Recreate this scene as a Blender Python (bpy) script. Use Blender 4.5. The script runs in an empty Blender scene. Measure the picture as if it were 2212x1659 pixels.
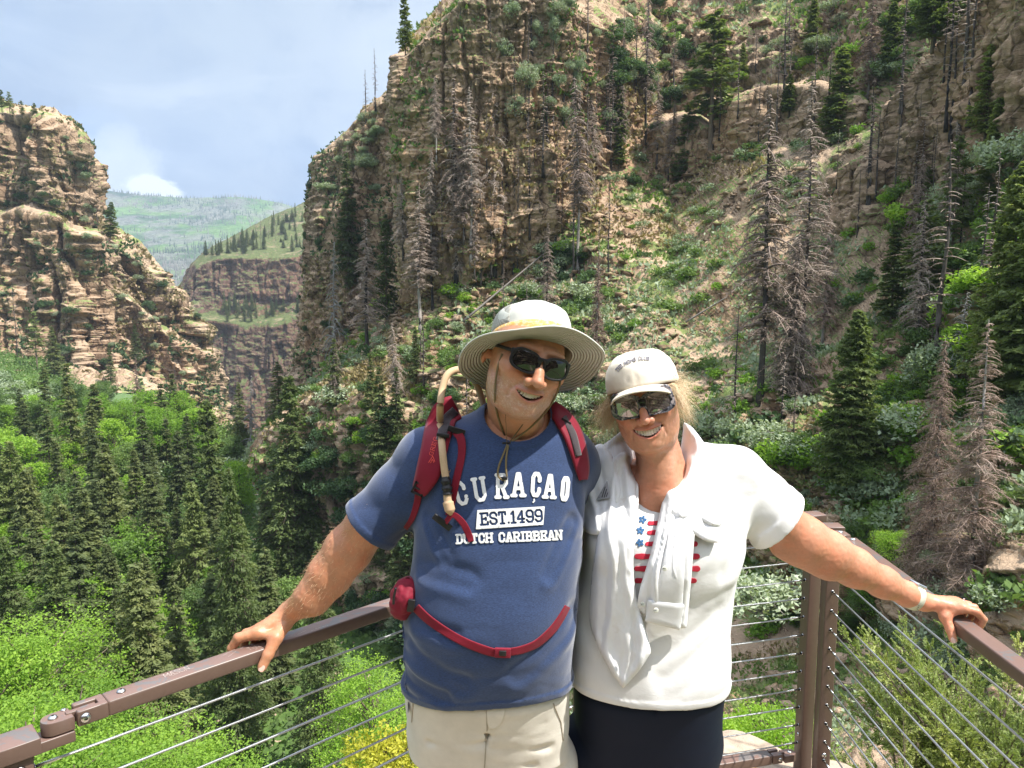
import bpy, math, random
import numpy as np
from mathutils import Vector, Matrix
from mathutils.bvhtree import BVHTree
R = math.radians
sc = bpy.context.scene
COL = sc.collection
rng = np.random.default_rng(7)
random.seed(7)

# ------------------------------------------------------------- camera
CAM_H = 1.96
PITCH = R(7.0)
cam_d = bpy.data.cameras.new('camera'); cam = bpy.data.objects.new('camera', cam_d); COL.objects.link(cam)
cam.location = (0, 0, CAM_H); cam.rotation_euler = (R(90) - PITCH, 0, 0)
cam_d.sensor_width = 36; cam_d.lens = 27.0; cam_d.clip_start = 0.05; cam_d.clip_end = 20000
sc.camera = cam
FP = 1659.0          # focal length in the pixels of a 2212 x 1659 view of the photograph
def W(x, y, d):      # where the ray through (x, y) of that view reaches the plane Y = d
    x = np.asarray(x, float); y = np.asarray(y, float); d = np.asarray(d, float)
    X = (x - 1106.0) / FP; Z = (829.5 - y) / FP
    yw = math.cos(PITCH) + math.sin(PITCH) * Z
    zw = -math.sin(PITCH) + math.cos(PITCH) * Z
    return np.stack(np.broadcast_arrays(X / yw * d, d, CAM_H + zw / yw * d), -1)
def V(x, y, d): return Vector([float(a) for a in W(x, y, d)])

# ------------------------------------------------------------- sky, sun, exposure
SUN = Vector((0.46, -0.17, 0.86)).normalized()
world = bpy.data.worlds.new('World'); sc.world = world; world.use_nodes = True
nt = world.node_tree; nt.nodes.clear()
def N(t, **k):
    n = nt.nodes.new(t)
    for a, b in k.items(): setattr(n, a, b)
    return n
sky = N('ShaderNodeTexSky', sky_type='NISHITA'); sky.sun_disc = False
sky.sun_elevation = math.asin(SUN.z); sky.sun_rotation = math.atan2(SUN.x, SUN.y)
sky.altitude = 1900; sky.ozone_density = 1.3; sky.dust_density = 0.8
tc = N('ShaderNodeTexCoord')
mp = N('ShaderNodeMapping'); mp.inputs['Scale'].default_value = (1.0, 1.0, 2.3)
nt.links.new(tc.outputs['Generated'], mp.inputs['Vector'])
def noise(scale, det, rough, dist, vec):
    n = N('ShaderNodeTexNoise'); n.inputs['Scale'].default_value = scale; n.inputs['Detail'].default_value = det
    n.inputs['Roughness'].default_value = rough; n.inputs['Distortion'].default_value = dist
    nt.links.new(vec, n.inputs['Vector']); return n.outputs['Fac']
def ramp(fac, stops, interp='EASE'):
    r = N('ShaderNodeValToRGB'); r.color_ramp.interpolation = interp
    while len(r.color_ramp.elements) < len(stops): r.color_ramp.elements.new(0.5)
    for e, (p, c) in zip(r.color_ramp.elements, stops): e.position = p; e.color = (*c, 1) if len(c) == 3 else c
    nt.links.new(fac, r.inputs['Fac']); return r.outputs['Color']
def mixc(f, a, b):
    m = N('ShaderNodeMix', data_type='RGBA')
    for s, i in ((f, 0), (a, 6), (b, 7)):
        if hasattr(s, 'is_linked'): nt.links.new(s, m.inputs[i])
        else: m.inputs[i].default_value = s
    return m.outputs[2]
n1 = noise(2.3, 7, 0.52, 0.5, mp.outputs['Vector'])
n2 = noise(4.2, 8, 0.58, 0.9, mp.outputs['Vector'])
cover = ramp(n1, [(0.30, (0.82,) * 3), (0.52, (1.0,) * 3)])
bright = ramp(n2, [(0.30, (.58, .93, 1.62)), (0.42, (.74, 1.10, 1.78)), (0.52, (1.10, 1.48, 2.1)), (0.66, (2.2, 2.5, 2.9))])
sep = N('ShaderNodeSeparateXYZ'); nt.links.new(tc.outputs['Generated'], sep.inputs[0])
elev = N('ShaderNodeMapRange'); elev.inputs[1].default_value = 0.06; elev.inputs[2].default_value = 0.30
nt.links.new(sep.outputs['Z'], elev.inputs[0])
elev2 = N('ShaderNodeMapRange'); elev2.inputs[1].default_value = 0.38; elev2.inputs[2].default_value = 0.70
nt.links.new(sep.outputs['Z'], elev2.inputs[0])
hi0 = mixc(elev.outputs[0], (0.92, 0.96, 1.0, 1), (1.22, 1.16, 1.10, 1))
hi = mixc(elev2.outputs[0], hi0, (6.2, 5.0, 3.9, 1))   # unseen sky overhead brightened to add fill light
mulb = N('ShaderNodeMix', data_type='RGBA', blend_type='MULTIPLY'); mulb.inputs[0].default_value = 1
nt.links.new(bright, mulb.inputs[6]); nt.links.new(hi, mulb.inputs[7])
# a patch of open blue and a white cumulus low over the mountain
def blob(x, y, w, inner, edge):
    v = (V(x, y, 1.0) - Vector((0, 0, CAM_H))).normalized()
    d = N('ShaderNodeVectorMath', operation='DISTANCE'); nt.links.new(nv.outputs[0], d.inputs[0]); d.inputs[1].default_value = v
    a = N('ShaderNodeMath', operation='MULTIPLY_ADD'); nt.links.new(n3, a.inputs[0]); a.inputs[1].default_value = edge; nt.links.new(d.outputs['Value'], a.inputs[2])
    r = N('ShaderNodeMapRange'); nt.links.new(a.outputs[0], r.inputs[0]); r.inputs[1].default_value = w + edge * .5; r.inputs[2].default_value = w * inner + edge * .5
    return r.outputs[0]
nv = N('ShaderNodeVectorMath', operation='NORMALIZE'); nt.links.new(tc.outputs['Generated'], nv.inputs[0])
n3 = noise(14, 8, 0.62, 0.4, tc.outputs['Generated'])
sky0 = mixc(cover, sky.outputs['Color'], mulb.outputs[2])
sky1 = mixc(blob(175, 375, .075, .3, .10), sky0, (.95, 1.9, 3.9, 1))
sky2 = mixc(blob(268, 412, .060, .60, .13), sky1, (3.6, 3.8, 4.1, 1))
sky3 = mixc(blob(800, 110, .19, .05, .38), sky2, (2.6, 2.85, 3.1, 1))
sky4 = mixc(blob(400, -120, .34, .05, .45), sky3, (1.75, 2.1, 2.5, 1))
skyc = mixc(blob(345, 432, .030, .75, .09), sky4, (4.6, 4.8, 5.0, 1))
bg = N('ShaderNodeBackground'); bg.inputs['Strength'].default_value = 0.13
wo = N('ShaderNodeOutputWorld'); nt.links.new(skyc, bg.inputs['Color']); nt.links.new(bg.outputs[0], wo.inputs['Surface'])

sun_d = bpy.data.lights.new('sun', 'SUN'); sun_d.energy = 4.4; sun_d.angle = R(0.53); sun_d.color = (1.0, 0.955, 0.88)
sun = bpy.data.objects.new('sun', sun_d); COL.objects.link(sun)
sun.rotation_euler = SUN.to_track_quat('Z', 'Y').to_euler(); sun.location = (20, -5, 40)
sc.view_settings.view_transform = 'Standard'; sc.view_settings.look = 'None'
sc.view_settings.exposure = 1.20; sc.view_settings.gamma = 1.0
sc.cycles.max_bounces = 6; sc.cycles.diffuse_bounces = 3; sc.cycles.transparent_max_bounces = 8
sc.cycles.volume_bounces = 0; sc.cycles.use_denoising = True
sc.cycles.caustics_reflective = False; sc.cycles.caustics_refractive = False

# ------------------------------------------------------------- naming helpers
def tag(o, label=None, cat=None, group=None, kind=None):
    if label: o['label'] = label
    if cat: o['category'] = cat
    if group: o['group'] = group
    if kind: o['kind'] = kind
    return o
def empty(name, loc=(0, 0, 0), label=None, cat=None, group=None):
    o = bpy.data.objects.new(name, None); COL.objects.link(o); o.location = loc; o.empty_display_size = .1
    return tag(o, label, cat, group)
def mesh_np(name, verts, faces, mat=None, parent=None, smooth=True, cols=None, link=True):
    """verts (n,3); faces: (m,3) or (m,4) int array, or a list of such arrays"""
    if isinstance(faces, np.ndarray): faces = [faces]
    faces = [f for f in faces if len(f)]
    me = bpy.data.meshes.new(name)
    me.vertices.add(len(verts)); me.vertices.foreach_set('co', np.ascontiguousarray(verts, np.float32).ravel())
    tot = sum(f.size for f in faces); cnt = sum(len(f) for f in faces)
    me.loops.add(tot); me.polygons.add(cnt)
    me.loops.foreach_set('vertex_index', np.concatenate([f.ravel() for f in faces]).astype(np.int32))
    sizes = np.concatenate([np.full(len(f), f.shape[1]) for f in faces])
    me.polygons.foreach_set('loop_start', (np.cumsum(sizes) - sizes).astype(np.int32))
    me.update(calc_edges=True); me.validate()
    if smooth: me.polygons.foreach_set('use_smooth', np.ones(len(me.polygons), bool))
    if cols is not None:
        a = me.color_attributes.new('col', 'FLOAT_COLOR', 'POINT')
        a.data.foreach_set('color', np.concatenate([cols, np.ones((len(cols), 1))], 1).astype(np.float32).ravel())
    if mat: me.materials.append(mat)
    if not link: return me
    o = bpy.data.objects.new(name, me); COL.objects.link(o)
    if parent: o.parent = parent; 
    return o
def put(name, me, parent=None, loc=None, rot=None, scale=None):
    o = bpy.data.objects.new(name, me); COL.objects.link(o)
    if parent: o.parent = parent
    if loc is not None: o.location = loc
    if rot is not None: o.rotation_euler = rot
    if scale is not None: o.scale = scale
    return o
class MB:
    """collects simple solids, built as one mesh"""
    def __init__(s): s.v = []; s.f3 = []; s.f4 = []; s.n = 0
    def add(s, v, f):
        v = np.asarray(v, float); f = np.asarray(f)
        s.v.append(v); (s.f3 if f.shape[1] == 3 else s.f4).append(f + s.n); s.n += len(v)
    def tube(s, pts, r, k=8, cap=True, flat=1.0, up=None):
        pts = np.asarray(pts, float); n = len(pts); r = np.broadcast_to(r, (n,)).astype(float)
        t = np.gradient(pts, axis=0); t /= np.linalg.norm(t, axis=1)[:, None] + 1e-12
        ref = np.array(up if up is not None else (0, 0, 1.0), float)
        a = np.cross(t, ref); bad = np.linalg.norm(a, axis=1) < 1e-3; a[bad] = np.cross(t[bad], (1.0, 0, 0))
        a /= np.linalg.norm(a, axis=1)[:, None]; b = np.cross(a, t)
        th = np.linspace(0, 2 * math.pi, k, endpoint=False)
        ring = pts[:, None] + r[:, None, None] * (np.cos(th)[None, :, None] * a[:, None] + flat * np.sin(th)[None, :, None] * b[:, None])
        v = ring.reshape(-1, 3)
        i = np.arange(n - 1)[:, None] * k; j = np.arange(k)[None]; j2 = (j + 1) % k
        f = np.stack([i + j, i + j2, i + k + j2, i + k + j], -1).reshape(-1, 4)
        s.add(v, f)
        if cap:
            for e, fl in ((0, 1), (n - 1, 0)):
                c = s.n - n * k + e * k
                s.v.append(pts[e][None]); ci = s.n; s.n += 1
                jj = np.arange(k); q = np.stack([np.full(k, ci), c + jj, c + (jj + 1) % k], 1)
                s.f3.append(q[:, ::-1] if fl else q)
    def box(s, c, d, rot=None, bev=0.0):
        bm = bmesh_box(d, bev)
        v, f3, f4 = bm
        if rot is not None: v = v @ np.array(rot).T
        v = v + np.array(c)
        s.v.append(v)
        if len(f3): s.f3.append(f3 + s.n)
        if len(f4): s.f4.append(f4 + s.n)
        s.n += len(v)
    def build(s, name, mat, parent=None, smooth=True, link=True):
        fs = []
        if s.f3: fs.append(np.concatenate(s.f3))
        if s.f4: fs.append(np.concatenate(s.f4))
        return mesh_np(name, np.concatenate(s.v), fs, mat, parent, smooth, link=link)
import bmesh
_bc = {}
def bmesh_box(d, bev):
    key = (tuple(round(x, 5) for x in d), bev)
    if key in _bc: return _bc[key]
    bm = bmesh.new(); bmesh.ops.create_cube(bm, size=1)
    for v in bm.verts: v.co = Vector((v.co.x * d[0], v.co.y * d[1], v.co.z * d[2]))
    if bev: bmesh.ops.bevel(bm, geom=list(bm.edges), offset=bev, segments=3, affect='EDGES', profile=0.5)
    bm.verts.ensure_lookup_table()
    v = np.array([x.co[:] for x in bm.verts]); f3 = []; f4 = []
    for f in bm.faces:
        ids = [x.index for x in f.verts]
        if len(ids) == 3: f3.append(ids)
        elif len(ids) == 4: f4.append(ids)
        else:
            for q in range(1, len(ids) - 1): f3.append([ids[0], ids[q], ids[q + 1]])
    bm.free(); _bc[key] = (v, np.array(f3).reshape(-1, 3), np.array(f4).reshape(-1, 4)); return _bc[key]
def frame_rot(xdir, zdir=(0, 0, 1)):
    x = np.array(xdir, float); x /= np.linalg.norm(x); z = np.array(zdir, float)
    y = np.cross(z, x); y /= np.linalg.norm(y); z = np.cross(x, y)
    return np.stack([x, y, z], 1)

# ------------------------------------------------------------- noise in numpy
def _h(ix, iy, iz, seed):
    h = (ix.astype(np.uint32) * np.uint32(374761393) + iy.astype(np.uint32) * np.uint32(668265263) + iz.astype(np.uint32) * np.uint32(2147483647) + np.uint32(seed * 974634777 & 0xffffffff))
    h ^= h >> np.uint32(13); h *= np.uint32(1274126177); h ^= h >> np.uint32(16); h *= np.uint32(2246822519); h ^= h >> np.uint32(13)
    return (h & np.uint32(0xffffff)).astype(np.float32) / 16777215.0 * 2 - 1
def vnoise(P, seed=0):
    P = np.asarray(P, np.float32); i = np.floor(P).astype(np.int64); f = P - i; f = f * f * f * (f * (f * 6 - 15) + 10)
    out = 0
    with np.errstate(over='ignore'):
        for dx in (0, 1):
            wx = f[..., 0] if dx else 1 - f[..., 0]
            for dy in (0, 1):
                wy = f[..., 1] if dy else 1 - f[..., 1]
                for dz in (0, 1):
                    wz = f[..., 2] if dz else 1 - f[..., 2]
                    out = out + wx * wy * wz * _h(i[..., 0] + dx, i[..., 1] + dy, i[..., 2] + dz, seed)
    return out
def fbm(P, octv=4, seed=0, gain=.5):
    P = np.asarray(P, np.float32); a = 1.0; s = 0; t = 0
    for o in range(octv):
        s = s + a * vnoise(P * 2 ** o + 17.3 * o, seed + o); t += a; a *= gain
    return s / t
def ridged(P, octv=3, seed=0):
    P = np.asarray(P, np.float32); a = 1.0; s = 0; t = 0
    for o in range(octv):
        s = s + a * (1 - 2 * np.abs(vnoise(P * 2 ** o + 9.1 * o, seed + o))); t += a; a *= .5
    return s / t
def cellv(P, seed=0):
    i = np.floor(np.asarray(P, np.float32)).astype(np.int64)
    with np.errstate(over='ignore'): return _h(i[..., 0], i[..., 1], i[..., 2], seed)
def sstep(a, b, x): t = np.clip((x - a) / (b - a), 0, 1); return t * t * (3 - 2 * t)

# ------------------------------------------------------------- material helper
class Mat:
    def __init__(s, name):
        s.m = bpy.data.materials.new(name); s.m.use_nodes = True; s.t = s.m.node_tree
        s.b = s.t.nodes['Principled BSDF']; s.out = s.t.nodes['Material Output']
        s.b.inputs['Specular IOR Level'].default_value = .3
    def n(s, t, **k):
        n = s.t.nodes.new(t)
        for a, b in k.items():
            if a.startswith('i_'): n.inputs[a[2:].replace('_', ' ')].default_value = b
            else: setattr(n, a, b)
        return n
    def l(s, a, b): s.t.links.new(a, b); return s
    def geo(s): return s.n('ShaderNodeNewGeometry')
    def obj(s):
        return s.n('ShaderNodeTexCoord').outputs['Object']
    def mapping(s, vec, scale=(1, 1, 1), rot=(0, 0, 0)):
        m = s.n('ShaderNodeMapping'); m.inputs['Scale'].default_value = scale; m.inputs['Rotation'].default_value = rot
        s.l(vec, m.inputs['Vector']); return m.outputs['Vector']
    def noise(s, vec, scale, det=4, rough=.55, dist=0):
        n = s.n('ShaderNodeTexNoise'); n.inputs['Scale'].default_value = scale; n.inputs['Detail'].default_value = det
        n.inputs['Roughness'].default_value = rough; n.inputs['Distortion'].default_value = dist
        if vec: s.l(vec, n.inputs['Vector'])
        return n.outputs['Fac']
    def vor(s, vec, scale, feature='F1', out='Distance'):
        n = s.n('ShaderNodeTexVoronoi', feature=feature); n.inputs['Scale'].default_value = scale
        s.l(vec, n.inputs['Vector']); return n.outputs[out]
    def ramp(s, fac, stops, interp='LINEAR'):
        r = s.n('ShaderNodeValToRGB'); r.color_ramp.interpolation = interp
        while len(r.color_ramp.elements) < len(stops): r.color_ramp.elements.new(.5)
        for e, (p, c) in zip(r.color_ramp.elements, stops):
            e.position = p; e.color = (*c, 1) if not isinstance(c, (int, float)) else (c, c, c, 1)
        s.l(fac, r.inputs['Fac']); return r.outputs['Color']
    def mix(s, f, a, b, blend='MIX'):
        m = s.n('ShaderNodeMix', data_type='RGBA', blend_type=blend)
        for q, i in ((f, 0), (a, 6), (b, 7)):
            if hasattr(q, 'is_linked'): s.l(q, m.inputs[i])
            elif isinstance(q, (int, float)): m.inputs[i].default_value = q if i == 0 else (q, q, q, 1)
            else: m.inputs[i].default_value = (*q, 1)
        return m.outputs[2]
    def math(s, op, a, b=None, clamp=False):
        m = s.n('ShaderNodeMath', operation=op, use_clamp=clamp)
        for q, i in ((a, 0), (b, 1)):
            if q is None: continue
            if hasattr(q, 'is_linked'): s.l(q, m.inputs[i])
            else: m.inputs[i].default_value = q
        return m.outputs[0]
    def attr(s, name, out='Color'):
        return s.n('ShaderNodeAttribute', attribute_name=name).outputs[out]
    def bump(s, h, strength=.5, dist=.01, normal=None):
        b = s.n('ShaderNodeBump'); b.inputs['Strength'].default_value = strength; b.inputs['Distance'].default_value = dist
        s.l(h, b.inputs['Height'])
        if normal: s.l(normal, b.inputs['Normal'])
        s.l(b.outputs['Normal'], s.b.inputs['Normal']); return b.outputs['Normal']
    def col(s, c):
        if hasattr(c, 'is_linked'): s.l(c, s.b.inputs['Base Color'])
        else: s.b.inputs['Base Color'].default_value = (*c, 1)
        return s
    def set(s, **k):
        for a, b in k.items(): s.b.inputs[a.replace('_', ' ')].default_value = b
        return s
# ============================================================= terrain
def rock_mat(name, tint, veg, bands=1.0, scale=1.0, vegcols=None, soil=None):
    m = Mat(name); g = m.geo(); pos = g.outputs['Position']
    p = m.mapping(pos, (1 / scale,) * 3)
    sepn = m.n('ShaderNodeSeparateXYZ'); m.l(g.outputs['True Normal'], sepn.inputs[0])
    big = m.noise(p, .035, 2); mid = m.noise(p, .35, 4, .65); fine = m.noise(p, 2.2, 5, .7)
    strat = m.noise(m.mapping(p, (.03, .03, .42)), 1.0, 5, .7, .5)
    streak = m.noise(m.mapping(p, (.5, .5, .05)), 1.0, 4, .65)
    t = [tuple(a * b for a, b in zip(c, tint)) for c in ((.13, .095, .07), (.29, .20, .14), (.42, .305, .21), (.55, .435, .32))]
    c = m.ramp(strat, [(.28, t[0]), (.42, t[1]), (.54, t[2]), (.72, t[3])])
    c2 = m.ramp(mid, [(.25, t[1]), (.6, t[2]), (.8, t[3])])
    c = m.mix(.45, c, c2)
    st = m.ramp(streak, [(.36, (.30, .27, .25)), (.50, (1, 1, 1))])
    c = m.mix(.75, c, st, 'MULTIPLY')
    gr = m.ramp(big, [(.4, (1.0, .94, .88)), (.62, (.86, .90, .93))]); c = m.mix(1, c, gr, 'MULTIPLY')
    fr = m.ramp(fine, [(.25, (.62,) * 3), (.7, (1.2,) * 3)]); c = m.mix(.8, c, fr, 'MULTIPLY')
    wp = m.n('ShaderNodeVectorMath', operation='MULTIPLY_ADD'); wn = m.n('ShaderNodeTexNoise'); wn.inputs['Scale'].default_value = .8; m.l(p, wn.inputs['Vector'])
    m.l(wn.outputs['Color'], wp.inputs[0]); wp.inputs[1].default_value = (.9, .9, .9); m.l(p, wp.inputs[2])
    crk = m.vor(m.mapping(wp.outputs[0], (1, 1, .8)), .55, 'DISTANCE_TO_EDGE'); ck = m.ramp(crk, [(.0, .25), (.07, 1.0)])
    c = m.mix(.65, c, ck, 'MULTIPLY')
    # soil and low growth where the ground is less steep
    so = soil or ((.47, .335, .225), (.34, .25, .175))
    vc = vegcols or ((.115, .16, .045), (.20, .24, .085), (.27, .27, .13))
    soilc = m.mix(fine, so[0], so[1])
    vn = m.noise(p, .22, 5, .62); vn2 = m.noise(p, 1.3, 5, .7)
    vegc = m.ramp(vn2, [(.3, vc[0]), (.55, vc[1]), (.75, vc[2])])
    vm = m.ramp(vn, [(.56 - veg * .16, 0.0), (.60 - veg * .14, 1.0)])
    grd = m.mix(vm, soilc, vegc)
    stone = m.vor(p, 1.1); sm = m.ramp(stone, [(.0, 1.0), (.28, 1.0), (.33, 0.0)], 'CONSTANT')
    stn = m.math('GREATER_THAN', m.noise(p, .3, 2), .56)
    grd = m.mix(m.math('MULTIPLY', sm, stn), grd, m.mix(fine, t[2], t[3]))
    nz = m.math('ADD', sepn.outputs['Z'], m.math('MULTIPLY', m.math('SUBTRACT', vn2, .5), .35))
    flat = m.ramp(nz, [(.50, 0.0), (.62, 1.0)])
    m.col(m.mix(flat, c, grd)); m.set(Roughness=.95, Specular_IOR_Level=.1)
    h = m.math('ADD', m.math('MULTIPLY', fine, .5), m.math('ADD', m.math('MULTIPLY', strat, .9), m.math('MULTIPLY', ck, m.math('SUBTRACT', .3, m.math('MULTIPLY', flat, .3)))))
    m.bump(h, 1.0, .55 * scale)
    return m.m

def densify(ctrl, nu, nv, smooth=2):
    """ctrl (rows, cols, 3) of (x, y, d) -> grid of world points; bilinear then relaxed"""
    C = np.asarray(ctrl, float); r, c, _ = C.shape
    def axis(A, n):
        m = A.shape[0]
        L = np.linalg.norm(np.diff(A[..., :2], axis=0), axis=-1).mean(axis=1) + 30
        s = np.concatenate([[0], np.cumsum(L)]); q = np.linspace(0, s[-1], n)
        i = np.clip(np.searchsorted(s, q, side='right') - 1, 0, m - 2); f = ((q - s[i]) / (s[i + 1] - s[i]))
        return A[i] * (1 - f)[:, None, None] + A[i + 1] * f[:, None, None]
    G = axis(C, nv); G = axis(G.transpose(1, 0, 2), nu).transpose(1, 0, 2)
    for _ in range(smooth * 6):
        H = G.copy(); H[1:-1] = (G[:-2] + 2 * G[1:-1] + G[2:]) / 4; H[:, 1:-1] = (H[:, :-2] + 2 * H[:, 1:-1] + H[:, 2:]) / 4; G = H
    return G
def grid_normals(P):
    du = np.gradient(P, axis=1); dv = np.gradient(P, axis=0)
    n = np.cross(dv, du); n /= np.linalg.norm(n, axis=-1)[..., None] + 1e-9
    return n
def blur(A, k):
    for _ in range(k):
        A[1:-1] = (A[:-2] + 2 * A[1:-1] + A[2:]) / 4; A[:, 1:-1] = (A[:, :-2] + 2 * A[:, 1:-1] + A[:, 2:]) / 4
    return A
def landform(name, ctrl, nu, nv, mat, amp=1.0, scale=1.0, smooth=2, cliffy=None, vert=1.0, rough=1.0, outc=.55, block=.8, pillar=1.0, label=None, cat=None, seed=0, kind='structure', strata=1.0):
    G = densify(ctrl, nu, nv, smooth)
    P = W(G[..., 0], G[..., 1], G[..., 2]); n = grid_normals(P)
    if n[..., 1].mean() > 0: n = -n; flip = True
    else: flip = False
    steep = blur(1 - sstep(.35, .62, n[..., 2]), 4)
    if cliffy is not None: steep = np.clip(steep * cliffy[0] + cliffy[1], 0, 1)
    Q = P / scale
    out = sstep(0.0, .25, fbm(Q * [.045, .045, .03], 3, seed + 40)) # outcrops in the slope
    cl = np.clip(steep + out * outc * (1 - steep), 0, 1)
    wz = Q[..., 2] + 2.5 * fbm(Q * .05, 2, seed + 3)
    Z1 = np.stack([Q[..., 0] * .012, Q[..., 1] * .012, wz * .42], -1)
    ledge = vnoise(Z1, seed + 5) * 1.0 + .5 * vnoise(Z1 * [2, 2, 3.1], seed + 6) + .28 * vnoise(Z1 * [6, 6, 7], seed + 8)
    ribs = ridged(Q * [.085, .085, .018], 2, seed + 11); cracks = ridged(Q * [.33, .33, .06], 3, seed + 14)
    blocks = fbm(Q * [.9, .9, 1.4], 3, seed + 20)
    wb = np.stack([fbm(Q * .12, 2, seed + 60), fbm(Q * .12, 2, seed + 61), fbm(Q * .07, 2, seed + 62)], -1)
    ang = Q @ np.array([[.8, .6, 0], [-.6, .8, 0], [0, 0, 1]])
    bl = 1.0 * cellv(ang * [.17, .17, .085] + wb * .7, seed + 63) + .75 * cellv(ang * [.37, .37, .21] + wb * .8 + 3, seed + 64) + .4 * cellv(ang * [.8, .8, .75] + wb * .8 + 7, seed + 65)
    d_c = bl * block + pillar * (2.2 * np.abs(vnoise(Q * [.17, .17, .016] + wb * .25, seed + 70)) ** .5 - 1.2) + 3.0 * vert * ribs + .62 * ledge * strata - 2.0 * vert * sstep(.42, .95, cracks) + .75 * blocks
    d_s = rough * (2.6 * ridged(Q * [.045, .045, .02], 2, seed + 29) + 1.6 * fbm(Q * .09, 3, seed + 30)) + .5 * fbm(Q * .5, 4, seed + 31) + .16 * fbm(Q * 2.2, 2, seed + 33)
    hn = n.copy(); hn[..., 2] *= .25; hn = blur(hn, 8); hn /= np.linalg.norm(hn, axis=-1)[..., None] + 1e-9
    D = (cl * d_c)[..., None] * hn + ((1 - cl * .8) * d_s)[..., None] * n
    P2 = P + D * amp * scale
    # terrace: pull points of steep ground towards level ledges
    v = P2.reshape(-1, 3); i = np.arange(nv - 1)[:, None] * nu; j = np.arange(nu - 1)[None]
    f = np.stack([i + j, i + j + 1, i + nu + j + 1, i + nu + j], -1).reshape(-1, 4)
    if flip: f = f[:, ::-1]
    o = mesh_np(name, v, f, mat, smooth=False)
    tag(o, label, cat, kind=kind)
    return o, G, P2, n
M_hill = rock_mat('canyon_hillside', (1.05, 1.0, .95), .55)
M_cliff = rock_mat('brown_cliff', (1.02, .97, .92), .3)
M_left = rock_mat('sunlit_cliff', (.98, .96, .93), .25, scale=1.6)
M_far = rock_mat('far_cliff', (.50, .42, .44), 1.2, scale=3.0, vegcols=((.05, .07, .03), (.11, .13, .05), (.17, .18, .08)), soil=((.26, .21, .13), (.18, .16, .09)))  # tint darkened and purpled: the cliff's shade is put into its colour
M_floor = rock_mat('valley_floor', (1, 1, 1), 1.9, vegcols=((.06, .11, .03), (.10, .17, .045), (.14, .2, .06)), soil=((.16, .16, .07), (.10, .13, .05)))

# main slope on the right: rows from behind the crest down to the stream
HX = [560, 640, 740, 860, 1000, 1150, 1300, 1450, 1600, 1800, 2000, 2212, 2700]
H = [
 [(1060,170),(930,170),(860,165),(700,160),(500,150),(380,150),(-380,170),(-500,175),(-500,160),(-500,150),(-500,130),(-500,105),(-500,90)],
 [(1040,140),(905,145),(820,140),(670,140),(560,128),(460,124),(-90,138),(-100,150),(-80,132),(-60,118),(-50,92),(-60,70),(-60,60)],
 [(1000,120),(868,124),(775,121),(645,118),(570,110),(470,108),(150,121),(150,131),(180,115),(200,100),(230,76),(260,55),(300,45)],
 [(1010,112),(880,116),(790,113),(665,110),(590,102),(500,100),(350,107),(370,112),(400,98),(420,84),(450,64),(500,46),(560,38)],
 [(1030,102),(890,107),(815,104),(745,98),(720,91),(700,88),(640,88),(640,88),(640,77),(660,66),(690,52),(740,39),(800,32)],
 [(1080,96),(900,101),(850,96),(862,88),(900,80),(930,76),(930,72),(900,66),(890,57),(940,49),(960,41),(1010,33),(1060,27)],
 [(1290,92),(1200,96),(1120,92),(1130,84),(1160,77),(1180,72),(1160,68),(1100,62),(1060,53),(1100,45),(1150,37),(1250,29),(1300,24)],
 [(1330,90),(1300,94),(1400,90),(1430,82),(1430,75),(1380,70),(1330,65),(1290,59),(1280,50.5),(1330,42.5),(1400,35),(1480,27.5),(1560,22.8)],
 [(1750,60),(1750,60),(1750,58),(1750,55),(1750,50),(1750,44),(1750,40),(1750,34),(1750,29),(1750,24),(1780,20),(1800,16),(1900,13)],
]
ctrl = [[(x, y, d) for x, (y, d) in zip(HX, row)] for row in H]
hill, HG, HP, HN = landform('hillside', ctrl, 620, 520, M_hill, amp=1.0, scale=1.0, smooth=3, seed=1, rough=1.0, outc=1.0)

# tall brown cliff that stands on the slope
cols = [(905,175,175,660),(884,150,160,650),(872,122,140,640),(870,103,130,645),(905,101,95,640),(960,100,40,620),(1050,99,-30,570),(1130,99,-60,510),(1200,101,-30,470),(1260,104,20,440),(1320,108,90,430),(1370,113,150,420),(1420,122,200,430)]
ctrl = [[(x + 60, yt - 60, d + 75) for x, d, yt, yf in cols], [(x + 8, yt - 22, d + 12) for x, d, yt, yf in cols], [(x, yt, d) for x, d, yt, yf in cols],
        [(x - 2, yt + (yf - yt) * .33, d - .5) for x, d, yt, yf in cols], [(x - 1, yt + (yf - yt) * .66, d - 1.5) for x, d, yt, yf in cols], [(x, yf, d - 2.5) for x, d, yt, yf in cols], [(x, yf + 170, d + 6) for x, d, yt, yf in cols]]
cliffB, BG, BP, BN = landform('brown_cliff', ctrl, 420, 420, M_cliff, amp=.75, scale=.8, smooth=1, seed=21)

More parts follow.
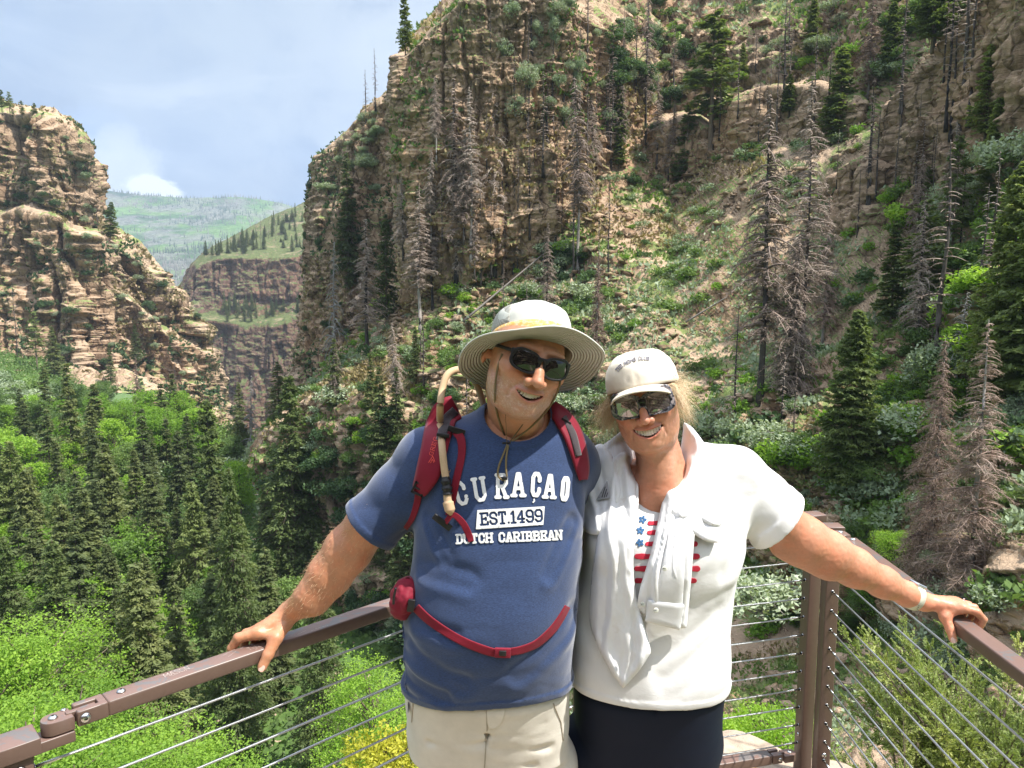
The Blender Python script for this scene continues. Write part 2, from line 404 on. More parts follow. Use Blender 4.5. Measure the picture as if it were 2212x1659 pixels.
# rock bands and outcrops that break through the slope
OUT = []
def outcrop(cols, seed, nu=150, nv=120, back=30, amp=.7, sc_=.7):
    c = [[(x + 20, yt - 6, d + back) for x, d, yt, yf in cols], [(x + 2, yt - 5, d + 3) for x, d, yt, yf in cols], [(x, yt, d) for x, d, yt, yf in cols], [(x, yt + (yf - yt) * .5, d - .4) for x, d, yt, yf in cols], [(x, yf, d - .9) for x, d, yt, yf in cols], [(x, yf + 60, d + 3) for x, d, yt, yf in cols]]
    o = landform('outcrop_terrain', c, nu, nv, M_cliff, amp=amp, scale=sc_, smooth=1, seed=seed)[0]; OUT.append(o)
outcrop([(1900,82,290,330),(1925,74,240,420),(1975,67,140,490),(2050,62,60,560),(2110,58,-20,620),(2180,53,-80,660),(2260,49,-120,690),(2420,45,-150,700)], 101, 260, 260, 35)
outcrop([(1520,108,300,315),(1560,103,245,335),(1620,99,212,352),(1680,97,200,362),(1760,93,195,352),(1850,88,215,335),(1900,87,262,300)], 111)
outcrop([(1775,82,425,440),(1800,79,390,478),(1840,75,370,495),(1885,73,368,498),(1930,72,388,480),(1950,72,430,450)], 121, 100, 90, 14)
outcrop([(1545,58,935,950),(1565,56,902,985),(1620,54,884,1020),(1700,51,888,1012),(1750,50,908,992),(1775,49,950,965)], 131, 150, 90, 10)
outcrop([(680,100,940,955),(700,97,906,985),(770,94,892,1015),(840,89,902,1025),(895,84,925,1010),(915,83,960,975)], 141, 150, 90, 14)
outcrop([(1900,38,1240,1260),(1930,36,1190,1330),(2000,34,1160,1380),(2100,31,1170,1420),(2250,28,1190,1450),(2420,26,1200,1450)], 151, 220, 150, 8, .5, .5)
outcrop([(1270,112,455,470),(1285,108,385,470),(1310,107,378,480),(1335,107,392,470),(1350,108,440,455)], 161, 60, 70, 6, .5, .5)
outcrop([(1385,116,330,345),(1400,112,290,400),(1430,110,268,420),(1480,108,262,400),(1530,106,285,370),(1550,106,330,345)], 171, 110, 90, 14)

# darker promontory behind it
ctrl = [
 [(700,430,240),(712,400,235),(720,380,225),(770,300,220),(820,240,215),(875,180,210),(930,150,200)],
 [(700,420,215),(690,385,190),(700,335,180),(745,300,176),(795,240,174),(875,185,168),(920,160,160)],
 [(705,520,215),(677,480,186),(684,480,173),(738,470,170),(800,450,168),(875,440,164),(920,440,160)],
 [(700,640,215),(660,620,185),(668,630,171),(725,630,168),(795,630,167),(875,620,163),(920,620,160)],
 [(690,800,215),(636,800,183),(648,800,168),(706,800,165),(785,800,165),(880,800,160),(920,800,158)],
 [(670,1000,212),(600,1000,180),(620,1000,165),(690,1000,162),(780,1000,160),(880,1000,158),(920,1000,155)],
 [(640,1250,205),(560,1250,170),(590,1250,155),(670,1250,152),(780,1250,150),(880,1250,150),(920,1250,150)],
]
promA, AG, AP, AN = landform('rock_promontory', ctrl, 200, 330, M_cliff, amp=.8, scale=1.1, smooth=1, seed=33)

# sunlit cliffs on the left
top = [(-420,200,300),(-200,230,290),(0,243,282),(60,252,280),(110,268,278),(160,300,280),(180,370,284),(196,465,288),(240,505,284),(285,535,290),(322,580,292),(345,625,296),(390,650,300),(412,690,306),(424,760,318),(440,840,345),(470,880,380)]
foot = [820,815,805,800,800,800,800,805,815,830,850,850,870,880,890,900,905]
ctrl = [[(x - 40, y - 4, d + 120) for x, y, d in top], [(x, y, d + 10) for x, y, d in top], [(x + 2, y + 12, d) for x, y, d in top],
        [(x + 4, y + (f - y) * .36, d - 3) for (x, y, d), f in zip(top, foot)], [(x + 5, y + (f - y) * .40, d - 13) for (x, y, d), f in zip(top, foot)],
        [(x + 8, y + (f - y) * .75, d - 16) for (x, y, d), f in zip(top, foot)], [(x + 10, f, d - 20) for (x, y, d), f in zip(top, foot)], [(x + 15, f + 60, d - 60) for (x, y, d), f in zip(top, foot)]]
cliffL, LG, LP, LN = landform('left_cliff', ctrl, 520, 380, M_left, amp=1.0, scale=2.1, smooth=1, seed=52, vert=.8, strata=.55, block=1.2, pillar=3.4)

# middle distance cliff and its wooded shoulder
X = [330, 392, 425, 470, 520, 580, 650, 720, 800]
ctrl = [[(x, y, 900) for x, y in zip(X, [640, 628, 575, 545, 515, 485, 452, 430, 410])],
        [(x, y, 820) for x, y in zip(X, [642, 630, 572, 540, 512, 480, 447, 425, 405])],
        [(x, y, 640) for x, y in zip(X, [646, 632, 580, 560, 556, 552, 548, 546, 544])],
        [(x, y, 632) for x, y in zip(X, [670, 660, 650, 640, 640, 650, 650, 650, 650])],
        [(x, y, 622) for x, y in zip(X, [690, 688, 690, 690, 690, 690, 680, 660, 640])],
        [(x, y, 600) for x, y in zip(X, [700, 700, 705, 705, 710, 705, 690, 670, 650])],
        [(x, y, 592) for x, y in zip(X, [820, 820, 815, 815, 820, 815, 810, 800, 800])],
        [(x, y, 575) for x, y in zip(X, [980, 980, 980, 980, 980, 980, 980, 980, 980])]]
cliffM, MG, MP, MN = landform('far_cliff', ctrl, 300, 330, M_far, amp=.55, scale=4.2, smooth=1, seed=61, strata=.5, pillar=1.2, block=.5)

# green mountain closing the valley
MX = [-300, 60, 150, 190, 260, 320, 400, 450, 520, 600, 660, 760, 900]
MY = [500, 420, 400, 404, 414, 421, 424, 423, 424, 440, 462, 500, 540]
ctrl = [[(x, y + 60, 5000) for x, y in zip(MX, MY)], [(x, y, 3600) for x, y in zip(MX, MY)], [(x, y + 60, 3100) for x, y in zip(MX, MY)], [(x, 560, 2300) for x in MX], [(x, 640, 1700) for x in MX], [(x, 720, 1300) for x in MX]]
mm = Mat('far_mountain'); g = mm.geo(); pos = g.outputs['Position']
a = mm.noise(mm.mapping(pos, (.0035, .0035, .006)), 1.0, 8, .62); b = mm.noise(mm.mapping(pos, (.05, .05, .02)), 1.0, 5, .7)
c = mm.ramp(a, [(.36, (.035, .065, .035)), (.47, (.065, .13, .045)), (.55, (.12, .21, .06)), (.66, (.14, .17, .10))])
gw = mm.ramp(mm.noise(mm.mapping(pos, (.006, .006, .004)), 1.0, 5, .6), [(.46, 0.0), (.56, 1.0)])
gs = mm.mix(b, (.10, .10, .09), (.26, .25, .24)); c = mm.mix(mm.math('MULTIPLY', gw, .75), c, gs)
c = mm.mix(.8, c, mm.ramp(b, [(.3, .45), (.65, 1.2)]), 'MULTIPLY')
mm.col(c); mm.set(Roughness=1.0, Specular_IOR_Level=0.0); mm.bump(b, .8, 12.0)
G = densify(ctrl, 260, 200, 1); P = W(G[..., 0], G[..., 1], G[..., 2])
P = P + fbm(P * .0022, 5, 71)[..., None] * [0, 60, 38] + fbm(P * .02, 2, 73)[..., None] * [0, 0, 5]
i = np.arange(199)[:, None] * 260; j = np.arange(259)[None]
mtn = mesh_np('mountain', P.reshape(-1, 3), np.stack([i + j, i + j + 1, i + 260 + j + 1, i + 260 + j], -1).reshape(-1, 4)[:, ::-1], mm.m)
tag(mtn, kind='structure')
def mark(o, name):
    o.name = name; o['kind'] = 'structure'
for o, nme in ((hill, 'hillside'), (cliffB, 'cliff_terrain'), (promA, 'promontory_terrain'), (cliffL, 'canyon_wall'), (cliffM, 'canyon_wall_beyond')): mark(o, nme)
for o in OUT: mark(o, 'outcrop_terrain')

# valley floor
nx, ny = 300, 320
gx = np.linspace(-330, 160, nx); gy = np.linspace(0, 1, ny) ** 1.6 * 620 + 12
XX, YY = np.meshgrid(gx, gy)
bank = 9 * sstep(-30, -110, XX) * sstep(60, 160, YY) + 12 * sstep(-100, -190, XX) * sstep(120, 260, YY)
ZZ = -37 + bank + 3.0 * fbm(np.stack([XX * .02, YY * .02, XX * 0], -1), 4, 81) + .6 * fbm(np.stack([XX * .2, YY * .2, XX * 0], -1), 3, 82)
ZZ -= (.5 * np.maximum(YY - 170, 0) + .3 * np.maximum(YY - 230, 0)) * sstep(-.62, -.40, XX / YY) + .2 * np.maximum(YY - 300, 0)
P = np.stack([XX, YY, ZZ], -1); i = np.arange(ny - 1)[:, None] * nx; j = np.arange(nx - 1)[None]
floor = mesh_np('valley_floor', P.reshape(-1, 3), np.stack([i + j, i + j + 1, i + nx + j + 1, i + nx + j], -1).reshape(-1, 4), M_floor)
tag(floor, kind='structure')
def floor_z(x, y):
    a = np.clip(np.searchsorted(gx, x) - 1, 0, nx - 2); b = np.clip(np.searchsorted(gy, y) - 1, 0, ny - 2)
    return float(ZZ[b, a])
gm = MB(); gm.add([(-9000, -9000, -150), (9000, -9000, -150), (9000, 9000, -150), (-9000, 9000, -150)], [[0, 1, 2, 3]])
tag(gm.build('ground', M_floor, smooth=False), kind='structure')
# ============================================================= plants
def leaf_mat(name, cols, transl=.35, var=.5, rough=.6):
    m = Mat(name); g = m.geo(); oi = m.n('ShaderNodeObjectInfo')
    n = m.noise(g.outputs['Position'], .9, 3, .7)
    r = m.math('ADD', m.math('MULTIPLY', n, 1 - var * .5), m.math('MULTIPLY', m.math('SUBTRACT', oi.outputs['Random'], .5), var * .55))
    c = m.ramp(r, [(.30, cols[0]), (.5, cols[1]), (.70, cols[2])])
    m.col(c); m.set(Roughness=rough, Specular_IOR_Level=.25)
    tr = m.n('ShaderNodeBsdfTranslucent'); m.l(m.mix(1, c, (1.25, 1.3, .55), 'MULTIPLY'), tr.inputs['Color'])
    ms = m.n('ShaderNodeMixShader'); ms.inputs[0].default_value = transl
    m.l(m.b.outputs[0], ms.inputs[1]); m.l(tr.outputs[0], ms.inputs[2]); m.l(ms.outputs[0], m.out.inputs['Surface'])
    return m.m
def wood_mat(name, a, b, sc_=6.0):
    m = Mat(name); n = m.noise(m.mapping(m.obj(), (1, 1, .25)), sc_ * 8, 5, .7); o = m.n('ShaderNodeObjectInfo')
    m.col(m.ramp(m.math('ADD', n, m.math('MULTIPLY', m.math('SUBTRACT', o.outputs['Random'], .5), .25)), [(.35, a), (.65, b)])); m.set(Roughness=.9); return m.m
L_SPRUCE = leaf_mat('spruce_needles', ((.095, .125, .048), (.165, .195, .070), (.27, .285, .105)), .35)
L_FIR = leaf_mat('fir_needles', ((.11, .15, .050), (.19, .235, .078), (.31, .34, .12)), .4)
L_PALE = leaf_mat('pale_leaves', ((.23, .29, .18), (.36, .42, .28), (.50, .55, .42)), .25)
L_GREEN = leaf_mat('green_leaves', ((.095, .155, .050), (.165, .25, .072), (.26, .34, .11)), .4)
L_LIME = leaf_mat('lime_leaves', ((.150, .270, .037), (.255, .405, .053), (.405, .555, .083)), .45)
L_DARK = leaf_mat('dark_leaves', ((.053, .098, .042), (.090, .150, .060), (.150, .210, .090)), .35)
L_DRY = leaf_mat('dry_growth', ((.20, .16, .08), (.30, .24, .12), (.38, .30, .17)), .2)
L_YEL = leaf_mat('yellow_leaves', ((.28, .30, .03), (.46, .44, .05), (.58, .54, .09)), .4)
L_DEAD = leaf_mat('dead_twigs', ((.22, .165, .135), (.34, .27, .225), (.50, .43, .38)), .05)
L_RUST = leaf_mat('rust_twigs', ((.20, .135, .105), (.30, .215, .17), (.42, .33, .28)), .05)
L_SILV = leaf_mat('silver_twigs', ((.25, .24, .235), (.36, .345, .33), (.48, .47, .45)), .05)
B_BARK = wood_mat('conifer_bark', (.10, .075, .055), (.19, .145, .11))
B_BURNT = wood_mat('burnt_bark', (.018, .016, .015), (.09, .075, .065))
B_GREY = wood_mat('grey_wood', (.15, .13, .115), (.33, .30, .27))
def quads(c, u, v):
    """leaf quads: centres c, half axes u and v, all (n,3)"""
    n = len(c); P = np.stack([c - u, c - v * .9 + u * .1, c + u, c + v], 1).reshape(-1, 3)
    return P, np.arange(4 * n).reshape(-1, 4)
def unit(a): return a / (np.linalg.norm(a, axis=-1, keepdims=True) + 1e-9)
def trunk_mesh(name, r0, mat, lean=0, h=1.0, rg=None, k=7):
    rg = rg or random.Random(1); z = np.linspace(-.03, h, 14); b = MB()
    x = lean * z ** 2 + .004 * np.sin(z * 9 + rg.random() * 6); y = .004 * np.sin(z * 7 + rg.random() * 6)
    b.tube(np.stack([x, y, z], -1), r0 * np.clip(1.12 - z, .06, 1.2) ** .9 + r0 * .5 * np.exp(-np.clip(z, 0, 1) * 40), k)
    return b.build(name, mat, link=False)
def conifer(seed, spread=.17, bare=.10, nlev=46, per=6, dens=1.0, leaf=.0115, mat=None, bark=None, gaps=.12, shape=.85, droop=.35, r0=.012, lf=1.0):
    g = np.random.default_rng(seed); C = []; U = []; Vv = []; tw = MB()
    for li in range(nlev):
        t = bare + (1 - bare) * (li + g.uniform(-.4, .4)) / nlev; t = min(max(t, bare), .985)
        for b in range(per):
            if g.random() < gaps: continue
            az = g.uniform(0, 2 * math.pi); rel = (1 - (t - bare) / (1 - bare)); low = min(1, .55 + (t - bare) * 4)
            L = spread * (rel ** shape) * low * g.uniform(.62, 1.12) + .012
            n = max(3, int(dens * (10 + 300 * L)))
            s = np.sort(g.uniform(.12, 1, n)) ** .8; d = np.array([math.cos(az), math.sin(az), 0]); lat = np.array([-d[1], d[0], 0])
            rise = g.uniform(.05, .45) if t > .75 else g.uniform(-.25, .15)
            zc = t + L * (rise * s - droop * s ** 2 * g.uniform(.5, 1.2) + .12 * s ** 3)
            w = L * .30 * np.sin(np.pi * np.clip(s, .08, 1) ** .8) + .004
            off = g.uniform(-1, 1, n) * w
            c = d * (s * L)[:, None] + lat * off[:, None]; c[:, 2] = zc - .25 * np.abs(off) + g.normal(0, .0035, n)
            du = d * .8 + lat * (np.sign(off) * .75)[:, None] + g.normal(0, .35, (n, 3)); du[:, 2] -= .25; du = unit(du)
            dv = unit(np.cross(du, [0, 0, 1.0] + g.normal(0, .55, (n, 3))))
            sz = leaf * g.uniform(.6, 1.35, n)[:, None]
            C.append(c); U.append(du * sz * 1.35 * lf); Vv.append(dv * sz * .55)
            if L > .05 and g.random() < .5:
                q = np.array([0, .5, .9]); P = d * (q * L)[:, None]; P[:, 2] = t + L * (rise * q - droop * q ** 2)
                tw.tube(P, [.0022, .0014, .0005], 3, cap=False)
    P, F = quads(np.concatenate(C), np.concatenate(U), np.concatenate(Vv))
    crown = mesh_np('crown', P, F, mat, smooth=False, link=False)
    k = MB(); z = np.linspace(-.04, 1, 12); k.tube(np.stack([z * 0, z * 0, z], -1), r0 * np.clip(1.05 - z, .03, 1) ** .9 + r0 * .4 * np.exp(-np.clip(z, 0, 1) * 30), 7)
    for a in tw.v: pass
    k.v += tw.v; k.f4 += [f + k.n for f in tw.f4]; k.n += tw.n
    return k.build('trunk', bark, link=False), crown
def dead_tree(seed, spread=.13, bare=.2, nb=150, twigs=26, mat=None, bark=None, r0=.009, curl=.25, lean=0, th=.0016, shape=.8, clump=None):
    g = np.random.default_rng(seed); k = MB(); z = np.linspace(-.04, 1, 16)
    bend = lean * z ** 2 + .006 * np.sin(z * 8 + seed)
    k.tube(np.stack([bend, z * 0, z], -1), r0 * np.clip(1.05 - z, .05, 1) ** .85 + r0 * .4 * np.exp(-np.clip(z, 0, 1) * 30), 6)
    C = []; U = []; Vv = []; b = MB()
    for i in range(nb):
        t = bare + (1 - bare) * (i + g.random()) / nb; t = min(t, .985); az = g.uniform(0, 6.283); rel = (1 - (t - bare) / (1 - bare))
        L = spread * (rel ** shape) * min(1, .5 + (t - bare) * 5) * g.uniform(.35, 1.1) + .01
        d = np.array([math.cos(az), math.sin(az), 0]); lat = np.array([-d[1], d[0], 0]); up = g.uniform(-.1, .3)
        q = np.linspace(0, 1, 6); cv = g.uniform(.6, 1.5) * curl
        P = d * (q * L)[:, None] + lat * (L * .12 * np.sin(q * 3 + g.uniform(0, 6)))[:, None]; P[:, 2] = t + L * (up * q + cv * (q - 2.2 * q ** 2)); P[:, 0] += lean * t * t
        b.tube(P, th * (1.25 - q) * (1 + L * 4), 3, cap=False)
        n = int(twigs * (L / spread) * g.uniform(.6, 1.4)) + 2; s = g.uniform(.15, 1, n); ii = np.clip((s * 5).astype(int), 0, 4); f = (s * 5 - ii)[:, None]
        c = P[ii] * (1 - f) + P[ii + 1] * f; ln = L * g.uniform(.12, .38, n)[:, None] * (1.1 - s[:, None] * .5)
        du = unit(d * .6 + lat * g.choice([-1, 1], n)[:, None] * .8 + g.normal(0, .35, (n, 3)) + [0, 0, -.45]); dv = unit(np.cross(du, g.normal(0, 1, (n, 3))))
        C.append(c + du * ln * .5); U.append(du * ln * .5); Vv.append(dv * (th * .42))
        m = n * 2; jj = g.integers(0, n, m); c2 = c[jj] + du[jj] * ln[jj] * g.uniform(.3, 1, (m, 1)); l2 = ln[jj] * .35
        e = unit(du[jj] + g.normal(0, .8, (m, 3))); C.append(c2 + e * l2 * .5); U.append(e * l2 * .5); Vv.append(unit(np.cross(e, g.normal(0, 1, (m, 3)))) * (th * .34))
    P, F = quads(np.concatenate(C), np.concatenate(U), np.concatenate(Vv))
    b.add(P, F); crown = b.build('branches', mat, smooth=False, link=False)
    return k.build('trunk', bark, link=False), crown
def bushy(seed, lobes=9, n=2600, leaf=.075, mat=None, bark=None, flat=.75, stems=7, rad=.42, tall=.55, up=.25, sphere=.62):
    """crown about 1 m in radius standing on z = 0"""
    g = np.random.default_rng(seed); k = MB(); C = []; U = []; Vv = []
    for i in range(lobes):
        az = g.uniform(0, 6.283); rr = g.uniform(.1, 1 - rad * .8) if i else 0; cz = tall * g.uniform(.45, 1.55) * flat
        ce = np.array([rr * math.cos(az), rr * math.sin(az), cz]); R_ = rad * g.uniform(.65, 1.15)
        q = np.linspace(0, 1, 5)[:, None]; P = q * ce + q * (1 - q) * g.normal(0, .15, 3); k.tube(P, .028 * (1.2 - q[:, 0]), 4, cap=False)
        m = n // lobes; d = unit(g.normal(0, 1, (m, 3))); rad_ = R_ * (sphere + (1.08 - sphere) * g.random(m) ** .6) * (1 + .22 * vnoise(d * 2.2 + i * 5, seed))
        for _ in range(3):
            e = unit(g.normal(0, 1, 3)); k.tube(np.stack([ce * .8, ce + e * R_ * .8]), [.014, .004], 3, cap=False)
        c = ce + d * rad_[:, None] * [1, 1, flat]; keep = vnoise(c * 4.5 + 3.3, seed + 2) > -.38; c = c[keep]; d = d[keep]; m = len(c)
        du = unit(g.normal(0, 1, (m, 3)) + d * .5 + [0, 0, up]); dv = unit(np.cross(du, d + g.normal(0, .7, (m, 3))))
        sz = leaf * g.uniform(.55, 1.3, m)[:, None]; C.append(c); U.append(du * sz * .8); Vv.append(dv * sz * .45)
    P, F = quads(np.concatenate(C), np.concatenate(U), np.concatenate(Vv))
    return k.build('stems', bark, link=False), mesh_np('foliage', P, F, mat, smooth=False, link=False)
def broadleaf(seed, mat, n=9000, leaf=.021, lobes=26, width=.34):
    g = np.random.default_rng(seed); k = MB(); C = []; U = []; Vv = []
    z = np.linspace(-.03, .75, 9); k.tube(np.stack([.02 * np.sin(z * 7), z * 0, z], -1), .016 * (1.1 - z), 6)
    for i in range(lobes):
        cz = g.uniform(.28, .95); az = g.uniform(0, 6.283); rr = width * math.sin(math.pi * min(1, (cz - .1) / .95)) ** .7 * g.uniform(.2, .85)
        ce = np.array([rr * math.cos(az), rr * math.sin(az), cz]); R_ = g.uniform(.075, .14)
        base = np.array([0, 0, max(.12, cz - .22)]); q = np.linspace(0, 1, 4)[:, None]; k.tube(base + q * (ce - base), .006 * (1.3 - q[:, 0]), 4, cap=False)
        m = n // lobes; d = unit(g.normal(0, 1, (m, 3))); r_ = R_ * (.45 + .65 * g.random(m) ** .6) * (1 + .3 * vnoise(d * 2.5 + i * 4, seed))
        c = ce + d * r_[:, None] * [1.1, 1.1, .8]
        keep = vnoise(c * 14, seed + 1) > -.4; c = c[keep]; d = d[keep]; m = len(c)
        du = unit(g.normal(0, 1, (m, 3)) + d * .6); dv = unit(np.cross(du, [0, 0, 1.0] + g.normal(0, .8, (m, 3)))); sz = leaf * g.uniform(.5, 1.2, m)[:, None]
        C.append(c); U.append(du * sz * .75); Vv.append(dv * sz * .45)
    P, F = quads(np.concatenate(C), np.concatenate(U), np.concatenate(Vv))
    return k.build('trunk', B_BARK, link=False), mesh_np('crown', P, F, mat, smooth=False, link=False)

PR = {}
for s in range(3):
    PR['spruce', s] = conifer(100 + s, .18, .06, 46, 6, 1.0, .0100, L_SPRUCE, B_BARK, shape=.9)
    PR['fir', s] = conifer(110 + s, .20, .12, 44, 6, 1.1, .0125, L_FIR, B_BARK, gaps=.2, shape=.75, droop=.2)
    PR['thin', s] = conifer(120 + s, .15, .3, 34, 4, 1.0, .012, L_FIR, B_BARK, gaps=.35, shape=.6, droop=.15)
    PR['rust', s] = dead_tree(140 + s, .17, .08, 230, 50, L_RUST, B_GREY, curl=.3, r0=.012, th=.0036)
    PR['snag', s] = dead_tree(150 + s, .085, .3, 44, 8, L_DEAD, B_BURNT, r0=.011, th=.0030)
    PR['silver', s] = dead_tree(160 + s, .17, .12, 90, 12, L_SILV, B_GREY, curl=.55, lean=.04, r0=.012, th=.0036)
    PR['pale', s] = bushy(170 + s, 9, 2600, .062, L_PALE, B_GREY, sphere=.35, up=.9)
    PR['lime', s] = bushy(180 + s, 9, 2200, .085, L_LIME, B_BARK)
    PR['green', s] = bushy(190 + s, 10, 2400, .082, L_GREEN, B_BARK)
    PR['dark', s] = bushy(200 + s, 10, 2200, .085, L_DARK, B_BARK)
    PR['leafy', s] = broadleaf(210 + s, L_LIME)
    PR['aspen', s] = broadleaf(220 + s, L_GREEN)
    PR['bright_leafy', s] = broadleaf(225 + s, L_LIME, 30000, .0105, 60, .36)
for s in range(6):
    q = random.Random(40 + s); PR['dead', s] = dead_tree(130 + s, q.uniform(.12, .19), q.uniform(.15, .36), q.choice([180, 220, 270]), q.choice([45, 60, 80]), L_DEAD, B_BURNT if s % 3 else B_GREY, r0=q.uniform(.010, .014), th=q.uniform(.0026, .0036), curl=q.uniform(.15, .5), lean=q.uniform(-.05, .05), shape=q.uniform(.55, 1.0))
for s in range(3, 6): PR['spruce', s] = conifer(500 + s, random.Random(s).uniform(.15, .24), .04, 46, 6, 1.0, .0100, L_SPRUCE, B_BARK, gaps=.22, shape=random.Random(s).uniform(.75, 1.05), droop=.4)
PR['big_spruce', 0] = conifer(300, .26, .03, 80, 8, 1.5, .0070, L_SPRUCE, B_BARK, gaps=.22, droop=.45)
PR['big_spruce', 1] = conifer(301, .24, .10, 72, 8, 1.3, .0068, L_FIR, B_BARK, gaps=.34, droop=.4)
PR['big_fir', 0] = conifer(302, .22, .12, 60, 9, 1.7, .0088, L_FIR, B_BARK, gaps=.25, droop=.15, shape=.7)
PR['big_rust', 0] = dead_tree(303, .21, .04, 420, 110, L_RUST, B_GREY, curl=.28, r0=.013, th=.0018)
PR['big_rust', 1] = dead_tree(304, .17, .06, 340, 90, L_RUST, B_GREY, curl=.25, r0=.012, th=.0018)
for s in range(3): PR['bushy_fine', s] = bushy(400 + s, 16, 14000, .028, L_GREEN if s < 2 else L_LIME, B_BARK)
PR['yellow', 0] = bushy(305, 14, 6000, .045, L_YEL, B_BARK)

bpy.context.view_layer.update()
TERR = [hill, *OUT, cliffB, promA, cliffL, cliffM, floor, mtn]
CAMV = Vector((0, 0, CAM_H))
def project(P):
    yw = P[:, 1] * math.cos(PITCH) - (P[:, 2] - CAM_H) * math.sin(PITCH); zw = P[:, 1] * math.sin(PITCH) + (P[:, 2] - CAM_H) * math.cos(PITCH)
    return 1106 + FP * P[:, 0] / yw, 829.5 - FP * zw / yw, yw
CELL = 4.0; BX, BY = -400, -700; BW, BH = 760, 720
def depth_index(o):
    me = o.data; n = len(me.vertices); P = np.empty(n * 3, np.float32); me.vertices.foreach_get('co', P); P = P.reshape(-1, 3)
    Nn = np.empty(n * 3, np.float32); me.vertex_normals.foreach_get('vector', Nn); Nn = Nn.reshape(-1, 3)
    x, y, d = project(P); i = ((y - BY) / CELL).astype(int); j = ((x - BX) / CELL).astype(int)
    ok = (i >= 0) & (i < BH) & (j >= 0) & (j < BW) & (d > 1); idx = np.nonzero(ok)[0]; idx = idx[np.argsort(-d[idx])]
    buf = np.full((BH, BW), -1, np.int64); buf[i[idx], j[idx]] = idx
    for _ in range(6):
        for sh in ((0, 1), (0, -1), (1, 0), (-1, 0)):
            r = np.roll(buf, sh, (0, 1)); m = (buf < 0) & (r >= 0)
            if _ < 2 or o in (floor,): buf[m] = r[m]
    return buf, P, Nn
INDEX = {o.name: depth_index(o) for o in TERR}
def hit(x, y, objs=None):
    i = int((y - BY) / CELL); j = int((x - BX) / CELL); best = None
    if not (0 <= i < BH and 0 <= j < BW): return None
    for o in objs or TERR:
        buf, P, Nn = INDEX[o.name]; k = buf[i, j]
        if k >= 0:
            p = P[k]; dd = float(p[1])
            if best is None or dd < best[0]: best = (dd, Vector(p.tolist()), Vector(Nn[k].tolist()), o)
    return best
def plant(kind, v, loc, h, wide, name, label, cat, group=None, rz=None, lean=0):
    low, high = PR[kind, v]
    o = empty(name, loc, label, cat, group); o.rotation_euler = (lean * .5, lean, random.uniform(0, 6.28) if rz is None else rz); o.scale = (wide, wide, h)
    put(low.name.split('.')[0], low, o); put(high.name.split('.')[0], high, o)
    return o
CATS = {'spruce': ('spruce_tree', 'spruce tree'), 'fir': ('fir_tree', 'fir tree'), 'thin': ('fir_tree', 'fir tree'), 'dead': ('dead_tree', 'dead tree'), 'rust': ('dead_tree', 'dead tree'), 'snag': ('dead_tree', 'dead tree'),
        'silver': ('dead_tree', 'dead tree'), 'pale': ('sagebrush', 'sagebrush'), 'lime': ('bush', 'bush'), 'green': ('leafy_bush', 'leafy bush'), 'dark': ('shrub', 'shrub'), 'leafy': ('broadleaf_tree', 'tree'), 'aspen': ('broadleaf_tree', 'tree'),
        'bright_leafy': ('broadleaf_tree', 'tree'), 'big_spruce': ('spruce_tree', 'spruce tree'), 'big_fir': ('fir_tree', 'fir tree'), 'big_rust': ('dead_tree', 'dead tree'), 'bushy_fine': ('leafy_bush', 'leafy bush'), 'yellow': ('flowering_bush', 'flowering bush')}
def tree_px(kind, x, yt, yb, label, wf=1.0, group=None, d=None, v=None, lean=0, objs=None):
    """a plant whose foot and tip show at (x, yb) and (x, yt)"""
    if d is None:
        h_ = hit(x, yb, objs)
        if h_ is None: return None
        loc = h_[1]
    else: loc = V(x, yb, d)
    top = V(x, yt, loc.y); h = max(.5, top.z - loc.z) / math.cos(lean)
    vs = [a[1] for a in PR if a[0] == kind]; v = random.choice(vs) if v is None else v
    nm, cat = CATS[kind]
    return plant(kind, v, loc, h, h * wf, nm, label, cat, group, lean=lean)
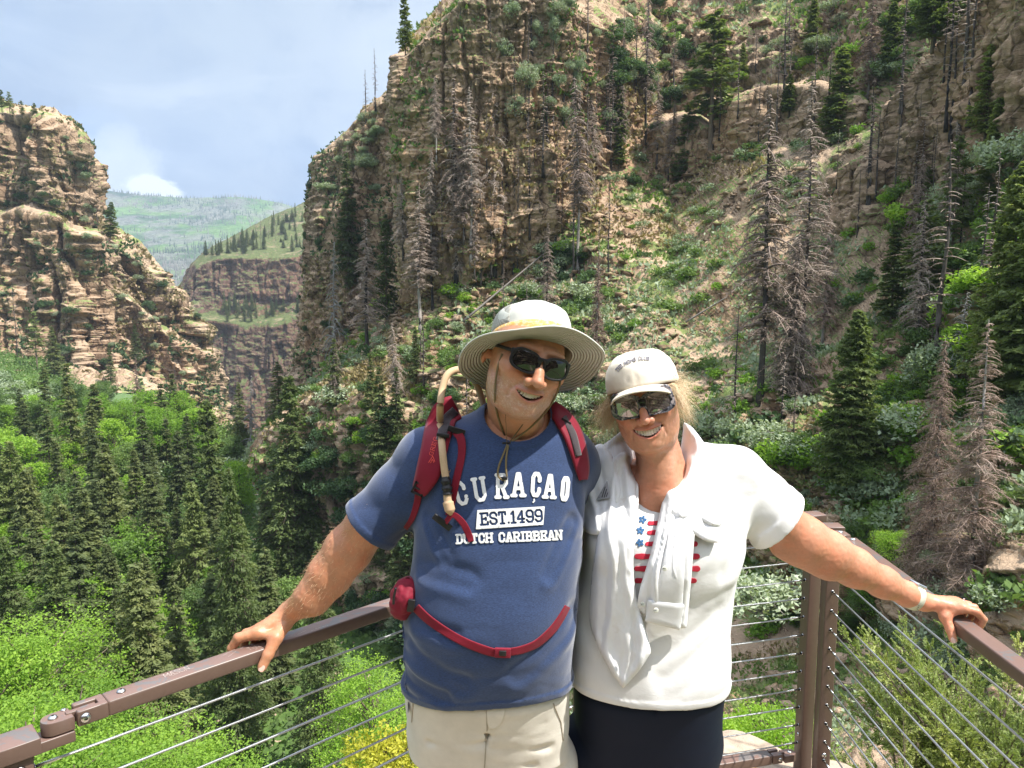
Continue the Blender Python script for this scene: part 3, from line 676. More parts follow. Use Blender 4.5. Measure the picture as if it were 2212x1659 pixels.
# ---- trees that can be told apart, by foot and tip in the photograph
T = [
 # crest and cliff edge
 ('fir', 875, -25, 118, 'green conifer standing alone on the cliff edge against the sky', .8, None),
 ('snag', 808, 103, 232, 'bare straight dead tree on the skyline left of the brown cliff', 1.1, None),
 ('snag', 790, 150, 262, 'bare dead tree leaning left on the skyline beside a straighter one', 1.3, None),
 ('snag', 952, 8, 52, 'short forked dead snag on the grassy cliff crest against the sky', 1.8, None),
 ('snag', 995, -60, 32, 'thin bare trunk cut by the top of the picture on the cliff crest', 1.0, None),
 # in front of the brown cliff
 ('dead', 985, 165, 600, 'tall grey dead conifer in front of the brown cliff, nearest its left edge', .95, None),
 ('dead', 1018, 185, 560, 'grey dead conifer close behind the tallest one before the brown cliff', .8, None),
 ('dead', 1068, 170, 585, 'dense grey dead conifer before the middle of the brown cliff', 1.0, None),
 ('dead', 905, 400, 715, 'grey dead conifer with blackened foot at the left foot of the brown cliff', 1.1, None),
 ('dead', 932, 385, 665, 'slim dead conifer just right of the one at the left foot of the brown cliff', 1.0, None),
 ('dead', 795, 470, 765, 'grey dead conifer with crooked black trunk below the dark promontory', 1.2, None),
 ('silver', 720, 520, 792, 'pale silvery dead conifer leaning over the talus edge beside the canyon', .75, None),
 ('snag', 1183, 190, 560, 'bare burnt trunk with a few curled branches before the brown cliff', 1.7, None),
 ('dead', 1250, 165, 585, 'tall burnt conifer with two black trunks at the middle of the talus slope', .8, None),
 ('snag', 1238, 300, 590, 'black charred trunk close beside the tall burnt conifer', .8, None),
 ('snag', 1200, 330, 525, 'thin black trunk between the curled-branch snag and the twin burnt trunks', .8, None),
 ('snag', 1312, 390, 602, 'leaning black trunk right of the twin burnt trunks', .9, None),
 ('snag', 1062, 440, 530, 'short black trunk under the dense grey dead conifer', .9, None),
 ('snag', 1290, 470, 700, 'slim charred pole on the talus slope above the man\'s hat', .7, None),
 ('snag', 1085, 560, 705, 'thin black leaning pole above the hose loop on the talus slope', .8, None),
 ('dead', 1180, 480, 690, 'brownish small dead conifer on the talus slope above the hat', .9, None),
 ('rust', 1290, 560, 770, 'small reddish dead conifer right above the hat brim', .8, None),
 ('snag', 1395, 0, 300, 'tall straight brown trunk in the dark gully', .6, None),
 ('dead', 1392, -60, 290, 'dead conifer with thick hanging twigs in the dark gully', .6, None),
 ('rust', 1345, 60, 170, 'small rust-coloured dead conifer at the left lip of the dark gully', .8, None),
 ('thin', 1535, 25, 350, 'tall green fir with bare lower trunk right of the dark gully', 1.7, None),
 ('thin', 1487, 230, 300, 'short bushy green fir left of the tall green one by the gully', 2.2, None),
 ('dead', 1636, 195, 860, 'tallest grey dead conifer, standing on the ledge above the woman\'s shoulder', .95, None),
 ('dead', 1725, 165, 815, 'tall dead conifer with thick dark trunk, next right of the tallest one', .75, None),
 ('rust', 1778, 420, 735, 'reddish brown dead conifer right of the thick dark trunk', .8, None),
 ('snag', 1668, 520, 660, 'slender black pole between the two tall dead conifers', .8, None),
 ('snag', 1890, 240, 420, 'slim dead trunk on the upper right slope among pale shrubs', 1.3, None),
 ('rust', 1878, -40, 200, 'rust-topped dead conifer near the top of the right slope', .9, None),
 ('dead', 2050, 260, 560, 'half-dead conifer with grey twigs before the dark right-hand rock wall', .9, None),
 ('thin', 2052, 290, 600, 'sparse green fir growing against the dark right-hand rock wall', 1.0, None),
 ('dead', 1975, 330, 640, 'grey dead conifer left of the sparse green fir at the right wall', .8, None),
 ('thin', 1995, 430, 700, 'open green fir on the ledge below the right-hand rock wall', 1.5, None),
 ('fir', 1920, 480, 700, 'small green fir in the hollow left of the ledge fir', 1.1, None),
 ('big_fir', 2165, 350, 900, 'big bright green fir at the right edge of the picture', .85, None),
 ('fir', 2225, 330, 900, 'green fir partly cut off by the right edge of the picture', 1.1, None),
 ('big_fir', 1832, 670, 1085, 'full green fir on the slope above the woman\'s raised elbow', .95, None),
 ('silver', 2068, 630, 830, 'bleached silver snag with drooping bare limbs on the right slope', 1.5, None),
 ('big_rust', 2088, 690, 1330, 'biggest brown dead conifer, hanging twigs, right of the picture', 1.0, None),
 ('big_rust', 2003, 730, 1290, 'brown dead conifer just left of the biggest brown one', .75, None),
 ('silver', 1890, 640, 700, 'short broken silver trunk on the shaded right slope', .7, None),
 # near the promontory and valley mouth
 ('spruce', 752, 330, 620, 'dark green spruce before the dark promontory', .8, None),
 ('spruce', 835, 460, 690, 'bright green young spruce between two dead conifers at the cliff foot', .95, None),
 ('spruce', 600, 780, 905, 'dark pointed spruce on the rim below the promontory', 1.6, None),
]
for k, x, yt, yb, lab, wf, grp in T: tree_px(k, x, yt, yb, lab, wf, grp, objs=[hill, *OUT, cliffB, promA])
# valley trees that stand out (foot hidden or seen, distance from the valley floor)
TV = [
 ('big_spruce', 255, 975, 1500, 92, 'full dark spruce with drooping boughs in the middle of the left forest', 1.0, 0),
 ('big_spruce', 95, 1010, 1520, 95, 'grey green spruce left of the full dark spruce in the valley', .8, 0),
 ('big_spruce', 20, 960, 1480, 98, 'dark spruce cut by the left edge of the picture', .95, 0),
 ('spruce', 168, 780, 1150, 128, 'thin topped brownish spruce in the left forest before the shrubby bank', .85, None),
 ('spruce', 282, 880, 1080, 165, 'dark narrow spruce at the foot of the rock buttresses', .95, None),
 ('spruce', 246, 860, 1080, 170, 'slender dark spruce close left of the narrow one under the buttresses', .8, None),
 ('spruce', 400, 930, 1260, 120, 'dark spruce in the middle of the valley mouth', .9, None),
 ('spruce', 372, 900, 1180, 140, 'spruce just behind the one in the valley mouth', .85, None),
 ('fir', 470, 860, 1370, 100, 'tall green fir left of the dark rim, tips catching the sun', .8, None),
 ('big_spruce', 440, 1040, 1560, 88, 'yellow green fir with hanging cones in the centre of the left forest', .85, 1),
 ('spruce', 345, 1050, 1330, 110, 'bluish dark spruce among the bright leafy trees', .95, None),
 ('big_spruce', 640, 810, 1270, 92, 'big spruce against the lower cliff left of the man\'s sleeve', .95, 1),
 ('big_spruce', 528, 1010, 1750, 62, 'tall open fir with bare dark trunk behind the man\'s hand', .62, 1),
 ('big_spruce', 705, 1170, 1760, 58, 'sunlit fir with visible trunk below the man\'s forearm', .62, 1),
 ('silver', 165, 1150, 1570, 88, 'bare silver dead tree between two spruces in the left forest', .5, None),
 ('silver', 545, 810, 1010, 150, 'bleached dead tree with arching limbs at the valley mouth', .9, None),
 ('spruce', 118, 705, 815, 235, 'small bushy conifer leaning at the foot of the left canyon wall', 1.4, None),
 ('thin', 82, 670, 815, 240, 'sparse conifer at the foot of the left canyon wall', 1.1, None),
 ('snag', 40, 600, 795, 250, 'forked burnt trunk before the pale left canyon wall', .6, None),
 ('spruce', 240, 745, 830, 238, 'small dark conifer in the cleft between the buttresses', 1.0, None),
 ('snag', 385, 770, 950, 190, 'bare thin trunk below the rock columns', .6, None),
 ('rust', 300, 770, 900, 200, 'reddish dead conifer at the foot of the rock columns', .7, None),
]
for k, x, yt, yb, d, lab, wf, v in TV:
    zt = V(x, yt, d).z; p = V(x, yb, d); zg = min(p.z, zt - 4); zf = floor_z(p.x, d)
    if abs(zf - zg) < 9: zg = zf
    plant(k, v if v is not None else random.randrange(3), (p.x, d, zg), zt - zg, (zt - zg) * wf, CATS[k][0], lab, CATS[k][1])
# skyline conifers of the left wall
for k, (x, yt, yb, wf) in enumerate([(5, 193, 247, 1.4), (22, 197, 250, 1.4), (48, 217, 256, 1.6), (76, 222, 262, 1.5), (-30, 200, 250, 1.3), (28, 235, 256, 1.6)]):
    tree_px('thin', x, yt, yb, 'small conifer on the skyline of the left canyon wall', wf, 'conifers on the left skyline', d=278 + k % 3)
TW = [('thin', 183, 362, 402, 284, 'lone small pine on the step of the left canyon wall skyline', 1.5), ('fir', 238, 435, 520, 286, 'dark leaning conifer on the lower left skyline before the mountain', 1.2),
      ('snag', 212, 420, 510, 285, 'bare trunk next to the leaning conifer on the lower left skyline', .9), ('spruce', 72, 400, 470, 276, 'green conifer in the cleft high on the left wall', 1.2),
      ('dead', 140, 380, 480, 277, 'grey dead conifer before the shaded cleft of the left wall', 1.0), ('spruce', 295, 700, 780, 262, 'dark green conifer halfway down the rock columns', 1.2),
      ('lime', 105, 262, 274, 276, 'low round bush on the rim of the left wall', .9)]
for k, x, yt, yb, d, lab, wf in TW: tree_px(k, x, yt, yb, lab, wf, d=d, lean=.08 if 'leaning' in lab else 0)

# ---- scattered growth, told apart only by kind and place
def zone(x, y):
    if y > 1030: return 'low on the shaded slope below the railing'
    if x > 1880: return 'on the ledges of the right-hand slope'
    if y < 330: return 'high on the slope above the gully' if x > 1330 else 'on the top of the brown cliff'
    if x > 1400: return 'on the slope right of the gully'
    if y > 700 and x < 1000: return 'on the rim of the lower cliff'
    return 'on the orange talus slope below the brown cliff'
DESC = {'bushy_fine': 'small-leaved green bush', 'pale': 'pale grey-green shrub', 'lime': 'bright yellow-green shrub', 'green': 'green leafy bush', 'dark': 'dark green bush'}
g2 = random.Random(11); FRONT = [hill, *OUT, cliffB, promA, cliffL]
def scatter(kind, n, xr, yr, size, want, wide=(1.0, 1.5), minz=.25, objs=None, accept=None, zoner=zone, desc=None, nm=None):
    k = 0; tries = 0
    while k < n and tries < n * 30:
        tries += 1; x = g2.uniform(*xr); y = g2.uniform(*yr)
        if accept and not accept(x, y): continue
        h_ = hit(x, y, FRONT)
        if h_ is None or h_[3] not in (objs or FRONT) or h_[2].z < minz: continue
        loc = h_[1]
        if want is not None:
            cl = float(vnoise(np.array([[loc.x * .07, loc.y * .07, loc.z * .07]]), want)[0])
            if cl < g2.uniform(-.55, .25): continue
        s = g2.uniform(*size) * g2.uniform(.7, 1.2); d_ = desc or DESC[kind]; lab = d_ + ' ' + zoner(x, y)
        wd = g2.uniform(*wide); nme, cat = CATS[kind]; grp = d_ + 's ' + zoner(x, y)
        plant(kind, g2.randrange(3), loc - Vector((0, 0, s * .12)), s, s * wd, nme, lab, cat, grp); k += 1
    return k
right = lambda x, y: y > 130 + (1000 - x) * .9 if x < 1000 else True
HO = [hill, *OUT, cliffB]
scatter('pale', 175, (640, 2212), (-20, 1000), (1.0, 2.4), 5, objs=[hill], accept=right)
scatter('pale', 40, (1090, 1420), (0, 260), (1.1, 2.3), None, wide=(.6, .9), objs=HO, minz=-.5)
scatter('lime', 150, (640, 2212), (-20, 1000), (.7, 1.9), 6, objs=[hill], accept=right)
scatter('green', 140, (640, 2212), (-20, 1000), (.8, 2.0), 7, objs=[hill], accept=right)
scatter('dark', 40, (640, 2212), (-20, 1000), (.9, 1.8), 8, objs=[hill], accept=right)
scatter('dark', 24, (1320, 1500), (-20, 420), (1.2, 2.3), None, objs=HO, minz=-.4)
scatter('bushy_fine', 60, (760, 2212), (1020, 1659), (.6, 1.5), 9, objs=HO)
scatter('pale', 40, (760, 2212), (1020, 1659), (.6, 1.6), 10, objs=HO)
scatter('dark', 50, (600, 900), (820, 1500), (1.2, 2.6), None, objs=[hill], minz=.1)
scatter('dark', 24, (640, 870), (330, 800), (1.0, 1.9), None, wide=(.6, .9), objs=[promA], minz=.1, zoner=lambda x, y: 'on the shaded promontory')
scatter('pale', 30, (690, 880), (210, 420), (1.2, 2.2), None, objs=[promA], minz=.3, zoner=lambda x, y: 'on the crest of the shaded promontory')
zl = lambda x, y: 'on the ledges of the left canyon wall'
scatter('dark', 40, (0, 430), (260, 800), (1.4, 2.8), 12, objs=[cliffL], minz=.3, zoner=zl)
scatter('pale', 50, (0, 430), (260, 820), (1.2, 2.4), None, objs=[cliffL], minz=.35, zoner=zl)
# more conifers of the right-hand slope
scatter('dead', 24, (640, 2000), (300, 900), (8, 14), 15, wide=(.8, 1.1), objs=HO, accept=right, desc='slim grey dead conifer')
scatter('snag', 100, (900, 2150), (60, 980), (5, 14), None, wide=(.8, 1.3), objs=HO, accept=right, desc='thin charred trunk')
scatter('fir', 16, (1300, 2212), (-20, 560), (5, 10), 16, wide=(1.0, 1.3), objs=HO, desc='green fir')
scatter('spruce', 16, (560, 900), (760, 1500), (7, 13), None, wide=(.8, 1.0), objs=[hill], desc='dark spruce')
zf = lambda x, y: 'in the forest of the left valley' if y > 930 else 'on the bank under the left canyon wall'
def floor_pts(n, xr, yr, mind, seed):
    g = random.Random(seed); out = []
    for _ in range(n * 40):
        if len(out) >= n: break
        x = g.uniform(*xr); y = g.uniform(*yr); h_ = hit(x, y, [floor])
        if h_ is None or h_[1].y > 420: continue
        p = h_[1]
        if h_[1].y > 60 and hit(x, y, [hill, cliffB, promA, cliffL, floor])[3] is not floor: continue
        if all((p - q).length > mind for q in out): out.append(p)
    return out
def px_of(p):
    yw = p.y * math.cos(PITCH) - (p.z - CAM_H) * math.sin(PITCH); zw = p.y * math.sin(PITCH) + (p.z - CAM_H) * math.cos(PITCH)
    return 1106 + FP * p.x / yw, 829.5 - FP * zw / yw
def forest(kind, n, xr, yr, mind, size, seed, desc, wide):
    for p in floor_pts(n, xr, yr, mind, seed):
        s = random.uniform(*size) * (1 if p.y < 300 else .8); x, y = px_of(p); z_ = zf(x, y)
        vs = [a[1] for a in PR if a[0] == kind]
        plant(kind, random.choice(vs), p, s, s * random.uniform(*wide), CATS[kind][0], desc + ' ' + z_, CATS[kind][1], desc + 's ' + z_)
forest('spruce', 70, (-60, 640), (930, 1600), 6.0, (11, 20), 21, 'dark spruce', (.95, 1.3))
forest('big_spruce', 24, (-60, 560), (1200, 1760), 6.5, (14, 20), 22, 'tall spruce', (.9, 1.1))
forest('leafy', 70, (-60, 700), (900, 1500), 5.0, (7, 12), 23, 'light green leafy tree', (1.0, 1.4))
forest('aspen', 70, (-60, 700), (860, 1500), 5.0, (6, 11), 24, 'green leafy tree', (1.0, 1.4))
forest('green', 80, (-40, 560), (800, 1150), 4.0, (3, 5.5), 25, 'leafy bush', (1.1, 1.5))
forest('pale', 45, (-40, 560), (800, 1100), 4.0, (2.5, 4.5), 26, 'grey green bush', (1.1, 1.5))
# bright leafy crowns just below the railing on the left
for i, (x, y, d, h, w) in enumerate([(60, 1330, 50, 13, 1.3), (-40, 1420, 46, 13, 1.3), (150, 1480, 44, 12, 1.3), (300, 1560, 42, 11, 1.3), (50, 1540, 38, 12, 1.3), (210, 1640, 36, 11, 1.3), (400, 1620, 40, 9, 1.4), (470, 1720, 36, 9, 1.3)]):
    t = V(x, y, d); plant('bright_leafy', i % 3, (t.x, d, t.z - h), h, h * w, 'broadleaf_tree', 'bright yellow-green leafy tree just beyond the left handrail', 'tree', 'bright leafy trees beyond the left handrail')
tree_px('yellow', 850, 1570, 1700, 'yellow-leaved bush seen through the cables left of the shorts', 1.0, d=30)
tree_px('bright_leafy', 815, 1440, 1760, 'green leafy tree between the sunlit fir and the shorts', 1.1, d=36, v=0)
tree_px('bushy_fine', 1640, 1505, 1660, 'bright green bush behind the bottom rail beside the corner post', 1.1, d=9, v=2)
tree_px('pale', 1640, 1240, 1330, 'grey green bush on the rubble behind the cables by the shirt', 1.5, d=38, v=2)

# trees far off: shoulder of the middle cliff, ledge, mountain
for i in range(110):
    x = g2.uniform(440, 655); y0 = 566 - (x - 440) * .52; y = y0 + (548 - y0) * g2.random() ** 1.3 if y0 < 548 else 548; h_ = hit(x, y, [cliffM])
    if h_: plant('spruce' if i % 3 else 'snag', i % 3, h_[1], g2.uniform(4, 16), g2.uniform(9, 16), 'spruce_tree' if i % 3 else 'dead_tree', ('small spruce' if i % 3 else 'burnt pole') + ' on the shoulder of the far cliff', 'spruce tree' if i % 3 else 'dead tree', ('spruces' if i % 3 else 'burnt poles') + ' on the shoulder of the far cliff')
for i in range(26):
    x = g2.uniform(480, 650); h_ = hit(x, g2.uniform(668, 702) - (x - 480) * .1, [cliffM])
    if h_: plant('spruce', i % 3, h_[1], g2.uniform(9, 17), g2.uniform(9, 14), 'spruce_tree', 'small dark spruce on the ledge across the far cliff', 'spruce tree', 'spruces on the far cliff ledge')
# the burnt and green forest of the mountain, one mass
vm = np.array([v.co[:] for v in mtn.data.vertices]).reshape(200, 260, 3)
n = 9000; a = rng.uniform(0, 1, n) ** 1.1 * 150; b_ = rng.uniform(30, 250, n); ii = a.astype(int); jj = b_.astype(int)
fi = (a - ii)[:, None]; fj = (b_ - jj)[:, None]
p = vm[ii, jj] * (1 - fi) * (1 - fj) + vm[ii + 1, jj] * fi * (1 - fj) + vm[ii, jj + 1] * (1 - fi) * fj + vm[ii + 1, jj + 1] * fi * fj
keep = (fbm(p * .004, 3, 91) > -.02) | (rng.random(n) < .18); p = p[keep]; n = len(p)
hh = rng.uniform(9, 22, n); rr = rng.uniform(1.4, 3.4, n); ph = rng.uniform(0, 6.28, n)
vs = [p + np.stack([np.cos(ph + q * 2.094) * rr, np.sin(ph + q * 2.094) * rr, hh * 0 - 1], -1) for q in range(3)] + [p + np.stack([hh * 0, hh * 0, hh], -1)]
vv = np.stack(vs, 1).reshape(-1, 3); b0 = np.arange(n)[:, None] * 4
ff = np.concatenate([b0 + [0, 1, 3], b0 + [1, 2, 3], b0 + [2, 0, 3]])
mf = Mat('mountain_trees'); mf.col(mf.ramp(mf.noise(mf.mapping(mf.geo().outputs['Position'], (.004,) * 3), 1, 5, .7), [(.42, (.035, .06, .035)), (.58, (.15, .14, .13))])); mf.set(Roughness=1.0)
tag(mesh_np('mountain_forest', vv, ff, mf.m, smooth=False), 'thin forest of green and burnt trees covering the distant mountain', 'forest', kind='stuff')

# ---- undergrowth: grass tufts and low plants over the slopes
def undergrowth(name, terr, G, P, n, mats, seed, label, size=(.10, .28), ymax=1700, minz=.45, thr=-.1, xmin=0):
    g = np.random.default_rng(seed); nv, nu = P.shape[:2]
    d = P[..., 1]; 
    nrm = grid_normals(P); nrm = nrm * np.sign(nrm[..., 2:3] + 1e-9)
    i = g.integers(0, nv - 1, n * 4); j = g.integers(0, nu - 1, n * 4)
    ok = (G[i, j, 0] > xmin) & (G[i, j, 0] < 2260) & (G[i, j, 1] < ymax) & (G[i, j, 1] > -40) & (nrm[i, j, 2] > minz)
    i = i[ok][:n]; j = j[ok][:n]; f = g.random((len(i), 2, 1)); p = P[i, j] * (1 - f[:, 0]) * (1 - f[:, 1]) + P[i + 1, j] * f[:, 0] * (1 - f[:, 1]) + P[i, j + 1] * (1 - f[:, 0]) * f[:, 1] + P[i + 1, j + 1] * f[:, 0] * f[:, 1]
    msk = fbm(p * .11, 3, seed) > thr; p = p[msk]
    for q, (mat, lo, hi) in enumerate(mats):
        c = p[(fbm(p * .06, 2, seed + 9) > lo) & (fbm(p * .06, 2, seed + 9) <= hi)]
        m = 5; c = np.repeat(c, m, 0) + g.normal(0, .28, (len(c) * m, 3)) * [1, 1, .25]; k = len(c)
        du = unit(g.normal(0, .8, (k, 3)) + [0, 0, .9]); dv = unit(np.cross(du, g.normal(0, 1, (k, 3)))); s = g.uniform(*size, k)[:, None] * (.12 + .014 * c[:, 1:2])
        A, F = quads(c + du * s * .6, du * s, dv * s * .55)
        tag(mesh_np(name, A, F, mat, smooth=False), label[q], 'undergrowth', kind='stuff')
undergrowth('undergrowth', hill, HG, HP, 42000, [(L_DRY, -9, -.08), (L_GREEN, -.08, .16), (L_PALE, .16, 9)], 401,
            ['dry straw-coloured grass and weeds on the right-hand slope', 'low green plants covering the right-hand slope', 'pale sage-like low growth on the right-hand slope'])
undergrowth('undergrowth', cliffB, BG, BP, 5000, [(L_DRY, -9, .05), (L_GREEN, .05, 9)], 411, ['dry grass on the ledges and crest of the brown cliff', 'low green growth on the ledges of the brown cliff'], minz=.55)
undergrowth('undergrowth', promA, AG, AP, 5000, [(L_DRY, -9, 0), (L_DARK, 0, 9)], 421, ['dry grass on the crest of the shaded promontory', 'dark low growth on the shaded promontory'], size=(.09, .2), minz=.4)
undergrowth('undergrowth', cliffL, LG, LP, 9000, [(L_DRY, -9, 0), (L_DARK, 0, 9)], 431, ['dry grass on the ledges of the left canyon wall', 'dark low growth on the ledges of the left canyon wall'], size=(.10, .22), minz=.4, xmin=-60)
# loose stones, and the smaller brush nobody could count
def surf_pts(P, G, n, seed, acc):
    g = np.random.default_rng(seed); nv, nu = P.shape[:2]; i = g.integers(0, nv - 1, n); j = g.integers(0, nu - 1, n); f = g.random((n, 2, 1)); nr = grid_normals(P); nr = nr * np.sign(nr[..., 2:3] + 1e-9)
    p = P[i, j] * (1 - f[:, 0]) * (1 - f[:, 1]) + P[i + 1, j] * f[:, 0] * (1 - f[:, 1]) + P[i, j + 1] * (1 - f[:, 0]) * f[:, 1] + P[i + 1, j + 1] * f[:, 0] * f[:, 1]
    m = acc(G[i, j, 0], G[i, j, 1], nr[i, j, 2], p); return p[m]
ico = bmesh.new(); bmesh.ops.create_icosphere(ico, subdivisions=1, radius=1); iv = np.array([v.co[:] for v in ico.verts]); ifc = np.array([[v.index for v in f.verts] for f in ico.faces]); ico.free()
def stones(p, size, seed, mat, label):
    g = np.random.default_rng(seed); n = len(p); s = (size[0] + (size[1] - size[0]) * g.random(n) ** 3)[:, None, None] * (.25 + .009 * p[:, 1])[:, None, None]
    q = iv[None] * (1 + .5 * g.normal(0, 1, (n, len(iv), 1)).clip(-1, 1)) * g.uniform(.5, 1.3, (n, 1, 3)) * [1, 1, .5] * s * .85 + p[:, None]
    F = (ifc[None] + np.arange(n)[:, None, None] * len(iv)).reshape(-1, 3); tag(mesh_np('scree', q.reshape(-1, 3), F, mat, smooth=False), label, 'scree', kind='stuff')
ps = surf_pts(HP, HG, 34000, 601, lambda x, y, nz, p: (x > 640) & (x < 2260) & (y > 0) & (y < 1600) & (nz > .35) & (fbm(p * .08, 3, 602) > -.05))
stones(ps, (.15, 1.1), 603, M_left, 'loose brown stones and blocks lying over the right-hand slope')
def brush(p, kind, size, seed, label, keep=260):
    g = np.random.default_rng(seed); n = len(p); out = []; fo = []
    me = PR[kind, 0][1]; co = np.empty(len(me.vertices) * 3, np.float32); me.vertices.foreach_get('co', co); co = co.reshape(-1, 4, 3); k = len(co); f_ = k / keep
    for q in range(n):
        s = g.uniform(*size); a = g.uniform(0, 6.28); Rz = np.array([[math.cos(a), -math.sin(a), 0], [math.sin(a), math.cos(a), 0], [0, 0, 1]]); sel = co[g.choice(k, keep, replace=False)]; ce = sel.mean(1, keepdims=True)
        v = (ce + (sel - ce) * 2.0) @ Rz.T * [s * 1.2, s * 1.2, s]; out.append(v.reshape(-1, 3) + p[q])
    V_ = np.concatenate(out); tag(mesh_np('brush', V_, np.arange(len(V_)).reshape(-1, 4), PR[kind, 0][1].materials[0], smooth=False), label, 'brush', kind='stuff')
acc = lambda lo, sd: (lambda x, y, nz, p: (x > 640) & (x < 2260) & (y > -20) & (y < 1400) & (nz > .25) & (fbm(p * .07, 3, sd) > lo))
brush(surf_pts(HP, HG, 1500, 611, acc(.05, 612))[:520], 'pale', (.6, 1.5), 613, 'pale grey-green brush too dense to count on the right-hand slope')
brush(surf_pts(HP, HG, 1500, 621, acc(.10, 622))[:230], 'green', (.5, 1.4), 623, 'green brush too dense to count on the right-hand slope')
brush(surf_pts(HP, HG, 1200, 631, acc(.10, 632))[:110], 'dark', (.7, 1.7), 633, 'dark brush too dense to count on the right-hand slope')
brush(surf_pts(HP, HG, 1200, 641, acc(.05, 642))[:240], 'lime', (.5, 1.1), 643, 'yellow-green brush too dense to count on the right-hand slope')
# fallen trunks on the talus
for (a, b, r_, lab) in [((1000, 700), (1185, 545), .16, 'long fallen grey trunk lying up the orange talus slope'), ((870, 690), (980, 640), .14, 'fallen dark trunk across the left part of the talus'), ((1330, 175), (1310, 240), .14, 'pale fallen pole leaning on the ledge left of the gully'), ((1480, 700), (1570, 650), .12, 'fallen grey trunk on the rubble above the cream cap'), ((1100, 660), (1165, 600), .12, 'short fallen trunk below the long one on the talus')]:
    q = [];
    for t in np.linspace(0, 1, 7):
        h_ = hit(a[0] + (b[0] - a[0]) * t, a[1] + (b[1] - a[1]) * t, FRONT)
        if h_: q.append(h_[1] + Vector((0, -.4, .35)))
    if len(q) > 3:
        q = np.array([list(v) for v in q]); t = np.linspace(0, 1, len(q))[:, None]; q = q[0] * (1 - t) + q[-1] * t * 1 + 0 * q; m = MB(); m.tube(q, np.linspace(r_, r_ * .5, len(q)), 6); tag(m.build('fallen_trunk', B_GREY), lab, 'fallen trunk', 'fallen trunks on the slope')
# leafy ground cover of the valley
xs = rng.uniform(-170, 10, 60000); ys = 45 + 300 * rng.random(60000) ** 1.1
zz = np.array([floor_z(a, b) for a, b in zip(xs, ys)]); c = np.stack([xs, ys, zz], -1); c = c[fbm(c * .05, 3, 95) > -.25]; k = len(c)
c = np.repeat(c, 4, 0) + rng.normal(0, .8, (k * 4, 3)) * [1, 1, .6] + [0, 0, .6]; k = len(c)
du = unit(rng.normal(0, 1, (k, 3))); dv = unit(np.cross(du, rng.normal(0, 1, (k, 3)))); s = rng.uniform(.2, .45, k)[:, None]
A, F = quads(c, du * s, dv * s * .6)
tag(mesh_np('ground_cover', A, F, L_GREEN, smooth=False), 'leafy green ground cover between the valley trees', 'ground cover', kind='stuff')

# ---- haze
hz = MB(); hz.box((-1000, 3000, 480), (9000, 7000, 1262))
M = bpy.data.materials.new('haze'); M.use_nodes = True; t = M.node_tree; t.nodes.clear()
pv = t.nodes.new('ShaderNodeVolumePrincipled'); ou = t.nodes.new('ShaderNodeOutputMaterial'); t.links.new(pv.outputs[0], ou.inputs['Volume'])
pv.inputs['Color'].default_value = (.66, .80, 1, 1); pv.inputs['Density'].default_value = .00015; pv.inputs['Anisotropy'].default_value = .2
HAZE = hz.build('haze', M, smooth=False); tag(HAZE, kind='stuff'); HAZE['label'] = 'thin blue haze filling the canyon air'; HAZE['category'] = 'haze'
# ============================================================= solid modelling helpers for figures
A3 = lambda *p: np.array(p, np.float32)
def ell(P, c, r, rot=None):
    q = P - A3(*c)
    if rot is not None: q = q @ np.asarray(rot, np.float32)
    r = A3(*r); a = q / r; k0 = np.sqrt((a * a).sum(-1)); b = a / r; k1 = np.sqrt((b * b).sum(-1)) + 1e-9
    return k0 * (k0 - 1) / k1
def cone(P, a, b, ra, rb):
    a = A3(*a); b = A3(*b); d = b - a; t = np.clip(((P - a) @ d) / (d @ d + 1e-12), 0, 1)
    q = P - a - t[:, None] * d
    return np.sqrt((q * q).sum(-1)) - (ra + (rb - ra) * t)
def smin(a, b, k):
    h = np.clip(.5 + .5 * (b - a) / k, 0, 1); return b + (a - b) * h - k * h * (1 - h)
def smax(a, b, k): return -smin(-a, -b, k)
def chain(P, pts, k=.01):
    d = None
    for (a, ra), (b, rb) in zip(pts[:-1], pts[1:]):
        c = cone(P, a, b, ra, rb); d = c if d is None else smin(d, c, k)
    return d
def interp(x, xs, ys):
    return np.interp(x, xs, ys)
def loft_sdf(P, rows, e=2.4):
    """rows: (z, cx, cy, rx, ry) rising z"""
    rows = np.asarray(rows, float); z = P[:, 2]
    zs = rows[:, 0]; g = np.linspace(zs[0], zs[-1], 160); cols = []
    for k in range(1, 5):
        v = np.interp(g, zs, rows[:, k]); pad = np.pad(v, 6, mode='edge'); v = np.convolve(pad, np.ones(13) / 13, 'valid'); cols.append(np.interp(z, g, v).astype(np.float32))
    cx, cy, rx, ry = cols
    q = (np.abs((P[:, 0] - cx) / rx) ** e + np.abs((P[:, 1] - cy) / ry) ** e + 1e-9) ** (1 / e)
    d = (q - 1) * np.minimum(rx, ry)
    return np.maximum(d, np.maximum(zs[0] - z, z - zs[-1]) - .0)
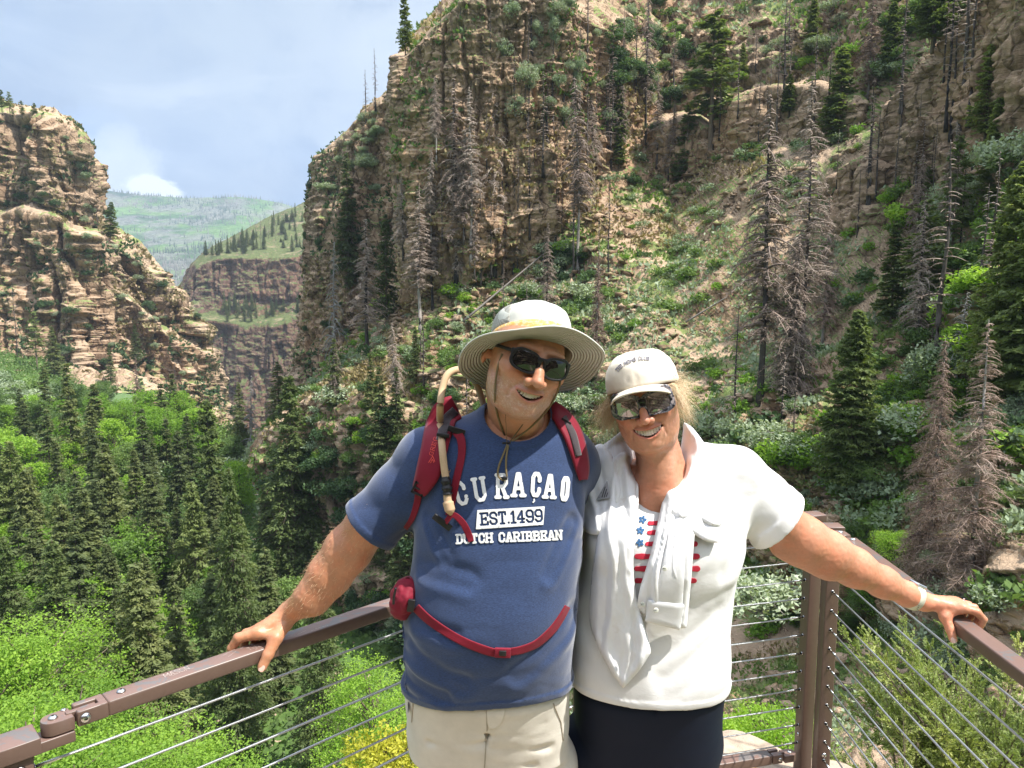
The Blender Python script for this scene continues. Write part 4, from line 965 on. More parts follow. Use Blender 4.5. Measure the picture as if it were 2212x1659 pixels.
def sdf_mesh(f, lo, hi, h, B=10):
    lo = np.asarray(lo, float); hi = np.asarray(hi, float); nb = np.ceil((hi - lo) / (h * B)).astype(int); n = nb * B + 1
    ce = np.stack(np.meshgrid(*[lo[k] + (np.arange(nb[k]) + .5) * B * h for k in range(3)], indexing='ij'), -1).reshape(-1, 3).astype(np.float32)
    fc = np.concatenate([f(ce[i:i + 200000]) for i in range(0, len(ce), 200000)]).reshape(nb)
    F = np.full(n, 1.0, np.float32); S = np.where(fc < 0, -1.0, 1.0).astype(np.float32)
    F[:-1, :-1, :-1] = S.repeat(B, 0).repeat(B, 1).repeat(B, 2)
    act = np.argwhere(np.abs(fc) < B * h * .87 * 1.5 + .004)
    o = np.stack(np.meshgrid(*[np.arange(B + 1)] * 3, indexing='ij'), -1).reshape(-1, 3)
    for s in range(0, len(act), 150):
        a = act[s:s + 150]; idx = (a[:, None] * B + o[None]).reshape(-1, 3)
        v = f((lo + idx * h).astype(np.float32)); F[idx[:, 0], idx[:, 1], idx[:, 2]] = v
    return nets(F, lo, h)
def nets(F, lo, h):
    neg = F < 0; nx, ny, nz = F.shape
    c = neg[:-1, :-1, :-1].astype(np.int8)
    for dx in (0, 1):
        for dy in (0, 1):
            for dz in (0, 1):
                if dx + dy + dz: c = c + neg[dx:nx - 1 + dx, dy:ny - 1 + dy, dz:nz - 1 + dz]
    cells = np.argwhere((c > 0) & (c < 8)); ids = np.full(c.shape, -1, np.int32); ids[cells[:, 0], cells[:, 1], cells[:, 2]] = np.arange(len(cells))
    acc = np.zeros((len(cells), 3)); cnt = np.zeros(len(cells))
    cr = [(a, b, d) for a in (0, 1) for b in (0, 1) for d in (0, 1)]
    for ax in range(3):
        for p in cr:
            if p[ax]: continue
            q = list(p); q[ax] = 1
            i0 = cells + p; i1 = cells + q; v0 = F[i0[:, 0], i0[:, 1], i0[:, 2]]; v1 = F[i1[:, 0], i1[:, 1], i1[:, 2]]
            m = (v0 < 0) != (v1 < 0); t = v0[m] / (v0[m] - v1[m]); pt = np.tile(np.array(p, float), (m.sum(), 1)); pt[:, ax] += t
            acc[m] += pt; cnt[m] += 1
    V_ = lo + (cells + acc / cnt[:, None]) * h
    faces = []
    for ax in range(3):
        a1, a2 = (ax + 1) % 3, (ax + 2) % 3
        sl0 = [slice(None)] * 3; sl1 = [slice(None)] * 3; sl0[ax] = slice(0, -1); sl1[ax] = slice(1, None)
        for k in (a1, a2): sl0[k] = slice(1, -1); sl1[k] = slice(1, -1)
        n0 = neg[tuple(sl0)]; n1 = neg[tuple(sl1)]; e = np.argwhere(n0 != n1); s = n0[e[:, 0], e[:, 1], e[:, 2]]
        e = e.copy(); e[:, a1] += 1; e[:, a2] += 1
        def cid(d1, d2):
            g = e.copy(); g[:, a1] += d1; g[:, a2] += d2; return ids[g[:, 0], g[:, 1], g[:, 2]]
        q = np.stack([cid(-1, -1), cid(0, -1), cid(0, 0), cid(-1, 0)], 1); q[~s] = q[~s][:, ::-1]; faces.append(q)
    Fq = np.concatenate(faces); Fq = Fq[(Fq >= 0).all(1)]
    return V_, Fq
def relax(V_, F, it=2, lam=.5):
    e = np.concatenate([F[:, [0, 1]], F[:, [1, 2]], F[:, [2, 3]], F[:, [3, 0]]]); deg = np.bincount(e.ravel(), minlength=len(V_)).astype(float)
    for _ in range(it):
        s = np.stack([np.bincount(e[:, 0], V_[e[:, 1], k], len(V_)) + np.bincount(e[:, 1], V_[e[:, 0], k], len(V_)) for k in range(3)], -1)
        V_ = V_ * (1 - lam) + lam * s / np.maximum(deg, 1)[:, None]
    return V_
def join_vf(parts):
    v = []; f = []; n = 0
    for a, b in parts: v.append(a); f.append(b + n); n += len(a)
    return np.concatenate(v), np.concatenate(f)
def bvh_of(V_, F): return BVHTree.FromPolygons([tuple(a) for a in V_.tolist()], F.tolist())
def rot(tilt=0, yaw=0, pitch=0):
    """head frame: face looks along -y; tilt > 0 lowers the picture-right side, yaw > 0 turns to picture right, pitch > 0 looks down"""
    return np.array(Matrix.Rotation(R(tilt), 3, 'Y') @ Matrix.Rotation(R(yaw), 3, 'Z') @ Matrix.Rotation(R(pitch), 3, 'X') )

# ---- flat shapes with clean outlines laid on a surface
def msq(fn, x0, x1, y0, y1, c):
    nx = int((x1 - x0) / c) + 2; ny = int((y1 - y0) / c) + 2
    X = x0 + np.arange(nx) * c; Y = y0 + np.arange(ny) * c; XX, YY = np.meshgrid(X, Y, indexing='ij')
    S = fn(XX.ravel(), YY.ravel()).reshape(nx, ny); I = S < 0
    cnt = I[:-1, :-1].astype(int) + I[1:, :-1] + I[1:, 1:] + I[:-1, 1:]
    ids = {}; pts = []; polys = []
    def cid(i, j):
        k = (i, j, -1, -1)
        if k not in ids: ids[k] = len(pts); pts.append((X[i], Y[j]))
        return ids[k]
    def eid(a, b):
        if b < a: a, b = b, a
        k = a + b
        if k not in ids:
            t = S[a] / (S[a] - S[b]); t = min(max(t, .02), .98); ids[k] = len(pts)
            pts.append((X[a[0]] * (1 - t) + X[b[0]] * t, Y[a[1]] * (1 - t) + Y[b[1]] * t))
        return ids[k]
    for i, j in np.argwhere(cnt > 0).tolist():
        co = [(i, j), (i + 1, j), (i + 1, j + 1), (i, j + 1)]
        if cnt[i, j] == 4: polys.append([cid(*q) for q in co]); continue
        pl = []
        for a, b in zip(co, co[1:] + co[:1]):
            if I[a]: pl.append(cid(*a))
            if I[a] != I[b]: pl.append(eid(a, b))
        if len(pl) >= 3: polys.append(pl)
    return np.array(pts), polys
class DepthMap:
    """Y distance of a surface behind each point of the photograph's frame"""
    def __init__(s, bvh, x0, x1, y0, y1, c=4.0, blurs=0, fill=True):
        s.x0, s.y0, s.c = x0, y0, c; nx = int((x1 - x0) / c) + 2; ny = int((y1 - y0) / c) + 2; D = np.full((nx, ny), np.nan)
        dirs = (W((x0 + np.arange(nx) * c)[:, None], (y0 + np.arange(ny) * c)[None], 1.0) - [0, 0, CAM_H])
        for i in range(nx):
            for j in range(ny):
                d = Vector(dirs[i, j]); h_ = bvh.ray_cast(CAMV, d.normalized())
                if h_[0] is not None: D[i, j] = h_[0].y
        s.raw = D.copy()
        for _ in range(400):
            m = np.isnan(D)
            if not m.any(): break
            A = np.pad(D, 1, constant_values=np.nan); st = np.stack([A[:-2, 1:-1], A[2:, 1:-1], A[1:-1, :-2], A[1:-1, 2:]])
            ok = ~np.isnan(st); cn = ok.sum(0); av = np.where(ok, st, 0).sum(0) / np.maximum(cn, 1); D[m & (cn > 0)] = av[m & (cn > 0)]
        s.D0 = D.copy()
        for _ in range(blurs):
            A = np.pad(D, 1, mode='edge'); D = (A[:-2, 1:-1] + A[2:, 1:-1] + A[1:-1, :-2] + A[1:-1, 2:] + 4 * D) / 8
        s.D = D
    def at(s, x, y):
        u = np.clip((np.asarray(x) - s.x0) / s.c, 0, s.D.shape[0] - 1.001); v = np.clip((np.asarray(y) - s.y0) / s.c, 0, s.D.shape[1] - 1.001)
        i = u.astype(int); j = v.astype(int); a = u - i; b = v - j; D = s.D
        return D[i, j] * (1 - a) * (1 - b) + D[i + 1, j] * a * (1 - b) + D[i, j + 1] * (1 - a) * b + D[i + 1, j + 1] * a * b
def poly_mesh(name, P, polys, mat, parent=None, smooth=True, solid=0, cols=None, offset=-1):
    me = bpy.data.meshes.new(name); me.from_pydata([tuple(p) for p in P.tolist()], [], polys); me.update()
    if smooth: me.polygons.foreach_set('use_smooth', np.ones(len(me.polygons), bool))
    me.materials.append(mat); o = bpy.data.objects.new(name, me); COL.objects.link(o)
    if parent: o.parent = parent
    if solid:
        md = o.modifiers.new('thickness', 'SOLIDIFY'); md.thickness = solid; md.offset = offset
    return o
def seg_d(x, y, pts, close=False):
    pts = list(pts) + ([pts[0]] if close else []); d = np.full(x.shape, 1e9)
    for (ax, ay), (bx, by) in zip(pts[:-1], pts[1:]):
        dx, dy = bx - ax, by - ay; t = np.clip(((x - ax) * dx + (y - ay) * dy) / (dx * dx + dy * dy + 1e-12), 0, 1)
        d = np.minimum(d, np.hypot(x - ax - t * dx, y - ay - t * dy))
    return d
def poly_sdf(pts):
    pts = [tuple(p) for p in pts]
    def f(x, y):
        d = seg_d(x, y, pts, True); inside = np.zeros(x.shape, bool)
        for (ax, ay), (bx, by) in zip(pts, pts[1:] + pts[:1]):
            m = (ay > y) != (by > y); xi = ax + (y - ay) * (bx - ax) / ((by - ay) + 1e-12); inside ^= m & (x < xi)
        return np.where(inside, -d, d)
    return f
def smooth_poly(pts, n=8):
    """closed Catmull-Rom through pts; a point given as (x, y, 1) stays a sharp corner"""
    out = []; m = len(pts)
    for i in range(m):
        p0, p1, p2, p3 = (np.array(pts[(i + k) % m][:2], float) for k in (-1, 0, 1, 2))
        if len(pts[i]) > 2: p0 = p1
        if len(pts[(i + 1) % m]) > 2: p3 = p2
        for t in np.arange(n) / n:
            out.append(tuple(.5 * ((2 * p1) + (p2 - p0) * t + (2 * p0 - 5 * p1 + 4 * p2 - p3) * t * t + (3 * p1 - p0 - 3 * p2 + p3) * t ** 3)))
    return out
def crom(pts, n=8):
    P = [np.array(p, float) for p in pts]; P = [2 * P[0] - P[1]] + P + [2 * P[-1] - P[-2]]; out = []
    for i in range(1, len(P) - 2):
        for t in np.arange(n) / n:
            out.append(.5 * ((2 * P[i]) + (P[i + 1] - P[i - 1]) * t + (2 * P[i - 1] - 5 * P[i] + 4 * P[i + 1] - P[i + 2]) * t * t + (3 * P[i] - P[i - 1] - 3 * P[i + 1] + P[i + 2]) * t ** 3))
    out.append(P[-2]); return np.array(out)
def glyphs():
    def s(*b): return [[(x0, y), (x1, y)] for x0, x1, y in b]
    w = .62; G = {}
    G['C'] = (w, [[(w, .68), (w, .82), (w - .17, 1), (.17, 1), (0, .82), (0, .18), (.17, 0), (w - .17, 0), (w, .18), (w, .30)]])
    G['G'] = (w, [[(w, .70), (w, .82), (w - .17, 1), (.17, 1), (0, .82), (0, .18), (.17, 0), (w - .17, 0), (w, .18), (w, .45), (w * .6, .45)]])
    G['U'] = (w, [[(0, 1), (0, .18), (.17, 0), (w - .17, 0), (w, .18), (w, 1)]] + s((-.12, .12, 1), (w - .12, w + .12, 1)))
    G['R'] = (w, [[(.02, 0), (.02, 1)], [(-.08, 1), (w - .17, 1), (w, .85), (w, .62), (w - .17, .48), (0, .48)], [(w - .3, .48), (w, 0)]] + s((-.1, .16, 0), (w - .1, w + .12, 0)))
    G['A'] = (w, [[(0, 0), (w / 2 - .06, 1), (w / 2 + .06, 1), (w, 0)], [(.14, .33), (w - .14, .33)]] + s((-.12, .14, 0), (w - .14, w + .12, 0)))
    G['O'] = (w, [[(0, .18), (0, .82), (.17, 1), (w - .17, 1), (w, .82), (w, .18), (w - .17, 0), (.17, 0), (0, .18)]])
    G['E'] = (w, [[(.04, 0), (.04, 1)], [(-.1, 1), (w, 1), (w, .78)], [(-.1, 0), (w, 0), (w, .22)], [(.04, .5), (w - .18, .5)], [(w - .18, .4), (w - .18, .6)]])
    G['F'] = (w, [[(.04, 0), (.04, 1)], [(-.1, 1), (w, 1), (w, .78)], [(.04, .5), (w - .18, .5)], [(-.1, 0), (.2, 0)]])
    G['S'] = (w, [[(w, .72), (w, .84), (w - .16, 1), (.16, 1), (0, .84), (0, .66), (.16, .53), (w - .16, .47), (w, .34), (w, .16), (w - .16, 0), (.16, 0), (0, .16), (0, .28)]])
    G['T'] = (w, [[(0, .78), (0, 1), (w, 1), (w, .78)], [(w / 2, 1), (w / 2, 0)]] + s((w / 2 - .17, w / 2 + .17, 0)))
    G['1'] = (.36, [[(-.02, .80), (.18, 1), (.18, 0)]] + s((-.02, .38, 0)))
    G['4'] = (w, [[(.42, 0), (.42, 1), (0, .40), (0, .30), (w, .30)]] + s((.26, .58, 0)))
    G['9'] = (w, [[(0, .18), (.16, 0), (w - .16, 0), (w, .2), (w, .84), (w - .16, 1), (.16, 1), (0, .84), (0, .60), (.16, .44), (w, .44)]])
    G['.'] = (.1, [[(.05, .03), (.05, .05)]])
    G['D'] = (w, [[(.05, 0), (.05, 1)], [(-.1, 1), (w - .17, 1), (w, .82), (w, .18), (w - .17, 0), (-.1, 0)]])
    G['H'] = (w, [[(0, 0), (0, 1)], [(w, 0), (w, 1)], [(0, .5), (w, .5)]] + s((-.13, .13, 0), (-.13, .13, 1), (w - .13, w + .13, 0), (w - .13, w + .13, 1)))
    G['I'] = (.3, [[(.15, 0), (.15, 1)]] + s((-.02, .32, 0), (-.02, .32, 1)))
    G['B'] = (w, [[(.05, 0), (.05, 1)], [(-.1, 1), (w - .18, 1), (w - .02, .86), (w - .02, .66), (w - .18, .53), (0, .53)], [(w - .18, .53), (w, .38), (w, .15), (w - .17, 0), (-.1, 0)]])
    G['N'] = (w, [[(0, 0), (0, 1), (w, 0), (w, 1)]] + s((-.13, .13, 0), (-.13, .05, 1), (w - .13, w + .13, 1)))
    G['Y'] = (w, [[(0, 1), (w / 2, .48), (w, 1)], [(w / 2, .48), (w / 2, 0)]])
    G['M'] = (.8, [[(0, 0), (0, 1), (.4, .35), (.8, 1), (.8, 0)]])
    G['P'] = (w, [[(.02, 0), (.02, 1), (w - .17, 1), (w, .85), (w, .62), (w - .17, .46), (0, .46)]])
    G['L'] = (.55, [[(.02, 1), (.02, 0), (.55, 0)]])
    G[' '] = (.35, [])
    return G
GL = glyphs()
def text_sdf(txt, p0, p1, h0, h1, t=.2, gap=.30, lean=0.0, sq=1.0):
    """baseline from p0 to p1 (picture coordinates, y down), letter heights h0..h1"""
    ws = [GL[c][0] * sq for c in txt]; tot = sum(ws) + gap * (len(txt) - 1); p0 = np.array(p0, float); p1 = np.array(p1, float)
    dv = p1 - p0; L = np.hypot(*dv); e = dv / L; up = np.array([e[1], -e[0]]); unit_ = L / tot; segs = []; x = 0
    for c, w_ in zip(txt, ws):
        for pl in GL[c][1]:
            q = []
            for gx_, gy_ in pl:
                f = (x + gx_ * sq) / tot; h = h0 + (h1 - h0) * f; q.append(tuple(p0 + e * ((x + gx_ * sq) * unit_) + up * gy_ * h + e * gy_ * h * lean))
            segs.append(q)
        x += w_ + gap
    tk = t * (h0 + h1) / 2
    def f(X, Y):
        d = np.full(X.shape, 1e9)
        for q in segs:
            xs = [a[0] for a in q]; ys = [a[1] for a in q]; m = (X > min(xs) - tk * 2) & (X < max(xs) + tk * 2) & (Y > min(ys) - tk * 2) & (Y < max(ys) + tk * 2)
            if m.any(): d[m] = np.minimum(d[m], seg_d(X[m], Y[m], q))
        return d - tk / 2
    return f
def laid(name, fn, box, c, dm, mat, parent, lift=.0016, solid=.0012):
    pts, polys = msq(fn, *box, c)
    P = W(pts[:, 0], pts[:, 1], dm.at(pts[:, 0], pts[:, 1]) - lift)
    return poly_mesh(name, P, polys, mat, parent, solid=solid, offset=0)
# ============================================================= railing
mr = Mat('brown_powder_coat'); po = mr.obj()
n1_ = mr.noise(po, 14, 6, .68, .6); n2_ = mr.noise(mr.mapping(po, (60, 60, 60)), 1, 3, .6)
g_ = mr.geo(); sp = mr.n('ShaderNodeSeparateXYZ'); mr.l(g_.outputs['True Normal'], sp.inputs[0])
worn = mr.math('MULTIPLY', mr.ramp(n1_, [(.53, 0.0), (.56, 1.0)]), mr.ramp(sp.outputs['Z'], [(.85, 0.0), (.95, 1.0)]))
base = mr.mix(n2_, (.095, .060, .046), (.125, .080, .062)); top_tone = mr.mix(mr.ramp(sp.outputs['Z'], [(.8, 0.0), (.95, 1.0)]), base, (.17, .105, .085))  # base brown, with a lighter brown on upward faces
mr.col(mr.mix(worn, top_tone, (.13, .115, .11))); mr.set(Roughness=.38, Specular_IOR_Level=.5); mr.bump(n2_, .12, .001)
M_RAIL = mr.m
ms_ = Mat('steel_cable'); tw_ = ms_.n('ShaderNodeTexWave', wave_type='BANDS', bands_direction='DIAGONAL'); tw_.inputs['Scale'].default_value = 160; ms_.l(ms_.obj(), tw_.inputs['Vector'])
ms_.col((.46, .47, .48)); ms_.set(Metallic=.85, Roughness=.38); ms_.bump(tw_.outputs['Fac'], .6, .0008); M_CABLE = ms_.m
mb_ = Mat('bolt_steel'); mb_.col((.55, .54, .52)); mb_.set(Metallic=1, Roughness=.25); M_BOLT = mb_.m
mh_ = Mat('dark_hole'); mh_.col((.01, .01, .01)); mh_.set(Roughness=.9); M_HOLE = mh_.m
TOP = 1.07; RW, RH = .052, .036
A_ = np.array([-1.02, 1.475]); B_ = np.array([.262, 2.705]); C_ = np.array([1.190, 2.935]); D_ = np.array([1.222, 2.835]); E_ = np.array([1.222, -.25])
def bolt(parent, c, n, r=.011):
    n = np.array(n, float) / np.linalg.norm(n); c = np.array(c); m = MB(); q = np.array([0, .35, .7, 1.0]); 
    m.tube(c + n * (q * r * .62)[:, None], r * np.sqrt(1 - (q * .93) ** 2), 14); o = m.build('bolt', M_BOLT, parent)
    k = MB(); k.tube(c + n * np.array([[.25], [.66]]) * r, [r * .3, r * .3], 6); k.build('socket', M_HOLE, o, smooth=False)
def clevis(parent, c, d, w=.048, flip=False):
    """rounded hinge knuckle: flat tongue with half-round end, and the slotted block"""
    d = np.array([d[0], d[1], 0.0]); Rm = frame_rot(d); m = MB(); c = np.array(c, float)
    th = np.linspace(-math.pi / 2, math.pi / 2, 13); xs = np.concatenate([np.cos(th) * w / 2, [-.035, -.035]]); ys = np.concatenate([np.sin(th) * w / 2, [w / 2, -w / 2]])
    k = len(xs); ring = np.stack([xs, ys], 1)
    v = np.concatenate([np.column_stack([ring, np.full(k, z)]) for z in (-.016, .010, .012)]); v[2 * k:, :2] *= .95
    v = v @ Rm.T + c; j = np.arange(k); j2 = (j + 1) % k
    m.add(v, np.concatenate([np.stack([j + a * k, j2 + a * k, j2 + (a + 1) * k, j + (a + 1) * k], 1) for a in (0, 1)]))
    cap = np.concatenate([v[2 * k:], [v[2 * k:].mean(0)]]); m.add(cap, np.stack([j, j2, np.full(k, k)], 1))
    cap = np.concatenate([v[:k], [v[:k].mean(0)]]); m.add(cap, np.stack([j2, j, np.full(k, k)], 1))
    o = m.build('hinge', M_RAIL, parent, smooth=False); bolt(o, c + [0, 0, .012], (0, 0, 1), .010); return o
def post(parent, p, ang, top=TOP, w=.052, holes=None, holed=None, capd=(.066, .066)):
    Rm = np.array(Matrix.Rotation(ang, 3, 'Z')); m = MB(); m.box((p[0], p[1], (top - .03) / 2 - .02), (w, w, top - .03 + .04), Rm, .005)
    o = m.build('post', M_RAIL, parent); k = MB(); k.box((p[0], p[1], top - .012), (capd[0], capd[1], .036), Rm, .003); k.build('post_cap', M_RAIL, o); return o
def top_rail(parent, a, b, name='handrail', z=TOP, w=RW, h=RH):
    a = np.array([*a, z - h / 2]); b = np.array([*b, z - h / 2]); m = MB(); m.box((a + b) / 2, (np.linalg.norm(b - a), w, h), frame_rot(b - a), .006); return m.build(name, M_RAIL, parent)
NC = 12
def cables(parent, a, b, off=0.0, ferr=None):
    for i in range(NC):
        z = TOP - .10 - i * .0765; m = MB(); P0 = np.array([*a, z]); P1 = np.array([*b, z]); q = np.linspace(0, 1, 9)[:, None]
        P = P0 + q * (P1 - P0); P[:, 2] -= .002 * np.sin(q[:, 0] * math.pi) * (1 + i % 3); m.tube(P, .0030, 8); c = m.build('cable', M_CABLE, parent)
        for e, s in ((P0, 1), (P1, -1)):
            d = (P1 - P0) * s / np.linalg.norm(P1 - P0)
            if ferr is None or (s == -1) == (ferr == 'end'):
                f = MB(); f.tube(np.stack([e + d * .002, e + d * .05]), .0036, 8); f.build('ferrule', M_BOLT, c)
                f = MB(); f.tube(np.stack([e - d * .001, e + d * .0015]), .0068, 12); f.build('hole', M_BOLT, c); f = MB(); f.tube(np.stack([e + d * .0015, e + d * .0022]), .0052, 12); f.build('hole', M_HOLE, c)
def unit2(v): return v / np.linalg.norm(v)
# left run
dL = unit2(B_ - A_); aL = math.atan2(dL[1], dL[0])
S1 = empty('railing', (0, 0, 0), 'brown metal cable railing run under the man\'s hand, left of the couple', 'railing', 'runs of the overlook railing')
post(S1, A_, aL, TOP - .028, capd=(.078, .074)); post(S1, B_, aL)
top_rail(S1, A_ + dL * .170, B_ - dL * .06)
clevis(S1, (*(A_ + dL * .070), TOP - .020), -dL); 
m = MB(); m.box((*(A_ + dL * .055), TOP - .052), (.10, .05, .024), frame_rot([*dL, 0]), .003); m.build('bracket', M_RAIL, S1)
m = MB(); R1 = frame_rot([*dL, 0]); nL = np.array([dL[1], -dL[0]])
for s in (-1, 1): m.box((*(A_ + dL * .141 + nL * s * .0175), TOP - .018), (.062, .0165, .035), R1, .004)
m.box((*(A_ + dL * .123), TOP - .018), (.06, .013, .026), R1, .003); m.box((*(A_ + dL * .163), TOP - .018), (.016, .050, .0345), R1, .002)
hb = m.build('hinge_block', M_RAIL, S1); bolt(hb, (*(A_ + dL * .125 + nL * .0258), TOP - .018), (*nL, 0), .0115); bolt(S1, (*(A_ + dL * .205), TOP), (0, 0, 1), .010)
for s_ in (1,):
    bolt(S1, (*(A_ + nL * .026), TOP - .085), (*nL, 0), .012)
bolt(S1, (*(A_ + dL * .095 + nL * -.02), TOP - .008), (0, 0, 1), .006)
cables(S1, A_ + dL * .03, B_ - dL * .03)
top_rail(S1, A_ + dL * .07, B_ - dL * .06, 'bottom_rail', .10)
# scratches cut into the paint of the left handrail
sm_ = Mat('scratched_paint'); sm_.col((.42, .34, .30)); sm_.set(Roughness=.6)
def scratch(txt, along, side, h, t=.09):
    n = text_sdf(txt, (0, 0), (len(txt) * h * .62, 0), h, h, t, .28); pts, polys = msq(n, -h, len(txt) * h * .7 + h, -h * 1.2, h * .2, h / 14)
    o3 = np.array([*(A_ + dL * along + nL * side), TOP + .0007]); P = o3 + pts[:, :1] * [*dL, 0] + pts[:, 1:2] * [*nL, 0]
    poly_mesh('scratches', P, polys, sm_.m, S1, smooth=False)
scratch('MASON', .30, .004, .018, .07); scratch('TENNES', .50, .008, .015, .06)
g = random.Random(4); mm_ = MB()
for _ in range(46):
    a = g.uniform(.28, 1.3); c = np.array([*(A_ + dL * a + nL * g.uniform(-.018, .018)), TOP + .0006]); t = g.uniform(-.6, .6); L = g.uniform(.004, .022); e = np.array([*(dL * math.cos(t) + nL * math.sin(t)), 0]); f_ = np.cross(e, (0, 0, 1)) * .0004
    mm_.add([c - e * L - f_, c + e * L - f_, c + e * L + f_, c - e * L + f_], [[0, 1, 2, 3]])
mm_.build('scratches', sm_.m, S1, smooth=False)
# middle run
dM = unit2(C_ - B_); aM = math.atan2(dM[1], dM[0]); nM = np.array([dM[1], -dM[0]])
S2 = empty('railing', (0, 0, 0), 'brown metal cable railing run behind the woman, ending at the corner posts', 'railing', 'runs of the overlook railing')
post(S2, C_, aM, TOP + .012); top_rail(S2, B_ + dM * .06, C_ - dM * .10); cables(S2, B_ + dM * .03, C_ - dM * .028, ferr='end')
clevis(S2, (*(C_ - dM * .062), TOP - .02), dM)
top_rail(S2, B_ + dM * .05, C_ - dM * .155, 'bottom_rail', .105, w=.05, h=.04)
m = MB(); R2 = frame_rot([*dM, 0])
for s in (-1, 1): m.box((*(C_ - dM * .131 + nM * s * .0175), .085), (.045, .0165, .038), R2, .004)
m.box((*(C_ - dM * .118), .085), (.06, .013, .028), R2, .003); hb = m.build('hinge_block', M_RAIL, S2); bolt(hb, (*(C_ - dM * .122 + nM * .026), .085), (*nM, 0), .009)
clevis(S2, (*(C_ - dM * .062), .080), dM)
bolt(S2, (*(C_ - dM * .026), .165), (*-dM, 0), .008)
# right run
dR = np.array([0.0, -1.0]); 
S3 = empty('railing', (0, 0, 0), 'brown metal cable railing run coming towards the camera, under the woman\'s hand', 'railing', 'runs of the overlook railing')
post(S3, D_, 0, TOP - .004); top_rail(S3, D_ + dR * .14, E_); clevis(S3, (*(D_ + dR * .065), TOP - .018), -dR); cables(S3, D_ + dR * .026, E_, ferr='start')
bolt(S3, (*(D_ + dR * .17), TOP), (0, 0, 1), .010); bolt(S3, (D_[0], D_[1] - .026, .15), (0, -1, 0), .010)
top_rail(S3, D_ + dR * .12, E_, 'bottom_rail', .09); m = MB(); m.box((D_[0], D_[1] - .05, .075), (.05, .06, .03), None, .01); m.build('bracket', M_RAIL, S3)
post(S3, E_, 0)
# run going off to the left of the nearest post
S4 = empty('railing', (0, 0, 0), 'end of another brown railing run entering at the lower left corner', 'railing', 'runs of the overlook railing')
dK = unit2(np.array([-.35, -.9])); F_ = A_ + dK * 1.5
top_rail(S4, A_ + dK * .06, F_, z=TOP - .09); clevis(S4, (*(A_ + dK * .045), TOP - .10), -dK); cables(S4, A_ + dK * .03, F_); post(S4, F_, 0)

# rock shelf the railing stands on
mk = Mat('sandstone_slab'); po = mk.geo().outputs['Position']
a = mk.noise(po, 2.2, 8, .65); b = mk.noise(po, 22, 6, .7); cr = mk.vor(mk.mapping(po, (1, 1, .5)), 1.6, 'DISTANCE_TO_EDGE')
c = mk.ramp(a, [(.3, (.30, .22, .16)), (.5, (.42, .33, .25)), (.7, (.50, .42, .34))]); c = mk.mix(.7, c, mk.ramp(b, [(.3, .6), (.7, 1.15)]), 'MULTIPLY')
c = mk.mix(.6, c, mk.ramp(cr, [(0, .35), (.025, 1.0)]), 'MULTIPLY')
lic = mk.ramp(mk.noise(po, 5, 6, .75), [(.60, 0.0), (.64, 1.0)]); c = mk.mix(mk.math('MULTIPLY', lic, .8), c, (.50, .20, .05))
lic2 = mk.ramp(mk.noise(mk.mapping(po, (1.3, 1.3, 1.3)), 7, 6, .75), [(.60, 0.0), (.65, 1.0)]); c = mk.mix(mk.math('MULTIPLY', lic2, .6), c, (.36, .36, .20))
mk.col(c); mk.set(Roughness=.95); mk.bump(mk.math('ADD', a, mk.math('MULTIPLY', b, .3)), .8, .05)
out = [(-3.2, -3), (-2.6, .2), (-1.45, 1.35), (-.9, 1.95), (-.25, 2.5), (.10, 2.95), (.42, 3.22), (.75, 3.16), (1.02, 3.30), (1.22, 3.10), (1.48, 2.9), (1.52, 1.6), (1.60, .2), (1.7, -3)]
out = crom(out, 7)[:, :2]; n = len(out); rows = []
ce = np.array([0, .8]); g = np.random.default_rng(3)
for k, (s, z) in enumerate([(0.0, 0), (.35, 0), (.7, 0), (.9, -.005), (.97, -.015), (1.0, -.04), (1.02, -.12), (1.01, -.3), (1.05, -.6), (1.04, -1.2), (1.12, -2.5), (1.15, -6), (1.3, -14), (1.6, -30), (2.2, -45)]):
    p = ce + (out - ce) * s; rows.append(np.column_stack([p, np.full(n, z)]))
P = np.array(rows); Q = densify_world = None
def upsample(A, f):
    i = np.linspace(0, A.shape[0] - 1, (A.shape[0] - 1) * f + 1); a = np.floor(i).astype(int).clip(0, A.shape[0] - 2); t = (i - a)[:, None, None]; return A[a] * (1 - t) + A[a + 1] * t
P = upsample(P, 6); P = upsample(P.transpose(1, 0, 2), 3).transpose(1, 0, 2); dep = sstep(0, -2, P[..., 2]) * .5 + .02; edge = sstep(-.003, -.2, P[..., 2])
nn = np.stack([fbm(P * 1.7, 4, 501), fbm(P * 1.7, 4, 502), fbm(P * [1, 1, 3.5] * 1.4, 4, 503)], -1); P = P + nn * (edge * .10 + dep * .5)[..., None] * [1, 1, .6]
P[..., 2] += (1 - edge) * .006 * fbm(P * 5, 3, 504)
nr, ncol = P.shape[:2]; i = np.arange(nr - 1)[:, None] * ncol; j = np.arange(ncol - 1)[None]
tag(mesh_np('rock_shelf', P.reshape(-1, 3), np.stack([i + j, i + ncol + j, i + ncol + j + 1, i + j + 1], -1).reshape(-1, 4), mk.m), kind='structure')
